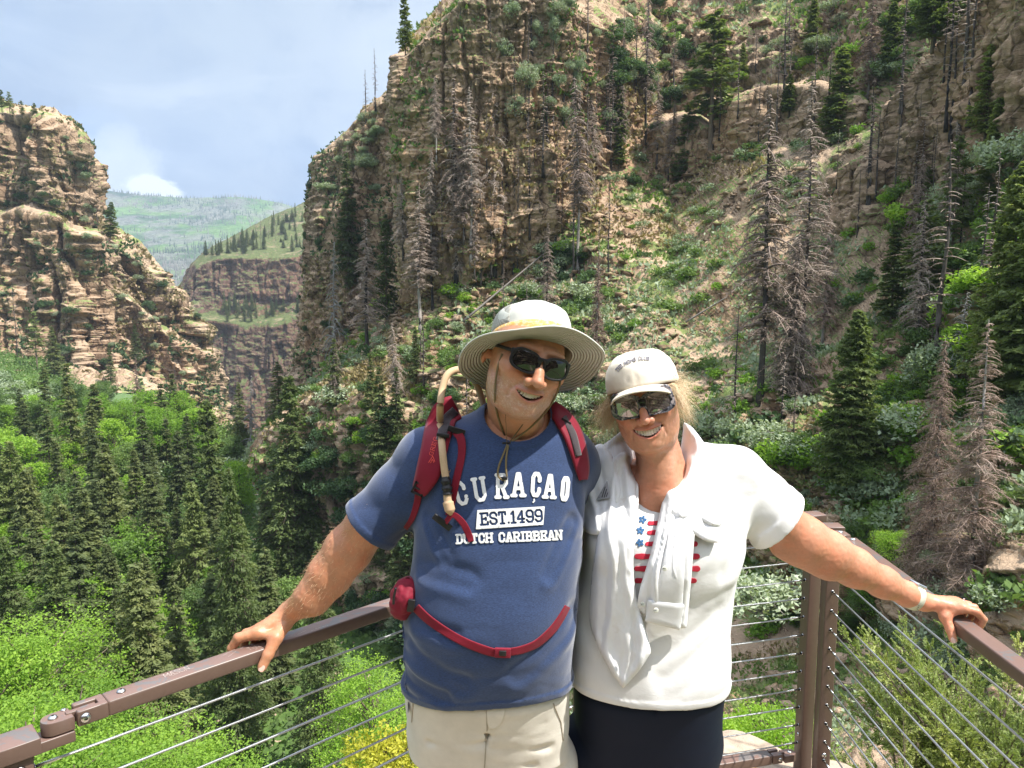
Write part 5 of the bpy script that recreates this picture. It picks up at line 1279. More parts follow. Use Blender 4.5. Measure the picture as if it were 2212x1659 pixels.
# juniper by the right run
def juniper(seed, n=170000, h=1.9, w=.95):
    g = np.random.default_rng(seed); k = MB(); C = []; U = []; Vv = []
    for b in range(90):
        az = g.uniform(0, 6.28); el = g.uniform(.15, 1.25); L = g.uniform(.55, 1.0) * (h if el > .8 else w * 1.25) * .85
        d = np.array([math.cos(az) * math.cos(el), math.sin(az) * math.cos(el), math.sin(el)]); q = np.linspace(0, 1, 7)[:, None]
        P = d * q * L + np.array([0, 0, .12]) * q ** 2 + g.normal(0, .02, 3) * q; k.tube(P, .012 * (1.15 - q[:, 0]), 5, cap=False)
        m = n // 90; nt_ = 30; s = g.uniform(.25, 1, nt_); base = d * s[:, None] * L + np.array([0, 0, .12]) * s[:, None] ** 2
        td = unit(d * .8 + g.normal(0, .6, (nt_, 3)) + [0, 0, .55]); tl = g.uniform(.10, .26, nt_) * (1.25 - s * .5)
        for e in range(nt_):
            k.tube(np.stack([base[e], base[e] + td[e] * tl[e]]), [.003, .0012], 3, cap=False)
        per = m // nt_ + 6; ti = np.repeat(np.arange(nt_), per); u = g.uniform(.15, 1.05, len(ti)); rad = tl[ti] * .22 * (1.15 - u)
        o = unit(g.normal(0, 1, (len(ti), 3))); c = base[ti] + td[ti] * (tl[ti] * u)[:, None] + o * (rad * g.random(len(ti)) ** .5)[:, None]
        du = unit(td[ti] + o * .55 + g.normal(0, .25, (len(ti), 3))); dv = unit(np.cross(du, g.normal(0, 1, (len(ti), 3)))); sz = g.uniform(.6, 1.3, len(ti))[:, None]
        C.append(c); U.append(du * .012 * sz); Vv.append(dv * .0046 * sz)
    P, F = quads(np.concatenate(C), np.concatenate(U), np.concatenate(Vv))
    return k.build('stem', B_BARK, link=False), mesh_np('foliage', P, F, L_JUN, smooth=False, link=False)
L_JUN = leaf_mat('juniper_scales', ((.15, .20, .07), (.28, .34, .11), (.46, .47, .17)), .35, .1)
jp = juniper(1), juniper(2)
for i, (x, y, d, s, w, lab) in enumerate([(2120, 1720, 4.6, .70, .95, 'yellow-green juniper bush behind the right railing cables, largest and rightmost'), (1960, 1830, 4.3, .45, .75, 'small juniper bush low behind the cables, left of the larger juniper')]):
    p = V(x, y, d); o = empty('juniper', p, lab, 'juniper bush', 'junipers by the railing'); o.scale = (w, w, s); o.rotation_euler = (0, 0, i * 2.0)
    put('stem', jp[i][0], o); put('foliage', jp[i][1], o)
    m = MB(); q = np.array([[0, 0, -2.6], [.05, 0, -1.2], [0, 0, .25]]); m.tube(q, [.05, .04, .03], 7); m.build('trunk', B_BARK, o)
# rock face behind the camera (seen only in the sunglasses)
ctrl = None
nx_, nz_ = 160, 70; uu = np.linspace(-1, 1, nx_); hh_ = np.linspace(-1.5, 7.5, nz_); UU, HH = np.meshgrid(uu, hh_); P = np.stack([UU * 14, -5.2 - 2.5 * (1 - UU ** 2) - .25 * HH, HH], -1)
P[..., 1] += 1.1 * ridged(P * [.35, .3, .2], 3, 901) + .5 * vnoise(P * [.3, .3, 1.6], 903) + .2 * fbm(P * 1.6, 3, 905)
i = np.arange(nz_ - 1)[:, None] * nx_; j = np.arange(nx_ - 1)[None]
bw = mesh_np('rock_face', P.reshape(-1, 3), np.stack([i + j, i + j + 1, i + nx_ + j + 1, i + nx_ + j], -1).reshape(-1, 4)[:, ::-1], M_cliff, smooth=False); tag(bw, kind='structure')
# ============================================================= people
def skin_mat(name, rough=.42):
    m = Mat(name); c = m.attr('col'); g = m.obj(); n = m.noise(g, 130, 4, .6); n2 = m.noise(g, 900, 2, .6)
    bl = m.noise(g, 28, 4, .6); c = m.mix(.6, c, m.ramp(bl, [(.32, (.88, .95, 1.0)), (.5, (1, 1, 1)), (.68, (1.10, .90, .84))]), 'MULTIPLY')
    m.col(m.mix(.7, c, m.ramp(m.math('ADD', m.math('MULTIPLY', n, .6), m.math('MULTIPLY', n2, .4)), [(.3, .80), (.7, 1.15)]), 'MULTIPLY')); m.set(Roughness=rough, Specular_IOR_Level=.4, Subsurface_Weight=.12, Subsurface_Scale=.01)
    m.b.inputs['Subsurface Radius'].default_value = (1, .35, .2); m.bump(m.math('ADD', n, m.math('MULTIPLY', n2, .5)), .25, .0012); return m.m
M_SKIN = skin_mat('skin')
def plain(name, c, rough=.7, var=.12, scale=60, bumpd=.0006, **k):
    m = Mat(name); n = m.noise(m.obj(), scale, 4, .6); m.col(m.mix(1, c, m.ramp(n, [(.3, 1 - var), (.7, 1 + var)]), 'MULTIPLY')); m.set(Roughness=rough, **k)
    if bumpd: m.bump(n, .5, bumpd)
    return m.m
def cloth_mat(name, c, weave=1400, var=.1, rough=.9, heather=0, sheen=.3, stain=None):
    m = Mat(name); o = m.obj(); n = m.noise(o, 18, 4, .6); w = m.noise(m.mapping(o, (.35, 1, 1.6)), weave * .35, 2, .6)
    cc = m.mix(1, c, m.ramp(n, [(.3, 1 - var), (.7, 1 + var)]), 'MULTIPLY')
    if heather: cc = m.mix(heather, cc, m.ramp(w, [(.35, .55), (.65, 1.55)]), 'MULTIPLY')
    if stain: cc = m.mix(m.ramp(m.noise(o, 9, 5, .7), [(.60, 0.0), (.74, .55)]), cc, stain)
    m.col(cc); m.set(Roughness=rough, Specular_IOR_Level=.15, Sheen_Weight=sheen, Sheen_Roughness=.5); nb = m.bump(w, .35, .0006); wr = m.noise(m.mapping(o, (1, 1, 1.5)), 9, 4, .5, .5); m.bump(wr, .35, .008, nb); return m.m
def head_sdf(P, s=1.0, fem=False):
    P = P / np.stack([1 + (.03 if fem else .075) * sstep(-.10, -.015, P[:, 2]), np.ones(len(P)), np.ones(len(P))], 1)
    """face towards -y, origin midway between the ears at eye height; metres"""
    x, y, z = P[:, 0], P[:, 1], P[:, 2]; ax = np.abs(x); Q = np.stack([ax, y, z], 1)
    d = ell(P, (0, .020, .022), (.0745, .094, .080))
    d = smin(d, ell(P, (0, -.022, -.020), (.0665, .072, .070)), .03)
    jw = .058 if not fem else .056
    d = smin(d, ell(P, (0, -.034, -.070), (jw + .006, .050, .046)), .03)
    d = smin(d, ell(Q, (jw - .012, -.012, -.060), (.022, .032, .034)), .03)
    d = smin(d, ell(P, (0, -.074, -.104), (.022, .016, .014)), .026)
    d = smin(d, ell(P, (0, -.026, -.100), (.052, .044, .026)), .03)           # soft under the chin
    d = smin(d, ell(Q, (.037, -.068, -.034), (.020, .018, .017)), .018)         # smiling cheeks
    d = smin(d, ell(Q, (.052, -.050, -.022), (.018, .020, .016)), .02)
    d = smin(d, ell(Q, (.024, -.082, .024), (.026, .012, .009)), .015)           # brow
    d = smax(d, -ell(Q, (.031, -.098, .002), (.017, .014, .011)), .014)          # eye hollow
    d = smin(d, ell(Q, (.031, -.078, .001), (.0125, .0125, .0115)), .003)
    nw = 1.0 if not fem else .88
    d = smin(d, cone(P, (0, -.086, .012), (0, -.110, -.030), .0085 * nw, .0115 * nw), .010)
    d = smin(d, ell(P, (0, -.1145, -.039), (.0125 * nw, .0125, .0110)), .006)
    d = smin(d, ell(Q, (.0150 * nw, -.0985, -.042), (.0095, .0120, .0095)), .005)
    d = smax(d, -ell(Q, (.0062, -.109, -.0505), (.0032, .0055, .0035)), .003)
    # mouth: muzzle, lips, open smile
    mx = .030 if not fem else .035; mo = .0076 if not fem else .0092; k = 9.5 if not fem else 11.0; mz = -.0735; zc = mz + k * x * x; t = np.clip(ax / mx, 0, 1)
    d = smin(d, ell(P, (0, -.068, -.072), (.034, .024, .026)), .018)
    face_y = -.0925 + 7.5 * x * x
    lip = .0044 * (1 - t * t) ** .5 + .0010
    up = np.sqrt((np.maximum(ax - mx, 0)) ** 2 + (z - (zc + (mo - .0012) * (1 - t ** 2) + .0033)) ** 2 + (y - face_y) ** 2) - lip
    dn = np.sqrt((np.maximum(ax - mx, 0)) ** 2 + (z - (zc - (mo + .0010) * (1 - t ** 2) - .0030)) ** 2 + (y - face_y - .003) ** 2) - lip * 1.15
    d = smin(d, np.minimum(up, dn), .005)
    hole = np.maximum(np.abs(z - (zc - .0006)) - (mo * np.clip(1 - t ** 2, 0, 1) ** .7 - .0004), np.maximum(ax - mx, y + .070))
    d = smax(d, -hole, .0022)
    # folds beside the mouth, under the eyes
    def crease(pts, r, dep): 
        c = chain(Q, [(p, r) for p in pts], .004); return dep * np.exp(-np.clip(c + r, 0, 1) ** 2 / (r * r * 1.2))
    d = d + crease([(.0155, -.100, -.040), (.028, -.088, -.052), (.0375, -.078, -.066), (.038, -.072, -.082)], .0035, .0030)
    d = d + crease([(.014, -.092, -.088), (0, -.094, -.090)], .005, .0016)
    d = d + crease([(.052, -.062, -.006), (.064, -.040, -.014), (.068, -.025, -.026)], .0022, .0011) + crease([(.053, -.062, .001), (.066, -.040, -.004)], .0020, .0009)
    d = d + crease([(.054, -.050, -.040), (.052, -.046, -.062), (.046, -.048, -.080)], .0035, .0012)
    for zz_, xx_ in ((.040, .040), (.048, .040), (.056, .038)): d = d + crease([(0, -.0925, zz_), (xx_, -.078, zz_ - .002)], .0020, .0007)
    d = d + crease([(.004, -.098, .020), (.006, -.096, .034)], .0022, .0012)
    d = d + .00045 * vnoise(P * 220, 77) + .0009 * vnoise(P * 70, 78) * sstep(-.02, -.05, y)
    # ears
    ea = R(-18); ca, sa = math.cos(ea), math.sin(ea); Re = np.array([[ca, 0, sa], [0, 1, 0], [-sa, 0, ca]]) 
    e = ell(Q, (.083, .016, -.008), (.0075, .0185, .031), np.array(Matrix.Rotation(R(20), 3, 'Z')))
    e = smax(e, -ell(Q, (.089, .010, -.004), (.006, .011, .019)), .005)
    e = smin(e, ell(Q, (.078, .004, -.016), (.006, .006, .010)), .005)
    d = smin(d, e, .006)
    return d
def head_cols(L, base, lipc, red, stub=None):
    x, y, z = L[:, 0], L[:, 1], L[:, 2]; ax = np.abs(x); c = np.tile(np.array(base, float), (len(L), 1))
    def add(w, col): nonlocal c; c = c * (1 - w[:, None]) + np.array(col) * w[:, None]
    g3 = lambda cx, cy, cz, r: np.exp(-((ax - cx) ** 2 + (y - cy) ** 2 + (z - cz) ** 2) / r ** 2)
    add(.55 * g3(0, -.11, -.038, .020), red); add(.5 * g3(.042, -.075, -.034, .026), red); add(.5 * g3(.085, .01, -.01, .03), red)
    if stub is not None:
        w = sstep(-.035, -.062, z) * sstep(.03, -.01, y) * sstep(-.145, -.115, z) * (1 - np.exp(-((ax / .036) ** 2 + ((z + .073) / .014) ** 2) ** 2)); n = vnoise(L * 900, 5) * .5 + .5
        add(w * .35, (.36, .26, .21)); add(w * (.05 + .30 * (n > .6)), stub)
    mz = -.0735 + 10 * x * x; t = np.clip(ax / .033, 0, 1); w = np.exp(-((z - mz) / (.0125 * np.sqrt(1 - t * t) + .0022)) ** 4) * (ax < .035) * sstep(-.078, -.086, y - 7.5 * x * x)
    add(.75 * w, lipc); add(sstep(-.082, -.076, y - 7.5 * x * x) * (ax < .034) * (np.abs(z - mz) < .009) * (y > -.088) * (y < -.03) , (.10, .02, .018))
    return np.clip(c, 0, 1)
def teeth(name, Rm, org, s, parent, n=8, w=.0260, mat=None, th_=.0105):
    m = MB(); k = 9.5
    for i in range(n):
        u = (i + .5) / n * 2 - 1; x = u * w; wd = w * 2 / n * (1.08 if abs(u) < .3 else .95); h = th_ * (1 - .3 * abs(u)); z = -.0735 + k * x * x + .0024 - h * .12
        y = -.0848 + 9.0 * x * x; v, f3, f4 = bmesh_box((wd * .985, .005, h), .0013)
        a = -u * .55; Rz = np.array(Matrix.Rotation(a, 3, 'Z')); v = v @ Rz.T + [x, y, z]; v = v * s @ Rm.T + org
        if len(f3): m.v.append(v); m.f3.append(f3 + m.n); m.f4.append(f4 + m.n); m.n += len(v)
    o = m.build(name, mat, parent); return o
mt_ = Mat('teeth'); mt_.col((.86, .80, .70)); mt_.set(Roughness=.25, Specular_IOR_Level=.5); M_TEETH = mt_.m
def glasses(Rm, org, s, parent, mat, lensmat, w=.053, h=.040, gap=.0165, style=0, rim=.0038, label=None):
    """frame and lenses in head coordinates"""
    fy = lambda x: -.1060 + 3.4 * x * x
    def lens2(x, z):
        q = np.abs(x) - (gap / 2 + w / 2); top = .004 * (q / (w / 2)) if style == 0 else .008 * (q / (w / 2))
        zz = z + .003; e = 2.7 if style == 0 else 4.2
        a = np.abs(q + .14 * zz) / (w / 2); b = np.abs(zz - top) / (h / 2); return ((a ** e + b ** e + 1e-9) ** (1 / e) - 1) * h / 2
    def f(P):
        x, y, z = P[:, 0], P[:, 1], P[:, 2]; L2 = lens2(x, z); dy = np.abs(y - fy(x)); ring = np.maximum(np.abs(L2 - rim * .55) - rim * (.62 if style == 0 else .85), dy - .0024)
        br = np.maximum(np.maximum(np.abs(z - .0085 + 30 * x * x) - .0036, np.abs(x) - gap * .75), dy - .0028)
        hx = gap / 2 + w; hinge = np.maximum(np.maximum(np.abs(np.abs(x) - hx - .001) - .0045, np.abs(z - .0095) - .0062), dy - .003)
        Q = np.stack([np.abs(x), y, z], 1); tp = chain(Q, [((hx + .002, -.094 + .012, .0095), .0042), ((.079, -.03, .008), .0036), ((.081, .010, .006), .0032), ((.079, .030, -.012), .003)], .002)
        tp = np.maximum(tp, np.abs(Q[:, 0] - interp(y, [-.08, -.03, .03], [hx + .002, .079, .080])) - .0021)
        return smin(smin(ring, br, .003), np.minimum(smin(hinge, tp, .004), 9), .002)
    Vv_, F = sdf_mesh(f, (-.095, -.115, -.032), (.095, .040, .03), .00115); Vv_ = relax(Vv_, F, 2)
    o = mesh_np('sunglasses_frame', Vv_ * s @ Rm.T + org, F, mat, parent)
    for sg in (-1, 1):
        fn = lambda X, Y: np.where(X * sg > 0, lens2(X, Y), 1.0)
        pts, polys = msq(fn, min(sg * .002, sg * .075), max(sg * .002, sg * .075), -.03, .03, .0017)
        L = np.column_stack([pts[:, 0], fy(pts[:, 0]) + .0003, pts[:, 1]]); 
        c0 = gap / 2 + w / 2; L[:, 1] -= .0035 * (1 - ((np.abs(pts[:, 0]) - c0) / (w / 2)) ** 2) * (1 - (pts[:, 1] / (h / 2)) ** 2).clip(0)
        lo_ = poly_mesh('lens', L * s @ Rm.T + org, polys, lensmat, o, solid=.001, offset=0)
    return o
ml = Mat('dark_lens'); ml.col((.008, .007, .008)); ml.set(Roughness=.03, Specular_IOR_Level=.6, Coat_Weight=.4, Coat_Roughness=.02); M_LENS = ml.m
ml2 = Mat('mirrored_lens'); ml2.col((.30, .27, .28)); ml2.set(Roughness=.04, Metallic=.85, Coat_Weight=1.0, Coat_Roughness=.02); M_LENS2 = ml2.m
M_BLACKP = plain('black_plastic', (.018, .017, .018), .35, .1, bumpd=0)

# ------------------------------------------------------------- the man
man = None
RM = rot(18, 16, -3); SM = 1.06
OM = np.array(V(1169, 781, 1.675)) - (np.array([0, -.096, .004]) * SM) @ RM.T
def to_head(P, Rm, org, s): return ((P - org.astype(np.float32)) @ Rm.astype(np.float32)) / s
def P3(x, y, d): return tuple(W(x, y, d).tolist())
neck0 = tuple((OM + (np.array([0, .028, -.070]) * SM) @ RM.T).tolist())
neck1 = P3(1118, 925, 1.875)
def man_head(P):
    d = head_sdf(to_head(P, RM, OM, SM)) * SM
    n = cone(P, neck0, neck1, .066, .070); n = smin(n, cone(P, P3(1128, 892, 1.785), P3(1120, 940, 1.84), .045, .05), .03)
    return smin(d, n, .022)
# arm and hand on the left rail
rail_y = lambda X: A_[1] + (X - A_[0]) * dL[1] / dL[0]
def on_rail(x, up=0.0, side=0.0):
    """point of the left handrail's top that shows near picture column x"""
    t = np.linspace(.1, 1.7, 400); p = A_ + dL * t[:, None]; Z = TOP; yw = p[:, 1] * math.cos(PITCH) - (Z - CAM_H) * math.sin(PITCH); xs = 1106 + FP * p[:, 0] / yw
    q = p[np.argmin(np.abs(xs - x))] + nL * side; return np.array([q[0], q[1], TOP + up])
h0 = on_rail(560)
def hp(along, side, up): return tuple(np.array([*(h0[:2] + dL * along + nL * side), TOP + up]).tolist())
WR = hp(.085, .002, .062)
fingers_m = [
 [(hp(.000, -.004, .031), .0150), (hp(-.040, -.026, .024), .0130), (hp(-.053, -.040, -.004), .0115), (hp(-.053, -.038, -.024), .0102)],
 [(hp(.014, -.020, .034), .0135), (hp(-.012, -.045, .020), .0118), (hp(-.018, -.047, -.012), .0104), (hp(-.016, -.038, -.034), .0092)],
 [(hp(.034, -.024, .033), .0130), (hp(.014, -.047, .016), .0112), (hp(.010, -.047, -.014), .0100), (hp(.012, -.037, -.034), .0090)],
 [(hp(.052, -.022, .030), .0118), (hp(.038, -.045, .012), .0098), (hp(.034, -.044, -.012), .0088), (hp(.035, -.036, -.028), .0080)]]
thumb_m = [(hp(.066, .012, .040), .0175), (hp(.030, .034, .022), .0168), (hp(.004, .040, -.012), .0138), (hp(-.012, .040, -.038), .0122)]
arm_m = [(P3(930, 985, 1.845), .062), (P3(800, 1128, 1.862), .0530), (P3(752, 1188, 1.875), .0555), (P3(712, 1242, 1.875), .0510), (P3(676, 1290, 1.87), .041), (WR, .0275)]
def hand_sdf(P, fingers, thumb, wr, wrr=.0265, k=.012):
    d = None
    for f in fingers:
        c = chain(P, f, .004); kn = cone(P, wr, f[0][0], wrr * .72, f[0][1] * .98); c = smin(c, kn, .008)
        d = c if d is None else smin(d, c, .0035)
    pal = None
    for a, b in zip(fingers[:-1], fingers[1:]):
        m_ = cone(P, wr, tuple((np.array(a[0][0]) + np.array(b[0][0])) / 2), wrr * .8, .0125); pal = m_ if pal is None else smin(pal, m_, .006)
    d = smin(d, pal, .008); th = chain(P, thumb, .005); th = smin(th, cone(P, wr, thumb[0][0], wrr * .8, thumb[0][1]), .012)
    web = cone(P, thumb[1][0], fingers[0][0][0], .010, .010)
    return smin(smin(d, th, .007), web, .012)
def man_arm(P):
    d = chain(P, arm_m, .03); h_ = hand_sdf(P, fingers_m, thumb_m, WR); d = smin(d, h_, .014)
    return d + .0008 * vnoise(P * 160, 3)
hidden_arm = [(P3(1240, 990, 1.88), .058), (P3(1300, 1130, 2.02), .048), (P3(1400, 1190, 2.14), .036), (P3(1480, 1180, 2.13), .030), (P3(1530, 1175, 2.12), .026)]
def px_rows(rows):
    out = []
    for y, xl, xr, cy, ry in rows:
        a = W(xl, y, cy); b = W(xr, y, cy); out.append((a[2], (a[0] + b[0]) / 2, cy, (b[0] - a[0]) / 2, ry))
    return sorted(out)
MT = px_rows([(872, 1078, 1165, 1.88, .045), (890, 1035, 1200, 1.875, .068), (908, 985, 1235, 1.87, .088), (935, 945, 1252, 1.865, .105), (965, 920, 1260, 1.86, .118), (1000, 910, 1262, 1.855, .126), (1050, 908, 1258, 1.85, .134), (1130, 904, 1253, 1.84, .142), (1230, 893, 1247, 1.83, .155),
              (1310, 880, 1242, 1.825, .165), (1400, 872, 1234, 1.83, .160), (1490, 876, 1229, 1.85, .142), (1560, 880, 1228, 1.86, .132), (1620, 886, 1226, 1.865, .12)])
LEGS_M = [[(P3(975, 1590, 1.87), .064), ((-.145, 1.90, .50), .062), ((-.150, 1.93, .10), .042)], [(P3(1142, 1590, 1.87), .064), ((.075, 1.90, .50), .062), ((.085, 1.93, .10), .042)]]
def man_rest(P):
    d = loft_sdf(P, MT) + .012 + .055 * sstep(1.08, .98, P[:, 2]); d = smin(d, chain(P, hidden_arm, .03), .02)
    for L in LEGS_M: d = smin(d, chain(P, L, .03), .02)
    return d
V1, F1 = sdf_mesh(man_head, (neck1[0] - .15, 1.62, 1.47), (.16, 2.02, 1.93), .0024); V1 = relax(V1, F1, 1, .3)
V2, F2 = sdf_mesh(man_arm, (-.80, 1.60, .98), (-.10, 2.02, 1.72), .0030); V2 = relax(V2, F2, 2, .4)
V3, F3 = sdf_mesh(man_rest, (-.36, 1.6, .06), (.62, 2.25, 1.62), .009)
H1 = to_head(V1, RM, OM, SM); SK = (.46, .215, .115)
c1 = head_cols(H1, SK, (.44, .165, .12), (.52, .19, .115), (.60, .50, .42)); 
def arm_cols(Vx, base, red, f=.35, sc_=9):
    n = fbm(Vx * sc_, 3, 9)[:, None]; return np.clip(np.array(base) * (1 + .08 * n) * (1 - f * .5) + np.array(red) * f * .5 * (1 + n), 0, 1)
c2 = arm_cols(V2, SK, (.56, .245, .14)); c3 = np.tile(np.array(SK), (len(V3), 1))
VV, FF = join_vf([(V1, F1), (V2, F2), (V3, F3)])
man = mesh_np('person', VV, FF, M_SKIN, cols=np.concatenate([c1, c2, c3]))
tag(man, 'smiling man in navy shirt and brimmed sun hat, one hand on the left handrail', 'person')
teeth('teeth', RM, OM, SM, man, mat=M_TEETH)
# thumb nail and arm hair
def nail(tip, dirn, nrm, w, l, parent):
    t = np.array(dirn) / np.linalg.norm(dirn); n_ = np.array(nrm, float); n_ -= t * (n_ @ t); n_ /= np.linalg.norm(n_); s_ = np.cross(t, n_); m = MB(); u = np.linspace(-1, 1, 7)
    g_ = np.array([[s_ * w * a * (1 - .25 * b * b) + t * l * b + n_ * (-.35 * w * a * a) for a in u] for b in u]).reshape(-1, 3) + np.array(tip); i = np.arange(6)[:, None] * 7; j = np.arange(6)[None]
    m.add(g_, np.stack([i + j, i + j + 1, i + 8 + j, i + 7 + j], -1).reshape(-1, 4)); return m.build('nail', M_NAIL, parent)
mn = Mat('nail'); mn.col((.66, .42, .34)); mn.set(Roughness=.28, Specular_IOR_Level=.5); M_NAIL = mn.m
tt = np.array(thumb_m[-1][0]); td = tt - np.array(thumb_m[-2][0]); camd = np.array([0, 0, CAM_H]) - tt
nail(tt + camd / np.linalg.norm(camd) * .0124 + td * .12, td, camd + np.array([-.3, 0, 0]), .0072, .008, man)
mhair = Mat('arm_hair'); mhair.col((.72, .52, .32)); mhair.set(Roughness=.5)
g = np.random.default_rng(5); nrm2 = None
ob_ = bvh_of(V2, F2); hm = MB()
for _ in range(1500):
    k = g.integers(0, len(V2)); p = V2[k]
    lo_, nn_, fi_, dd_ = ob_.find_nearest(Vector(p)); n_ = np.array(nn_)
    if p[0] > -.30 or p[2] < 1.12: continue
    t_ = unit(np.array([-.55, -.1, -.7]) + g.normal(0, .35, 3)); e = p + n_ * .005 + t_ * .009; hm.tube(np.stack([p, p + n_ * .0035 + t_ * .003, e]), [.00028, .0002, .0001], 3, cap=False)
hm.build('arm_hair', mhair.m, man)

# T-shirt
def folds(P, seed, amp):
    a = ridged(P * [3.2, 3.0, 9.5] + fbm(P * 3, 2, seed)[:, None] * .9, 2, seed + 1); b = fbm(P * [9, 9, 5], 3, seed + 2)
    return amp * (.75 * a + .45 * b) + .0004 * ridged(P * [17, 17, 24] + fbm(P * 8, 2, seed + 5)[:, None] * 1.2, 2, seed + 6)
hem_z = W(1050, 1525, 1.70)[2]
def man_shirt(P):
    d = loft_sdf(P, MT) - .005
    sl = chain(P, [(P3(985, 975, 1.86), .070), (P3(930, 996, 1.855), .080), (P3(868, 1064, 1.86), .073), (P3(806, 1128, 1.863), .070), (P3(766, 1168, 1.87), .071)], .03)
    cut = (P - A3(*P3(797, 1137, 1.865))) @ unit(A3(*P3(740, 1190, 1.87)) - A3(*P3(812, 1118, 1.865))); cut = cut - 12 * np.maximum(P[:, 0] - P3(868, 1100, 1.86)[0], 0)
    sl2 = chain(P, [(P3(1190, 975, 1.86), .066), (P3(1232, 1000, 1.885), .066), (P3(1280, 1080, 1.97), .060), (P3(1310, 1130, 2.01), .056)], .03)
    w = sstep(hem_z + .75, hem_z + .05, P[:, 2]); fd = folds(P, 700, 1.0) * (.0012 + .0038 * w)
    body = smin(smin(d, sl, .035), sl2, .03) + fd
    # long diagonal pulls under the arm and low on the belly
    for (a, b, r, dep) in [((905, 1225, 1.72), (1010, 1252, 1.68), .016, .007), ((880, 1395, 1.74), (1000, 1470, 1.69), .018, .008), ((1240, 1330, 1.74), (1120, 1450, 1.68), .018, .007), ((930, 1120, 1.74), (960, 1200, 1.70), .012, .005), ((1230, 1130, 1.75), (1190, 1240, 1.69), .012, .005), ((860, 1440, 1.75), (960, 1500, 1.70), .012, .007), ((905, 1340, 1.72), (980, 1372, 1.67), .012, .004)]:
        c = cone(P, P3(*a), P3(*b), r, r); body = body + dep * np.exp(-(np.clip(c, 0, 1) / r) ** 2)
        c = cone(P, P3(a[0], a[1] + 20, a[2]), P3(b[0], b[1] + 20, b[2]), r, r); body = body - dep * .55 * np.exp(-(np.clip(c, 0, 1) / r) ** 2)
    inner = body + .0085; zc = hem_z - .01 + .010 * np.sin(P[:, 0] * 9 + 1)
    cutz = zc - P[:, 2]
    nk = cone(P, P3(1118, 850, 1.70), P3(1118, 898, 1.84), .079, .079); nk = np.minimum(nk, cone(P, P3(1118, 898, 1.84), P3(1118, 850, 1.90), .079, .079))
    col = np.abs(nk) - .0035
    sh = np.maximum(np.maximum(body, -inner), cutz); sh = np.maximum(sh, cut); 
    sh = smax(sh, -nk, .003); rib = np.maximum(np.abs(nk - .010) - .010, np.abs(body) - .0032); sh = smin(sh, np.maximum(rib, -nk), .002)
    hemr = np.maximum(np.abs(P[:, 2] - zc - .011) - .0105, np.abs(body + .001) - .0042); cuffr = np.maximum(np.abs(cut + .011) - .0105, np.abs(body + .001) - .0042)
    return np.minimum(np.minimum(sh, np.maximum(hemr, cutz)), np.where(cut > -.03, np.maximum(cuffr, cut), 1))
VS, FS = sdf_mesh(man_shirt, (-.42, 1.60, .88), (.36, 2.14, 1.68), .0036); VS = relax(VS, FS, 2, .45)
M_NAVY = cloth_mat('navy_jersey', (.029, .050, .118), heather=.5, var=.08, sheen=.35)
shirt = mesh_np('t_shirt', VS, FS, M_NAVY, man); shirt['label'] = 'navy blue T-shirt with distressed white lettering'
bvS = bvh_of(VS, FS); dmS = DepthMap(bvS, 820, 1300, 860, 1560, 3.0, blurs=1); dmSb = DepthMap.__new__(DepthMap); dmSb.__dict__ = dict(dmS.__dict__); D = dmS.D0.copy()
for _ in range(12):
    A = np.pad(D, 1, mode='edge'); D = (A[:-2, 1:-1] + A[2:, 1:-1] + A[1:-1, :-2] + A[1:-1, 2:] + 4 * D) / 8
dmSb.D = D
mp_ = Mat('white_print'); n_ = mp_.noise(mp_.obj(), 70, 5, .7); mp_.col(mp_.mix(1, (.72, .72, .72), mp_.ramp(n_, [(.3, .88), (.6, 1.05)]), 'MULTIPLY')); mp_.set(Roughness=.75)
Z3 = lambda x, y: (810 + .2441 * x, 864 + .2441 * y)
def worn_text(f, seed):
    def g_(X, Y):
        P = np.stack([X * .16, Y * .10, X * 0 + seed], 1); n = ridged(P, 2, seed); return np.maximum(f(X, Y), (n - .90) * 12)
    return g_
def arch(parts):
    fs = [text_sdf(c, Z3(*a), Z3(*b), h * .2441, h * .2441, t, 0, sq=1) for c, a, b, h, t in parts]
    return lambda X, Y: np.minimum.reduce([f(X, Y) for f in fs])
cur = arch([('C', (752, 925), (822, 905), 186, .170), ('U', (905, 890), (978, 878), 190, .170), ('R', (1085, 860), (1160, 860), 196, .170), ('A', (1228, 845), (1310, 845), 190, .170), ('C', (1392, 842), (1450, 845), 190, .18), ('A', (1505, 858), (1578, 862), 190, .170), ('O', (1652, 878), (1696, 882), 188, .18)])
ced = lambda X, Y: seg_d(X, Y, [Z3(1408, 880), Z3(1410, 893), Z3(1400, 905)]) - 1.6
laid('lettering', worn_text(lambda X, Y: np.minimum(cur(X, Y), ced(X, Y)), 3), (975, 1240, 1005, 1100), .75, dmS, mp_.m, shirt)
bx = poly_sdf([Z3(905, 975), Z3(1502, 942), Z3(1490, 1105), Z3(893, 1145)]); est = text_sdf('EST.1499', Z3(945, 1105), Z3(1478, 1072), 100 * .2441, 100 * .2441, .20, .26)
laid('lettering', worn_text(lambda X, Y: np.maximum(bx(X, Y), -est(X, Y)), 5), (1020, 1185, 1085, 1150), .75, dmS, mp_.m, shirt)
dc = text_sdf('DUTCH CARIBBEAN', Z3(728, 1268), Z3(1648, 1232), 74 * .2441, 74 * .2441, .24, .34)
laid('lettering', worn_text(dc, 8), (980, 1225, 1140, 1182), .6, dmS, mp_.m, shirt)

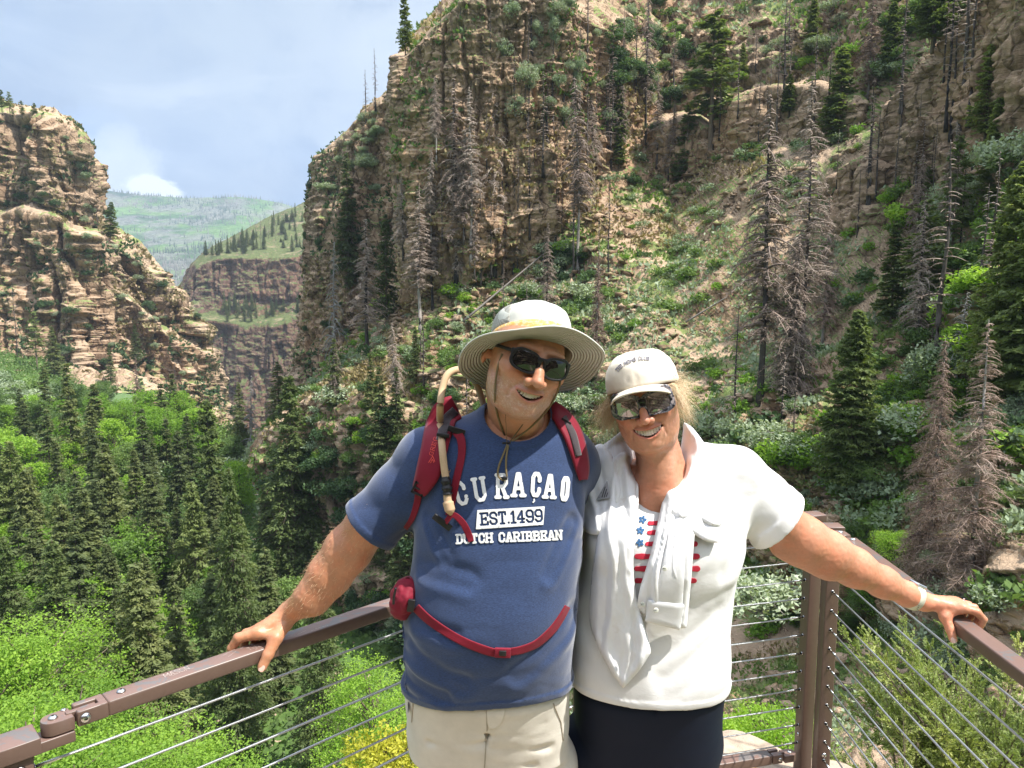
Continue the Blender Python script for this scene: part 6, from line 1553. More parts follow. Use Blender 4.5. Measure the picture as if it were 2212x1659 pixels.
# shorts, shoes
def man_shorts(P):
    d = loft_sdf(P, MT) - .002 + .022 * sstep(hem_z - .03, hem_z + .03, P[:, 2])
    for L in ([(P3(975, 1590, 1.87), .092), ((-.140, 1.89, .72), .098), ((-.148, 1.90, .52), .100)], [(P3(1140, 1590, 1.87), .092), ((.070, 1.89, .72), .098), ((.080, 1.90, .52), .100)]):
        d = smin(d, chain(P, L, .03), .012)
    d = d + folds(P, 720, .0040)
    c = cone(P, P3(1052, 1552, 1.73), P3(1048, 1690, 1.79), .002, .005); d = d + .018 * np.exp(-(np.clip(c, 0, 1) / .010) ** 2)
    for a, b in [((1050, 1580, 1.73), (960, 1545, 1.75)), ((1050, 1600, 1.73), (930, 1600, 1.76)), ((1060, 1585, 1.73), (1170, 1555, 1.75)), ((1060, 1610, 1.74), (1190, 1615, 1.76)), ((1070, 1640, 1.75), (1150, 1650, 1.76))]:
        c = cone(P, P3(*a), P3(*b), .004, .003); d = d + .006 * np.exp(-(np.clip(c, 0, 1) / .008) ** 2)
    return np.maximum(d, np.maximum(.53 - P[:, 2], P[:, 2] - (hem_z + .05)))
VH, FH = sdf_mesh(man_shorts, (-.32, 1.62, .50), (.30, 2.08, 1.12), .005); VH = relax(VH, FH, 2, .5)
M_KHAKI = cloth_mat('khaki_cotton', (.60, .56, .485), var=.07, sheen=.2)
sh_ = mesh_np('shorts', VH, FH, M_KHAKI, man)
bvH = bvh_of(VH, FH); dmH = DepthMap(bvH, 880, 1240, 1500, 1680, 4.0, 1)
fl = smooth_poly([(1052, 1525, 1), (1053, 1562), (1062, 1575), (1082, 1562), (1092, 1530, 1)]); laid('fly', poly_sdf(fl), (1040, 1100, 1515, 1585), 1.5, dmH, M_KHAKI, sh_, .003, .002)
M_SEAM = plain('khaki_stitching', (.36, .31, .24), .8)
sl_ = lambda X, Y: np.minimum.reduce([seg_d(X, Y, q) for q in ([(1052, 1530), (1052, 1575), (1049, 1620), (1046, 1668)], [(1060, 1572), (1076, 1560), (1085, 1535)], [(905, 1470), (892, 1520), (889, 1560)], [(1196, 1520), (1212, 1560), (1217, 1600)])]) - .9
laid('stitching', sl_, (880, 1236, 1500, 1676), 1.3, dmH, M_SEAM, sh_, .0022, .001)
M_SHOE = plain('hiking_shoe', (.10, .09, .08), .7)
for x in (-.15, .085):
    f = lambda P, x=x: smin(ell(P, (x, 1.86, .045), (.048, .14, .05)), cone(P, (x, 1.93, .06), (x, 1.94, .13), .045, .042), .03)
    a, b = sdf_mesh(f, (x - .08, 1.68, 0.004), (x + .08, 2.04, .2), .008); mesh_np('shoe', a, b, M_SHOE, man)
glasses(RM, OM, SM, man, M_BLACKP, M_LENS)

# sun hat
RH_ = rot(8, 14, -27); OH = np.array(V(1147, 771, 1.80))
def hat_pt(phi, r):
    """phi 0 at the front (-y), r: 0 crown top, 1 crown edge, 2 brim edge"""
    fx, fy_ = np.sin(phi), -np.cos(phi); c = np.clip(r, 0, 1); e = np.clip(r - 1, 0, 1)
    Rc = .087 * np.sin(np.clip(c, 0, 1) ** .62 * math.pi / 2) ** .75 ; zc = .102 * np.cos(c ** 1.5 * math.pi / 2) ** .70
    front = np.clip(np.cos(phi), 0, 1) ** 1.2; back = np.clip(-np.cos(phi), 0, 1)
    side = np.abs(np.sin(phi)); slope = 1.05 * side ** 1.3 * (1 - .45 * front) + .85 * back + .02; run = .070 + .012 * side - .012 * front
    cp_ = np.cos(phi); a = np.radians(np.where(cp_ > 0, 12 - 10 * np.clip(cp_, 0, 1) ** .8, 12 + 16 * np.clip(-cp_, 0, 1) ** .75)); Lb = .072 - .006 * front
    Rb = Rc + Lb * np.cos(a) * e; zb = -Lb * np.sin(a) * e * (.6 + .4 * e) + .004 * np.sin(phi * 5 + 1) * e
    return np.stack([Rb * fx * 1.02, Rb * fy_ * 1.16, zc + zb], -1)
ph = np.linspace(0, 2 * math.pi, 121)[:-1]
def hat_grid(r0, r1, n, off=0.0):
    r = np.linspace(r0, r1, n); RR, PH = np.meshgrid(r, ph, indexing='ij'); G_ = hat_pt(PH, RR); G_[..., 2] += off; return G_
def hat_part(name, r0, r1, n, mat, parent, sel=None, off=0.0, solid=.0022, disp=None):
    G_ = hat_grid(r0, r1, n); 
    if off or disp is not None:
        c = np.array([0, 0, 0.02]); dv_ = unit(G_ - c); G_ = G_ + dv_ * (off + (0 if disp is None else disp(G_)))[..., None] if disp is not None else G_ + dv_ * off
    m = len(ph); P = G_.reshape(-1, 3) * SM @ RH_.T + OH; i = np.arange(n - 1)[:, None] * m; j = np.arange(m)[None]; j2 = (j + 1) % m; F = np.stack([i + j, i + j2, i + m + j2, i + m + j], -1)
    if sel is not None: F = F[sel((i + 0 * j) // m / (n - 1), ph[(j + 0 * i)])]
    F = F.reshape(-1, 4); o = mesh_np(name, P, F, mat, parent); md = o.modifiers.new('t', 'SOLIDIFY'); md.thickness = solid; md.offset = 0; return o
mh = Mat('hat_fabric'); oo = mh.obj(); n_ = mh.noise(oo, 30, 4, .6)
mh.col(mh.mix(1, (.56, .56, .50), mh.ramp(n_, [(.3, .9), (.7, 1.08)]), 'MULTIPLY')); mh.set(Roughness=.85); mh.bump(mh.noise(oo, 700, 2, .5), .3, .0005)
mb2 = Mat('hat_brim_stitched'); at = mb2.attr('ring', 'Fac'); st = mb2.n('ShaderNodeMath', operation='SINE'); mb2.l(mb2.math('MULTIPLY', at, 2 * math.pi * 11), st.inputs[0])
mb2.col(mb2.mix(mb2.ramp(st.outputs[0], [(.0, 0.0), (.9, 0.0), (1, .24)]), (.50, .485, .43), (.27, .25, .22))); mb2.set(Roughness=.85); mb2.bump(st.outputs[0], .9, .0022)
hat = empty('sun_hat', OH, 'grey wide-brimmed sun hat with orange patterned band worn by the man', 'hat'); HATINV = hat.matrix_world
hat.location = (0, 0, 0)
crown = hat_part('crown', 0.02, 1.0, 26, mh.m, hat, disp=lambda G_: .0012 * vnoise(G_ * 60, 4) + .0018 * vnoise(G_ * 25, 6))
brim = hat_part('brim', 1.0, 2.0, 30, mb2.m, hat, solid=.0035)
a_ = brim.data.attributes.new('ring', 'FLOAT', 'POINT'); a_.data.foreach_set('value', np.repeat(np.linspace(0, 1, 30), 120).astype(np.float32))
mo = Mat('orange_hat_band'); no = mo.noise(mo.mapping(mo.obj(), (1, 1, 1)), 55, 5, .75, 1.5); mo.col(mo.ramp(no, [(.3, (.55, .44, .22)), (.45, (.62, .30, .06)), (.55, (.60, .47, .28)), (.7, (.50, .50, .38))])); mo.set(Roughness=.85); mo.bump(no, .4, .001)
hat_part('hat_band', .86, .985, 5, mo.m, hat, sel=lambda u, p: (np.cos(p) > -.15), off=.0025)
mg = Mat('hat_mesh_panel'); wv = mg.n('ShaderNodeTexChecker'); wv.inputs['Scale'].default_value = 520; mg.l(mg.obj(), wv.inputs['Vector']); mg.col(mg.mix(wv.outputs['Fac'], (.20, .19, .16), (.44, .43, .38))); mg.set(Roughness=.8)
hat_part('mesh_panel', .42, .86, 9, mg.m, hat, sel=lambda u, p: (p > 4.1) & (p < 5.35), off=.0018, solid=.0008)
mc = Mat('olive_cord'); mc.col((.16, .12, .06)); mc.set(Roughness=.9)
def tube_px(name, pts, r, mat, parent, k=7, n=8):
    q = crom([P3(*p) for p in pts], n); m = MB(); m.tube(q, r, k); return m.build(name, mat, parent)
dmHd = DepthMap(bvh_of(V1, F1), 1040, 1240, 730, 990, 3.0, 6); dcd = lambda x, y: (x, y, min(float(dmHd.at(x, y)), float(dmSb.at(x, y)) if y > 905 else 9) - .0045)
tube_px('chin_cord', [dcd(*q) for q in [(1085, 764), (1075, 795), (1070, 830), (1069, 862), (1074, 893), (1084, 925), (1094, 950), (1096, 960)]], .0024, mc.m, hat)
tube_px('chin_cord', [dcd(*q) for q in [(1212, 805), (1209, 830), (1199, 858), (1180, 888), (1155, 915), (1125, 940), (1098, 960)]], .0024, mc.m, hat)
dz = lambda x, y, e=.006: float(dmSb.at(x, y)) - e
tube_px('chin_cord', [(1096, 960, dz(1096, 960)), (1086, 985, dz(1086, 985)), (1077, 1010, dz(1077, 1010)), (1076, 1027, dz(1076, 1027)), (1084, 1036, dz(1084, 1036)), (1094, 1032, dz(1094, 1032)), (1093, 1010, dz(1093, 1010)), (1094, 985, dz(1094, 985)), (1098, 962, dz(1098, 962))], .0024, mc.m, hat)
m = MB(); m.box(P3(1094, 958, dz(1094, 958, .008)), (.020, .009, .008), None, .002); m.build('cord_lock', M_BLACKP, hat)
m = MB(); m.box(P3(1091, 1033, dz(1091, 1033, .008)), (.012, .007, .008), None, .002); m.build('cord_end', M_BLACKP, hat)

# backpack
pack = empty('backpack', (0, 0, 0), 'crimson hiking backpack with a tan drinking hose, worn by the man', 'backpack')
M_RED = cloth_mat('crimson_nylon', (.18, .010, .024), weave=2000, var=.12, rough=.6, sheen=.1); M_REDW = cloth_mat('crimson_webbing', (.17, .008, .020), weave=2500, rough=.7, sheen=.1); M_MESH = cloth_mat('black_mesh', (.045, .035, .04), weave=1500, heather=.6)
def band(name, pts, mat, parent, lift=.004, thick=.003, dm=None, n=10, puff=0.0, edge=None):
    """strap lying on the shirt: pts of (x, y, half width in px[, extra lift])"""
    q = crom([(*p[:3], p[3] if len(p) > 3 else 0) for p in pts], n); t = np.gradient(q[:, :2], axis=0); t /= np.linalg.norm(t, axis=1)[:, None]; nn_ = np.stack([-t[:, 1], t[:, 0]], 1)
    u = np.linspace(-1, 1, 9); X = q[:, 0][:, None] + nn_[:, 0][:, None] * u * q[:, 2][:, None]; Y = q[:, 1][:, None] + nn_[:, 1][:, None] * u * q[:, 2][:, None]
    Dp = (dm or dmSb).at(X, Y) - lift - q[:, 3][:, None] - puff * (1 - u[None] ** 4); P = W(X, Y, Dp); m = len(u); k = len(q); i = np.arange(k - 1)[:, None] * m; j = np.arange(m - 1)[None]
    F = np.stack([i + j, i + j + 1, i + m + j + 1, i + m + j], -1).reshape(-1, 4); o = mesh_np(name, P.reshape(-1, 3), F, mat, parent); md = o.modifiers.new('t', 'SOLIDIFY'); md.thickness = thick; md.offset = 0
    return o
s1 = band('shoulder_strap', [(985, 880, 27, -.004), (962, 893, 29), (948, 930, 29), (938, 975, 27), (926, 1020, 25), (912, 1052, 18), (906, 1064, 12)], M_RED, pack, .007, .010, puff=.005)
band('mesh_lining', [(984, 886, 9, .012), (966, 905, 10, .0135), (957, 930, 10, .0135), (952, 952, 9, .013)], M_MESH, s1, .006, .003, puff=.004)
s2 = band('shoulder_strap', [(1190, 882, 15, -.003), (1212, 900, 18), (1234, 935, 19), (1248, 975, 17), (1256, 1010, 14), (1258, 1036, 8)], M_RED, pack, .007, .010, puff=.004)
band('mesh_lining', [(1218, 900, 6, .011), (1237, 937, 7, .0125), (1250, 985, 6, .012)], M_MESH, s2, .006, .003, puff=.004)
M_STITCH = cloth_mat('red_logo', (.55, .06, .05), weave=2000)
def strap_text():
    f = text_sdf('GREGORY', (935, 984), (954, 915), 8.2, 8.2, .16, .35); L1 = [(923, 1000), (938, 986), (932, 999)]
    return lambda X, Y: np.minimum(f(X, Y), np.minimum(seg_d(X, Y, [(926, 999), (935, 985), (939, 997)]), seg_d(X, Y, [(930, 1000), (934, 992), (937, 999)])) - .8)
dmst = DepthMap.__new__(DepthMap); dmst.__dict__ = dict(dmSb.__dict__); laid('logo', strap_text(), (915, 965, 905, 1010), .6, dmst, M_STITCH, s1, .0185, .0006)
w1 = band('webbing', [(906, 1058, 8, .004), (900, 1090, 7), (890, 1120, 6), (876, 1142, 5)], M_REDW, pack, .003, .002)
band('webbing', [(985, 932, 9, .012), (996, 950, 9, .006), (997, 985, 8), (985, 1040, 8), (975, 1090, 7), (968, 1114, 6, .004)], M_REDW, pack, .003, .002)
band('webbing', [(962, 1130, 5, .010), (978, 1112, 6, .010), (1000, 1130, 7, .006), (1014, 1158, 7), (1018, 1170, 6)], M_REDW, pack, .003, .002)
def plate(name, x, y, w, h, ang, mat, parent, lift=.012, t=.006, dm=None, hole=None):
    c = P3(x, y, float((dm or dmSb).at(x, y)) - lift); m = MB(); Rm = np.array(Matrix.Rotation(R(ang), 3, 'Y'))
    if hole: 
        for sx, sy, ww, hh in ((0, .42, 1, .16), (0, -.42, 1, .16), (-.42, 0, .16, 1), (.42, 0, .16, 1), (0, 0, .9, .12)): m.box(np.array(c) + Rm @ np.array([sx * w, 0, sy * h]), (w * ww, t, h * hh), Rm, .0008)
    else: m.box(c, (w, t, h), Rm, .0015)
    return m.build(name, mat, parent)
plate('buckle', 905, 1056, .030, .030, 25, M_BLACKP, pack, .016, hole=True); plate('buckle', 986, 930, .042, .014, 18, M_BLACKP, pack, .022); plate('buckle', 955, 1128, .050, .015, 38, M_BLACKP, pack, .016)
plate('buckle', 1222, 912, .026, .012, 30, M_BLACKP, pack, .020)
mhose = Mat('tan_hose'); mhose.col(mhose.mix(mhose.noise(mhose.mapping(mhose.obj(), (1, 1, 1)), 300, 2), (.40, .27, .16), (.52, .36, .22))); mhose.set(Roughness=.8)
tube_px('hose', [(1052, 905, 1.93), (1043, 868, 1.92), (1028, 828, 1.90), (1005, 803, 1.87), (985, 799, 1.845), (966, 810, 1.82), (956, 838, 1.80), (951, 875, 1.775), (951, 915, dz(951, 915, .026)), (955, 965, dz(955, 965, .028)), (959, 1005, dz(959, 1005, .024)), (963, 1032, dz(963, 1032, .020))], .0085, mhose.m, pack, 12)
tube_px('bite_valve', [(966, 1066, dz(966, 1066, .018)), (968, 1085, dz(968, 1085, .018)), (972, 1102, dz(972, 1102, .016)), (974, 1113, dz(974, 1113, .014))], [.0095] * 8 + [.0125] * 8 + [.0125, .011, .010, .009, .008, .006, .005, .004, .003], mhose.m, pack, 12)
tube_px('valve', [(962, 1030, dz(962, 1030, .020)), (965, 1050, dz(965, 1050, .019)), (967, 1068, dz(967, 1068, .018))], [.0095] * 3 + [.012] * 3 + [.010] * 3 + [.0125] * 3 + [.010] * 3 + [.012] * 2, M_BLACKP, pack, 12)
plate('hose_clip', 957, 940, .03, .008, 8, M_BLACKP, pack, .034, .012)
band('hip_belt', [(898, 1312, 9, .004), (925, 1338, 9), (965, 1366, 9), (1010, 1390, 9), (1060, 1408, 9), (1085, 1410, 8)], M_REDW, pack, .004, .003)
band('hip_belt', [(1088, 1410, 8), (1125, 1404, 8), (1160, 1390, 8), (1192, 1362, 8), (1212, 1335, 7), (1226, 1310, 6)], M_REDW, pack, .004, .003)
plate('buckle', 1086, 1410, .036, .022, 2, M_RED, pack, .012, .008); plate('buckle_latch', 1086, 1411, .016, .012, 2, M_BLACKP, pack, .017, .006)
def pouch(P):
    c = P3(875, 1292, 1.76); d = ell(P, c, (.036, .045, .052), rot(15)); return d + .0035 * vnoise(P * 45, 8) + .002 * vnoise(P * 110, 9)
a, b = sdf_mesh(pouch, (-.33, 1.68, 1.10), (-.19, 1.84, 1.28), .003); mesh_np('hip_pouch', a, b, M_RED, pack); plate('buckle', 888, 1308, .016, .030, 10, M_BLACKP, pack, .030, .008)
tube_px('zip_pull', [(855, 1270, 1.72), (851, 1290, 1.72), (850, 1305, 1.72)], .003, M_BLACKP, pack)
def bag(P): return smin(ell(P, (.0, 2.08, 1.42), (.135, .085, .24)), ell(P, (.0, 2.05, 1.25), (.14, .10, .12)), .05) + .003 * vnoise(P * 30, 8)
a, b = sdf_mesh(bag, (-.18, 1.93, 1.1), (.18, 2.2, 1.7), .008); mesh_np('bag', a, b, M_RED, pack)
# ------------------------------------------------------------- the woman
RWm = rot(-13.5, -13, -6); SW = .985
OW = np.array(V(1386, 868, 1.775)) - (np.array([0, -.096, .004]) * SW) @ RWm.T
nk0 = tuple((OW + (np.array([0, .024, -.068]) * SW) @ RWm.T).tolist()); nk1 = P3(1428, 1005, 1.93)
def wo_head(P):
    d = head_sdf(to_head(P, RWm, OW, SW), fem=True) * SW
    n = cone(P, nk0, nk1, .053, .060); n = smin(n, cone(P, P3(1420, 965, 1.84), P3(1424, 1050, 1.86), .032, .055), .035)
    ch = ell(P, P3(1425, 1075, 1.93), (.12, .115, .085)); return smin(smin(d, n, .022), ch, .035) + .0006 * vnoise(P * [60, 60, 220], 3) * (P[:, 2] < OW[2] - .1)
def rr(y, side, up): return (D_[0] + side, y, TOP + up)
yh = 2.005
fingers_w = [
 [(rr(yh - .010, .000, .032), .0118), (rr(yh - .022, .034, .026), .0104), (rr(yh - .024, .052, .006), .0092), (rr(yh - .022, .046, -.016), .0082)],
 [(rr(yh + .010, .004, .036), .0118), (rr(yh + .002, .040, .028), .0104), (rr(yh + .000, .056, .004), .0092), (rr(yh + .002, .046, -.020), .0082)],
 [(rr(yh + .028, .002, .035), .0112), (rr(yh + .024, .038, .027), .0100), (rr(yh + .022, .052, .004), .0090), (rr(yh + .024, .044, -.016), .0080)],
 [(rr(yh + .044, -.006, .031), .0102), (rr(yh + .042, .026, .025), .0088), (rr(yh + .042, .042, .006), .0080), (rr(yh + .042, .040, -.010), .0072)]]
WRW = P3(1996, 1300, 2.03)
thumb_w = [(rr(yh + .014, -.045, .030), .0150), (rr(yh - .004, -.042, .006), .0140), (rr(yh - .022, -.036, -.022), .0120), (rr(yh - .036, -.034, -.044), .0108)]
arm_w = [(P3(1600, 1030, 1.94), .062), (P3(1682, 1125, 1.95), .054), (P3(1735, 1166, 1.96), .0585), (P3(1788, 1196, 1.975), .0555), (P3(1845, 1226, 1.99), .0480), (P3(1908, 1258, 2.01), .0375), (P3(1960, 1284, 2.025), .0285), (WRW, .0250)]
def wo_arm(P):
    d = chain(P, arm_w, .03); d = smin(d, cone(P, P3(1690, 1180, 1.95), P3(1790, 1225, 1.965), .030, .028), .03); h_ = hand_sdf(P, fingers_w, thumb_w, WRW, .0235); return smin(d, h_, .014) + .0007 * vnoise(P * 150, 3)
WT = px_rows([(985, 1345, 1500, 1.95, .055), (1000, 1300, 1560, 1.955, .075), (1020, 1282, 1600, 1.955, .095), (1060, 1272, 1618, 1.945, .115), (1110, 1268, 1618, 1.93, .140), (1165, 1266, 1604, 1.915, .162), (1220, 1262, 1588, 1.915, .160), (1280, 1246, 1574, 1.925, .148),
              (1350, 1232, 1568, 1.925, .155), (1430, 1230, 1572, 1.93, .165), (1510, 1236, 1560, 1.945, .160), (1580, 1240, 1560, 1.955, .15), (1640, 1245, 1550, 1.96, .14)])
arm_h = [(P3(1300, 1030, 1.96), .058), (P3(1262, 1120, 1.985), .048), (P3(1248, 1200, 2.00), .042), (P3(1225, 1255, 2.07), .038), (P3(1120, 1240, 2.19), .030), (P3(1000, 1230, 2.20), .024)]
LW = [[(P3(1335, 1600, 1.96), .095), ((.235, 1.98, .50), .060), ((.235, 2.02, .10), .040)], [(P3(1478, 1600, 1.96), .095), ((.40, 1.98, .50), .060), ((.40, 2.02, .10), .040)]]
def wo_rest(P):
    d = loft_sdf(P, WT) + .014; d = smin(d, chain(P, arm_h, .02), .02)
    for L in LW: d = smin(d, chain(P, L, .03), .02)
    return d
V1, F1 = sdf_mesh(wo_head, (OW[0] - .16, 1.70, 1.42), (OW[0] + .2, 2.09, 1.88), .0024); V1 = relax(V1, F1, 1, .3)
V2, F2 = sdf_mesh(wo_arm, (.52, 1.80, .98), (1.34, 2.12, 1.68), .0029); V2 = relax(V2, F2, 2, .4)
V3, F3 = sdf_mesh(wo_rest, (-.30, 1.7, .06), (.66, 2.3, 1.60), .009)
SKW = (.54, .265, .165); c1 = head_cols(to_head(V1, RWm, OW, SW), SKW, (.50, .16, .13), (.58, .175, .12))
rd = sstep(OW[2] - .13, OW[2] - .24, V1[:, 2])[:, None]; c1 = c1 * (1 - .5 * rd) + np.array((.48, .17, .10)) * .5 * rd
c2 = arm_cols(V2, (.56, .265, .155), (.60, .20, .13), .5); c3 = np.tile(np.array((.48, .21, .12)), (len(V3), 1))
VV, FF = join_vf([(V1, F1), (V2, F2), (V3, F3)])
woman = mesh_np('person', VV, FF, M_SKIN, cols=np.concatenate([c1, c2, c3]))
tag(woman, 'smiling blonde woman in white shirt and cream cap, arm stretched along the right handrail', 'person')
teeth('teeth', RWm, OW, SW, woman, n=10, w=.031, mat=M_TEETH, th_=.0150)
tt = np.array(thumb_w[-1][0]); td = tt - np.array(thumb_w[-2][0]); camd = np.array([0, 0, CAM_H]) - tt; nail(tt + camd / np.linalg.norm(camd) * .0108 + td * .1, td, camd + np.array([.2, 0, 0]), .0066, .0075, woman)
# white T-shirt
whem = W(1440, 1520, 1.79)[2]
def wo_shirt(P):
    d = loft_sdf(P, WT, 2.3) - .004
    for x, r in ((1345, .060), (1500, .062)): d = smin(d, ell(P, P3(x, 1165, 1.84), (r + .012, r, r)), .05)
    sl = chain(P, [(P3(1520, 1010, 1.95), .066), (P3(1585, 1030, 1.945), .076), (P3(1640, 1085, 1.95), .080), (P3(1690, 1135, 1.95), .082), (P3(1720, 1165, 1.95), .082)], .03)
    cut = (P - A3(*P3(1683, 1124, 1.95))) @ unit(A3(*P3(1735, 1166, 1.95)) - A3(*P3(1640, 1085, 1.95))); cut = cut - 12 * np.maximum(P3(1628, 1100, 1.94)[0] - P[:, 0], 0)
    sl2 = chain(P, [(P3(1345, 1010, 1.955), .060), (P3(1300, 1040, 1.97), .062), (P3(1275, 1110, 1.98), .060), (P3(1262, 1160, 1.985), .058)], .03); cut2 = W(1250, 1150, 1.97)[2] - P[:, 2]
    sl2 = np.maximum(sl2, cut2)
    w = sstep(whem + .7, whem + .05, P[:, 2]); body = smin(smin(d, sl, .03), sl2, .015) + folds(P, 740, 1.0) * (.0010 + .0032 * w)
    for (a, b, r, dep) in [((1575, 1190, 1.80), (1500, 1290, 1.77), .022, .005), ((1570, 1300, 1.80), (1430, 1400, 1.76), .022, .005), ((1560, 1340, 1.80), (1440, 1450, 1.76), .022, .006), ((1610, 1060, 1.86), (1560, 1140, 1.80), .02, .004), ((1600, 1180, 1.82), (1570, 1230, 1.80), .018, .004), ((1250, 1330, 1.82), (1330, 1440, 1.77), .022, .005), ((1560, 1400, 1.80), (1450, 1480, 1.77), .022, .005), ((1660, 1080, 1.90), (1625, 1150, 1.87), .02, .005)]:
        c = cone(P, P3(*a), P3(*b), r, r); body = body + dep * np.exp(-(np.clip(c, 0, 1) / r) ** 2)
    inner = body + .0085; zc = whem - .008 + .008 * np.sin(P[:, 0] * 8); cutz = zc - P[:, 2]
    nk = cone(P, P3(1425, 900, 1.78), P3(1425, 975, 1.86), .100, .092); nk = np.minimum(nk, cone(P, P3(1425, 900, 1.9), P3(1425, 960, 1.95), .09, .09))
    sh = np.maximum(np.maximum(body, -inner), np.maximum(cutz, cut)); sh = smax(sh, -nk, .003)
    rib = np.maximum(np.maximum(np.abs(nk - .011) - .011, np.abs(body) - .0032), -nk); cuff = np.maximum(np.maximum(np.abs(cut + .02) - .0195, np.abs(body) - .0042), cut)
    hemr = np.maximum(np.maximum(np.abs(P[:, 2] - zc - .011) - .0105, np.abs(body + .001) - .0038), cutz)
    return np.minimum(np.minimum(sh, rib), np.minimum(hemr, np.where(cut > -.05, cuff, 1)))
VS, FS = sdf_mesh(wo_shirt, (.10, 1.70, .86), (.84, 2.16, 1.62), .0037); VS = relax(VS, FS, 2, .45)
M_WHITE = cloth_mat('white_cotton', (.72, .71, .70), var=.03, sheen=.1, rough=.85); M_WHITE2 = cloth_mat('white_woven', (.72, .715, .72), var=.03, sheen=.1, rough=.75, stain=(.48, .40, .30))
ws = mesh_np('t_shirt', VS, FS, M_WHITE, woman); ws['label'] = 'white T-shirt printed with red stripes and blue flowers'
bvW = bvh_of(VS, FS); dmW = DepthMap(bvW, 1225, 1640, 930, 1540, 3.0, blurs=1)
M_PRED = plain('red_print', (.50, .025, .05), .8); M_PBLUE = plain('blue_print', (.04, .12, .26), .8)
Z4 = lambda x, y: (1188 + .3907 * x, 891 + .3907 * y)
def stripe(x0, x1, y, h, r=0): 
    a = Z4(x0, y); b = Z4(x1, y + r); return lambda X, Y: seg_d(X, Y, [a, b]) - (h * .3907 / 2) * (1 + .10 * np.sin(X * .22 + y))
laid('stripe', (lambda fs: (lambda X, Y: np.minimum.reduce([f(X, Y) for f in fs])))([stripe(552, 810, 612, 24), stripe(548, 806, 664, 25), stripe(540, 804, 727, 27), stripe(480, 815, 796, 30), stripe(480, 816, 864, 29)]), (1365, 1520, 1120, 1240), 1.2, dmW, M_PRED, ws)
laid('stripe', stripe(480, 800, 930, 26), (1365, 1520, 1240, 1265), 1.2, dmW, M_PRED, ws)
def flower(cx, cy):
    c = Z4(cx, cy)
    def f(X, Y):
        x = X - c[0]; y = Y - c[1]; a = np.arctan2(y, x); r = np.hypot(x, y); return np.maximum(r - 9.0 * (.38 + .62 * np.abs(np.cos(a * 2.5 + cx)) ** .8), 1.8 - r)
    return f
for cx, cy in ((512, 592), (500, 652), (498, 720)): laid('flower', flower(cx, cy), (Z4(cx, cy)[0] - 12, Z4(cx, cy)[0] + 12, Z4(cx, cy)[1] - 12, Z4(cx, cy)[1] + 12), .7, dmW, M_PBLUE, ws)
# dark leggings
def wo_pants(P):
    d = loft_sdf(P, WT) + .004 + .022 * sstep(whem - .03, whem + .03, P[:, 2])
    for L in ([(P3(1335, 1600, 1.96), .103), ((.225, 1.97, .72), .092), ((.235, 1.98, .50), .066), ((.235, 2.02, .12), .046)], [(P3(1478, 1600, 1.96), .103), ((.395, 1.97, .72), .092), ((.40, 1.98, .50), .066), ((.40, 2.02, .12), .046)]):
        d = smin(d, chain(P, L, .03), .014)
    d = d + folds(P, 760, .0014); c = cone(P, P3(1415, 1530, 1.79), P3(1412, 1659, 1.85), .003, .003); d = d + .008 * np.exp(-(np.clip(c, 0, 1) / .007) ** 2)
    return np.maximum(d, np.maximum(.13 - P[:, 2], P[:, 2] - (whem + .05)))
a, b = sdf_mesh(wo_pants, (.06, 1.72, .10), (.62, 2.18, 1.10), .0055); a = relax(a, b, 2, .5)
mp2 = Mat('black_stretch'); mp2.col((.009, .013, .026)); mp2.set(Roughness=.65, Specular_IOR_Level=.12); mesh_np('leggings', a, b, mp2.m, woman)
for x in (.235, .40):
    f = lambda P, x=x: smin(ell(P, (x, 1.96, .045), (.044, .125, .045)), cone(P, (x, 2.02, .06), (x, 2.03, .12), .042, .040), .03)
    a, b = sdf_mesh(f, (x - .08, 1.80, .004), (x + .08, 2.12, .2), .008); mesh_np('shoe', a, b, M_SHOE, woman)
mt2 = Mat('tortoise_frame'); tn = mt2.noise(mt2.obj(), 95, 2, .5, .6); mt2.col(mt2.ramp(tn, [(.42, (.012, .012, .016)), (.52, (.10, .10, .12)), (.64, (.30, .26, .26))])); mt2.set(Roughness=.18, Specular_IOR_Level=.6)
gl = glasses(RWm, OW, SW, woman, mt2.m, M_LENS2, w=.060, h=.050, gap=.0140, style=1, rim=.0058)
mgold = Mat('gold'); mgold.col((.80, .50, .18)); mgold.set(Metallic=1, Roughness=.25)
for sg in (-1, 1):
    m = MB(); c = (np.array([sg * .0655, -.0985 + .004, .012]) * SW) @ RWm.T + OW; m.box(c, (.0014, .002, .006), RWm, .0003); m.build('rivet', mgold.m, gl)
m = MB(); c = (np.array([.086, .004, -.040]) * SW) @ RWm.T + OW; m.box(c, (.005, .006, .006), RWm, .002); er = m.build('earring', mgold.m); tag(er, 'small gold stud earring in the woman\'s ear', 'earring')
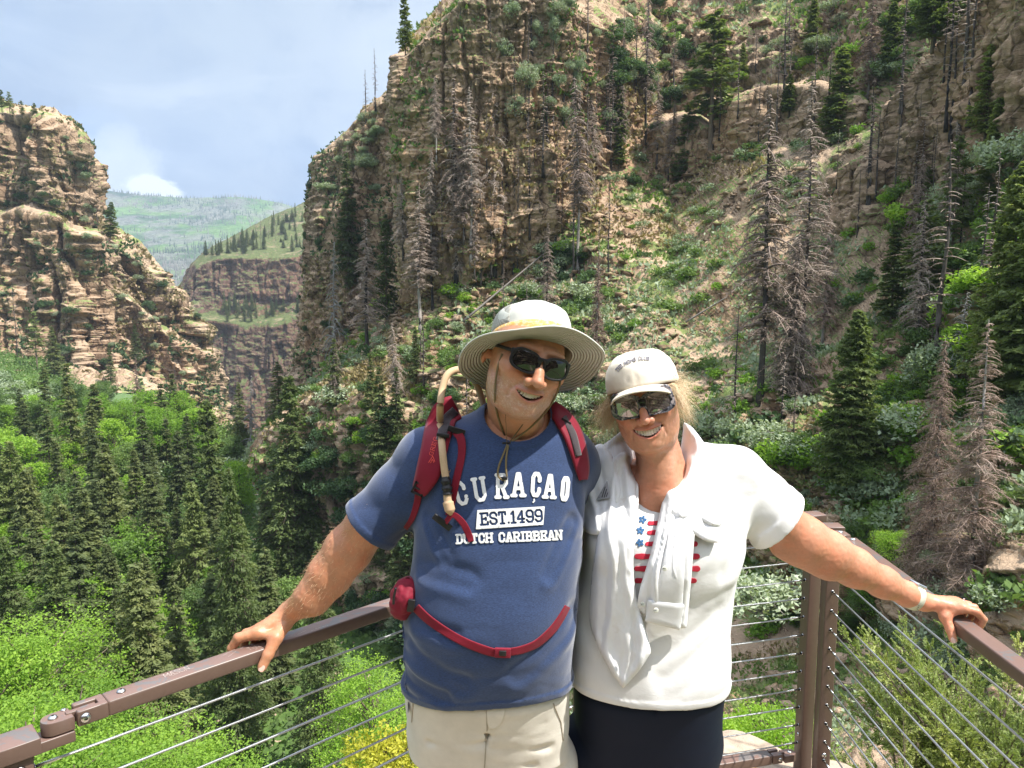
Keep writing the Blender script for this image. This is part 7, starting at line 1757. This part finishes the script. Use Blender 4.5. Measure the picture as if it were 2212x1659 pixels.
# cap
RC = rot(-14, -14, -8); OC = OW + (np.array([0, .016, .040]) * SW) @ RWm.T
cap = empty('cap', (0, 0, 0), 'cream baseball cap with grey lettering worn by the woman', 'cap')
def cap_pt(phi, r):
    c = np.clip(r, 0, 1); Rc = .086 * np.sin(c ** .9 * math.pi / 2) ** .92; zc = .080 * np.cos(c ** 1.05 * math.pi / 2) ** .9 - .012 * c ** 4 * (1 - .6 * np.clip(np.cos(phi), 0, 1))
    return np.stack([Rc * np.sin(phi), -Rc * np.cos(phi) * 1.18, zc], -1)
ph2 = np.linspace(0, 2 * math.pi, 97)[:-1]; rr_ = np.linspace(.02, 1, 24); RR, PH = np.meshgrid(rr_, ph2, indexing='ij'); G_ = cap_pt(PH, RR) * 1.04
seam = np.abs(((PH / (2 * math.pi) * 6) % 1) - .5) * 2; G_ = G_ + unit(G_) * (-.0016 * np.exp(-((1 - seam) / .06) ** 2) + .0014 * vnoise(G_ * 40, 4) + .0010 * vnoise(G_ * 90, 6))[..., None]
m_ = len(ph2); i = np.arange(23)[:, None] * m_; j = np.arange(m_)[None]; j2 = (j + 1) % m_; capP = G_.reshape(-1, 3) * SW @ RC.T + OC; capF = np.stack([i + j, i + j2, i + m_ + j2, i + m_ + j], -1).reshape(-1, 4)
M_CREAM = cloth_mat('cream_twill', (.66, .60, .50), var=.05, sheen=.1)
co = mesh_np('cap_crown', capP, capF, M_CREAM, cap); md = co.modifiers.new('t', 'SOLIDIFY'); md.thickness = .002
m = MB(); c = (np.array([0, 0, .081]) * SW) @ RC.T + OC; m.tube(np.array([c, c + RC @ np.array([0, 0, .003]), c + RC @ np.array([0, 0, .004])]), [.006, .005, .001], 12); m.build('button', M_CREAM, cap)
u = np.linspace(-1, 1, 41); v = np.linspace(0, 1, 18); U_, V_ = np.meshgrid(u, v, indexing='ij'); an = U_ * 1.12
ins = np.stack([.086 * np.sin(an), -.086 * 1.18 * np.cos(an), -.004 - .0 * an], -1)
ext = .086 * (1 - np.abs(U_) ** 2.6) ; G_ = ins + np.stack([V_ * ext * .18 * np.sin(an), -V_ * ext * (1.0), -V_ * ext * .10 - .026 * (U_ ** 2) * V_ - .016 * U_ ** 2], -1)
nu_ = 18; i = np.arange(40)[:, None] * nu_; j = np.arange(17)[None]; F = np.stack([i + j, i + j + 1, i + nu_ + j + 1, i + nu_ + j], -1).reshape(-1, 4)
vi = mesh_np('visor', G_.reshape(-1, 3) * SW @ RC.T + OC, F, M_CREAM, cap); md = vi.modifiers.new('t', 'SOLIDIFY'); md.thickness = .0035; md.offset = 0
dmC = DepthMap(bvh_of(capP, capF), 1315, 1490, 750, 860, 2.0, 1); M_GREYT = plain('grey_embroidery', (.24, .23, .26), .8)
cp = crom([(1334, 803), (1345, 792), (1362, 783), (1382, 777), (1402, 778)], 6)
def curved(txt, path, h, t):
    L = np.concatenate([[0], np.cumsum(np.hypot(*np.diff(path[:, :2], axis=0).T))]); ws_ = [GL[c][0] for c in txt]; tot = sum(ws_) + .3 * (len(txt) - 1); fs = []; x = 0
    at_ = lambda s: np.array([np.interp(s, L, path[:, 0]), np.interp(s, L, path[:, 1])])
    for c, w_ in zip(txt, ws_):
        if c != ' ': fs.append(text_sdf(c, at_(x / tot * L[-1]), at_((x + w_) / tot * L[-1]), h, h, t, 0))
        x += w_ + .3
    return lambda X, Y: np.minimum.reduce([f(X, Y) for f in fs])
laid('lettering', curved('THE MOMS CLUB', cp, 7.0, .17), (1322, 1412, 768, 812), .5, dmC, M_GREYT, cap, .0052, .0012)
# hair
mhr = Mat('blonde_hair'); hn = mhr.noise(mhr.mapping(mhr.obj(), (4, 4, 1)), 60, 3, .6); mhr.col(mhr.ramp(hn, [(.3, (.46, .33, .18)), (.5, (.66, .50, .30)), (.7, (.84, .70, .48))])); mhr.set(Roughness=.4, Specular_IOR_Level=.5)
g = np.random.default_rng(8); hm = MB()
def strand(root, d, L, curl, r=.00042, grav=.5):
    k = 9; q = np.linspace(0, 1, k)[:, None]; side = unit(np.cross(d, g.normal(0, 1, 3))); P = root + d * q * L + np.array([0, 0, -1]) * grav * L * q ** 2 + side * curl * L * np.sin(q * g.uniform(2, 6) + g.uniform(0, 1)) * q
    hm.tube(P, r * (1.15 - q[:, 0]), 3, cap=False)
def hl(*p): return (np.array(p) * SW) @ RWm.T + OW
def hd(*p): return unit(np.array(p) @ RWm.T)
for _ in range(520):   # picture-left side, falling from under the cap
    a = g.uniform(0, 1); strand(hl(-.073 + g.normal(0, .004), -.03 + a * .085, .012 + g.normal(0, .012)), hd(-.75 + g.normal(0, .25), -.25 + g.normal(0, .35), -.55 + g.normal(0, .3)), g.uniform(.03, .10), .30, grav=.35)
for _ in range(230):   # picture-right side, blown outward
    a = g.uniform(0, 1); strand(hl(.076 + g.normal(0, .004), -.045 + a * .10, .022 + g.normal(0, .012)), hd(.85 + g.normal(0, .22), -.1 + g.normal(0, .4), -.10 + g.normal(0, .4)), g.uniform(.015, .075), .45, grav=.25)
for _ in range(800):   # back of the head
    an = g.uniform(.6, 2 * math.pi - .6); strand(hl(math.sin(an) * .078, .02 - math.cos(an) * .088 * -1 * -1, .015 + g.normal(0, .02)), hd(math.sin(an) * .5 + g.normal(0, .15), .5, -.8), g.uniform(.04, .08), .2, grav=.5)
for _ in range(160):
    strand(hl(.070 + g.normal(0, .005), -.05 + g.normal(0, .01), .03), hd(.5, -.3 + g.normal(0, .3), -.6 + g.normal(0, .3)), g.uniform(.04, .09), .2, grav=.4)
ho = hm.build('hair', mhr.m, woman)

# white woven shirt hung round her neck
drape = empty('draped_shirt', (0, 0, 0), 'white button-up shirt hung loose round the woman\'s neck, buttons and cuff showing', 'shirt')
D = dmW.D0.copy()
for _ in range(60):
    A = np.pad(D, 1, mode='edge'); D = (A[:-2, 1:-1] + A[2:, 1:-1] + A[1:-1, :-2] + A[1:-1, 2:] + 4 * D) / 8
dmD = DepthMap.__new__(DepthMap); dmD.__dict__ = dict(dmW.__dict__); dmD.D = np.minimum(D, dmW.D0)
for _ in range(10):
    A = np.pad(dmD.D, 1, mode='edge'); dmD.D = (A[:-2, 1:-1] + A[2:, 1:-1] + A[1:-1, :-2] + A[1:-1, 2:] + 4 * dmD.D) / 8
def panel(name, outline, fold, lift, cell=3.0, thick=.003, mat=None, parent=None, round_=.010):
    pl = smooth_poly(outline, 6); f = poly_sdf(pl); xs = [p[0] for p in pl]; ys = [p[1] for p in pl]
    pts, polys = msq(f, min(xs) - 5, max(xs) + 5, min(ys) - 5, max(ys) + 5, cell); X, Y = pts[:, 0], pts[:, 1]; e = np.clip(-f(X, Y) / 10.0, 0, 1)
    dpt = dmD.at(X, Y) - lift - fold(X, Y) - round_ * (1 - (1 - e) ** 2)
    return poly_mesh(name, W(X, Y, dpt), polys, mat or M_WHITE2, parent or drape, solid=thick, offset=0)
def vf(x0, x1, yref, ks, amp, seed=0):
    """folds that fall from a gathered top: several ridges fanning downward"""
    def f(X, Y):
        s = (X - x0(Y)) / (x1(Y) - x0(Y)); w = fbm(np.stack([s * 1.5, Y * .006, X * 0 + seed], 1), 2, 800 + seed)
        q = s * ks + w * .9; r1 = 1 - 2 * np.abs((q % 1) * 2 - 1) ** .8; q2 = s * ks * 2.3 + w * 1.6 + .3; r2 = 1 - 2 * np.abs((q2 % 1) * 2 - 1); return amp * (.65 * r1 + .35 * r2) + .003 * ridged(np.stack([X * .025 + w, Y * .012 - X * .01, X * 0 + seed], 1), 2, 850) + .002 * fbm(np.stack([X * .03, Y * .02, X * 0], 1), 3, 820 + seed)
    return f
lin = lambda *p: (lambda Y: np.interp(Y, [a for a, b in p], [b for a, b in p]))
back = panel('collar', [(1322, 948, 1), (1350, 930), (1366, 952), (1374, 985), (1378, 1040), (1374, 1110), (1330, 1125), (1290, 1090), (1268, 1040), (1286, 980)], vf(lin((930, 1300), (1130, 1280)), lin((930, 1370), (1130, 1400)), 0, 1.6, .007, 1), .016)
panel('sleeve', [(1270, 985), (1300, 960), (1330, 1000), (1345, 1060), (1325, 1105), (1300, 1150), (1270, 1150), (1250, 1120), (1253, 1060)], vf(lin((960, 1250), (1150, 1250)), lin((960, 1340), (1150, 1340)), 0, 1.5, .008, 2), .022, round_=.016)
panel('front_panel', [(1312, 1010), (1350, 975), (1370, 1010), (1372, 1100), (1368, 1180), (1368, 1240), (1376, 1300), (1402, 1390), (1404, 1412, 1), (1378, 1450), (1346, 1486, 1), (1318, 1445), (1288, 1385), (1274, 1330), (1280, 1240), (1292, 1160), (1296, 1080)],
      vf(lin((1000, 1300), (1486, 1290)), lin((1000, 1390), (1486, 1405)), 0, 1.9, .010, 3), .026, round_=.012)
panel('collar', [(1478, 912, 1), (1500, 930), (1530, 975), (1555, 1040), (1556, 1135), (1500, 1122), (1462, 1120), (1440, 1090), (1446, 1040), (1466, 990), (1474, 950)], vf(lin((910, 1450), (1120, 1440)), lin((910, 1540), (1120, 1560)), 0, 2.0, .008, 4), .020, round_=.016)
panel('front_panel', [(1462, 1010), (1500, 1040), (1510, 1090), (1500, 1150), (1492, 1250), (1482, 1356, 1), (1440, 1352), (1374, 1318, 1), (1385, 1265), (1408, 1190), (1428, 1100), (1442, 1045)],
      vf(lin((1010, 1440), (1356, 1374)), lin((1010, 1500), (1356, 1485)), 0, 1.8, .008, 5), .022)
panel('placket', [(1446, 1140, 1), (1480, 1150, 1), (1478, 1230), (1470, 1356, 1), (1396, 1335, 1), (1410, 1290), (1432, 1220)], lambda X, Y: 0 * X, .034, thick=.002, round_=.004)
panel('cuff', [(1400, 1296, 1), (1478, 1306, 1), (1468, 1360, 1), (1394, 1342, 1)], lambda X, Y: 0 * X, .038, thick=.003, round_=.004)
panel('pocket', [(1468, 1072, 1), (1560, 1110, 1), (1551, 1172, 1), (1520, 1166), (1456, 1124, 1)], lambda X, Y: .003 * np.sin(X * .15 + Y * .08), .022, thick=.003, round_=.006)
def button(x, y, lift): 
    c = np.array(P3(x, y, float(dmD.at(x, y)) - lift)); n_ = unit(np.array([0, -1, .15])); m = MB(); m.tube(np.stack([c, c + n_ * .0022, c + n_ * .0026]), [.0060, .0058, .0045], 16); o = m.build('button', M_BUTTON, drape)
    k = MB()
    for a in range(4):
        e = c + np.array([math.cos(a * 1.571 + .785), 0, math.sin(a * 1.571 + .785)]) * .0018 + n_ * .0026; k.tube(np.stack([e, e + n_ * .0003]), .0006, 6)
    k.build('thread_hole', M_HOLE, o)
M_BUTTON = plain('button_plastic', (.62, .62, .54), .3, .05, bumpd=0)
button(1436, 1228, .050); button(1388, 1305, .040); button(1417, 1318, .056)
# triangular grey badge on the sleeve
M_BADGE = plain('grey_badge', (.34, .34, .36), .6); M_BDARK = plain('badge_print', (.05, .05, .06), .6)
tri = [Z4(316, 382, ), Z4(330, 470), Z4(260, 482)]; tri = [(a, b) for a, b in tri]; tf = poly_sdf(smooth_poly([tri[0], tri[1], tri[2]], 1)); lf = .046
laid('badge', lambda X, Y: tf(X, Y) - 1.0, (1284, 1322, 1035, 1085), .8, dmD, M_BADGE, drape, lf, .0015)
bt = curved('PFG', np.array([Z4(273, 470), Z4(300, 400)]), 5.2, .22); b2 = lambda X, Y: np.minimum.reduce([seg_d(X, Y, [Z4(288, 468), Z4(305, 412)]) - 1.0, seg_d(X, Y, [Z4(300, 468), Z4(313, 425)]) - 1.0, seg_d(X, Y, [Z4(312, 464), Z4(319, 445)]) - 1.0])
laid('badge_lettering', lambda X, Y: np.maximum(np.minimum(bt(X, Y), b2(X, Y)), tf(X, Y) + .4), (1284, 1322, 1035, 1085), .5, dmD, M_BDARK, drape, lf + .0014, .0006)
# watch and ring
M_WBAND = plain('pale_silicone', (.62, .62, .50), .5, .03, bumpd=0)
wdir = np.array(arm_w[-1][0]) - np.array(arm_w[-2][0]); wdir /= np.linalg.norm(wdir); wc = np.array(P3(1972, 1289, 2.027)); Rw = frame_rot(wdir)
watch = empty('wristwatch', (0, 0, 0), 'pale band smart watch on the woman\'s wrist', 'watch')
m = MB(); th = np.linspace(0, 2 * math.pi, 49); 
ring = [wc + Rw @ np.array([s, math.cos(a) * .0325, math.sin(a) * .0340]) for s in (-.0135, .0135) for a in th]; v = np.array(ring); k = 49; i = np.arange(48); m.add(v, np.stack([i, i + 1, i + k + 1, i + k], 1)); bd = m.build('strap', M_WBAND, watch); md = bd.modifiers.new('t', 'SOLIDIFY'); md.thickness = .0028; md.offset = 0
m = MB(); m.box(wc + Rw @ np.array([0, .004, .0375]), (.034, .036, .009), Rw, .004); cs = m.build('case', plain('silver_case', (.6, .6, .62), .3, .02, bumpd=0, Metallic=.9), watch)
m = MB(); m.box(wc + Rw @ np.array([0, .004, .0422]), (.029, .031, .001), Rw, .0004); m.build('screen', M_LENS, cs)
m = MB()
for q in range(3): 
    c = wc + Rw @ np.array([.001, -.0342 , -.012 - q * .005]); m.box(c, (.002, .001, .002), Rw)
m.build('strap_holes', M_HOLE, bd)
f = fingers_w[2]; a = np.array(f[0][0]); b = np.array(f[1][0]); c = a * .45 + b * .55; Rr = frame_rot(b - a); m = MB()
v = np.array([c + Rr @ np.array([s, math.cos(t) * .0114, math.sin(t) * .0114]) for s in (-.002, .002) for t in th]); m.add(v, np.stack([i, i + 1, i + k + 1, i + k], 1)); m.box(c + Rr @ np.array([0, 0, .013]), (.004, .005, .004), Rr, .001)
rg = m.build('ring', plain('silver', (.75, .75, .76), .2, .02, bumpd=0, Metallic=1.0)); tag(rg, 'silver ring on the finger of the woman\'s hand on the right handrail', 'ring'); md = rg.modifiers.new('t', 'SOLIDIFY'); md.thickness = .0012
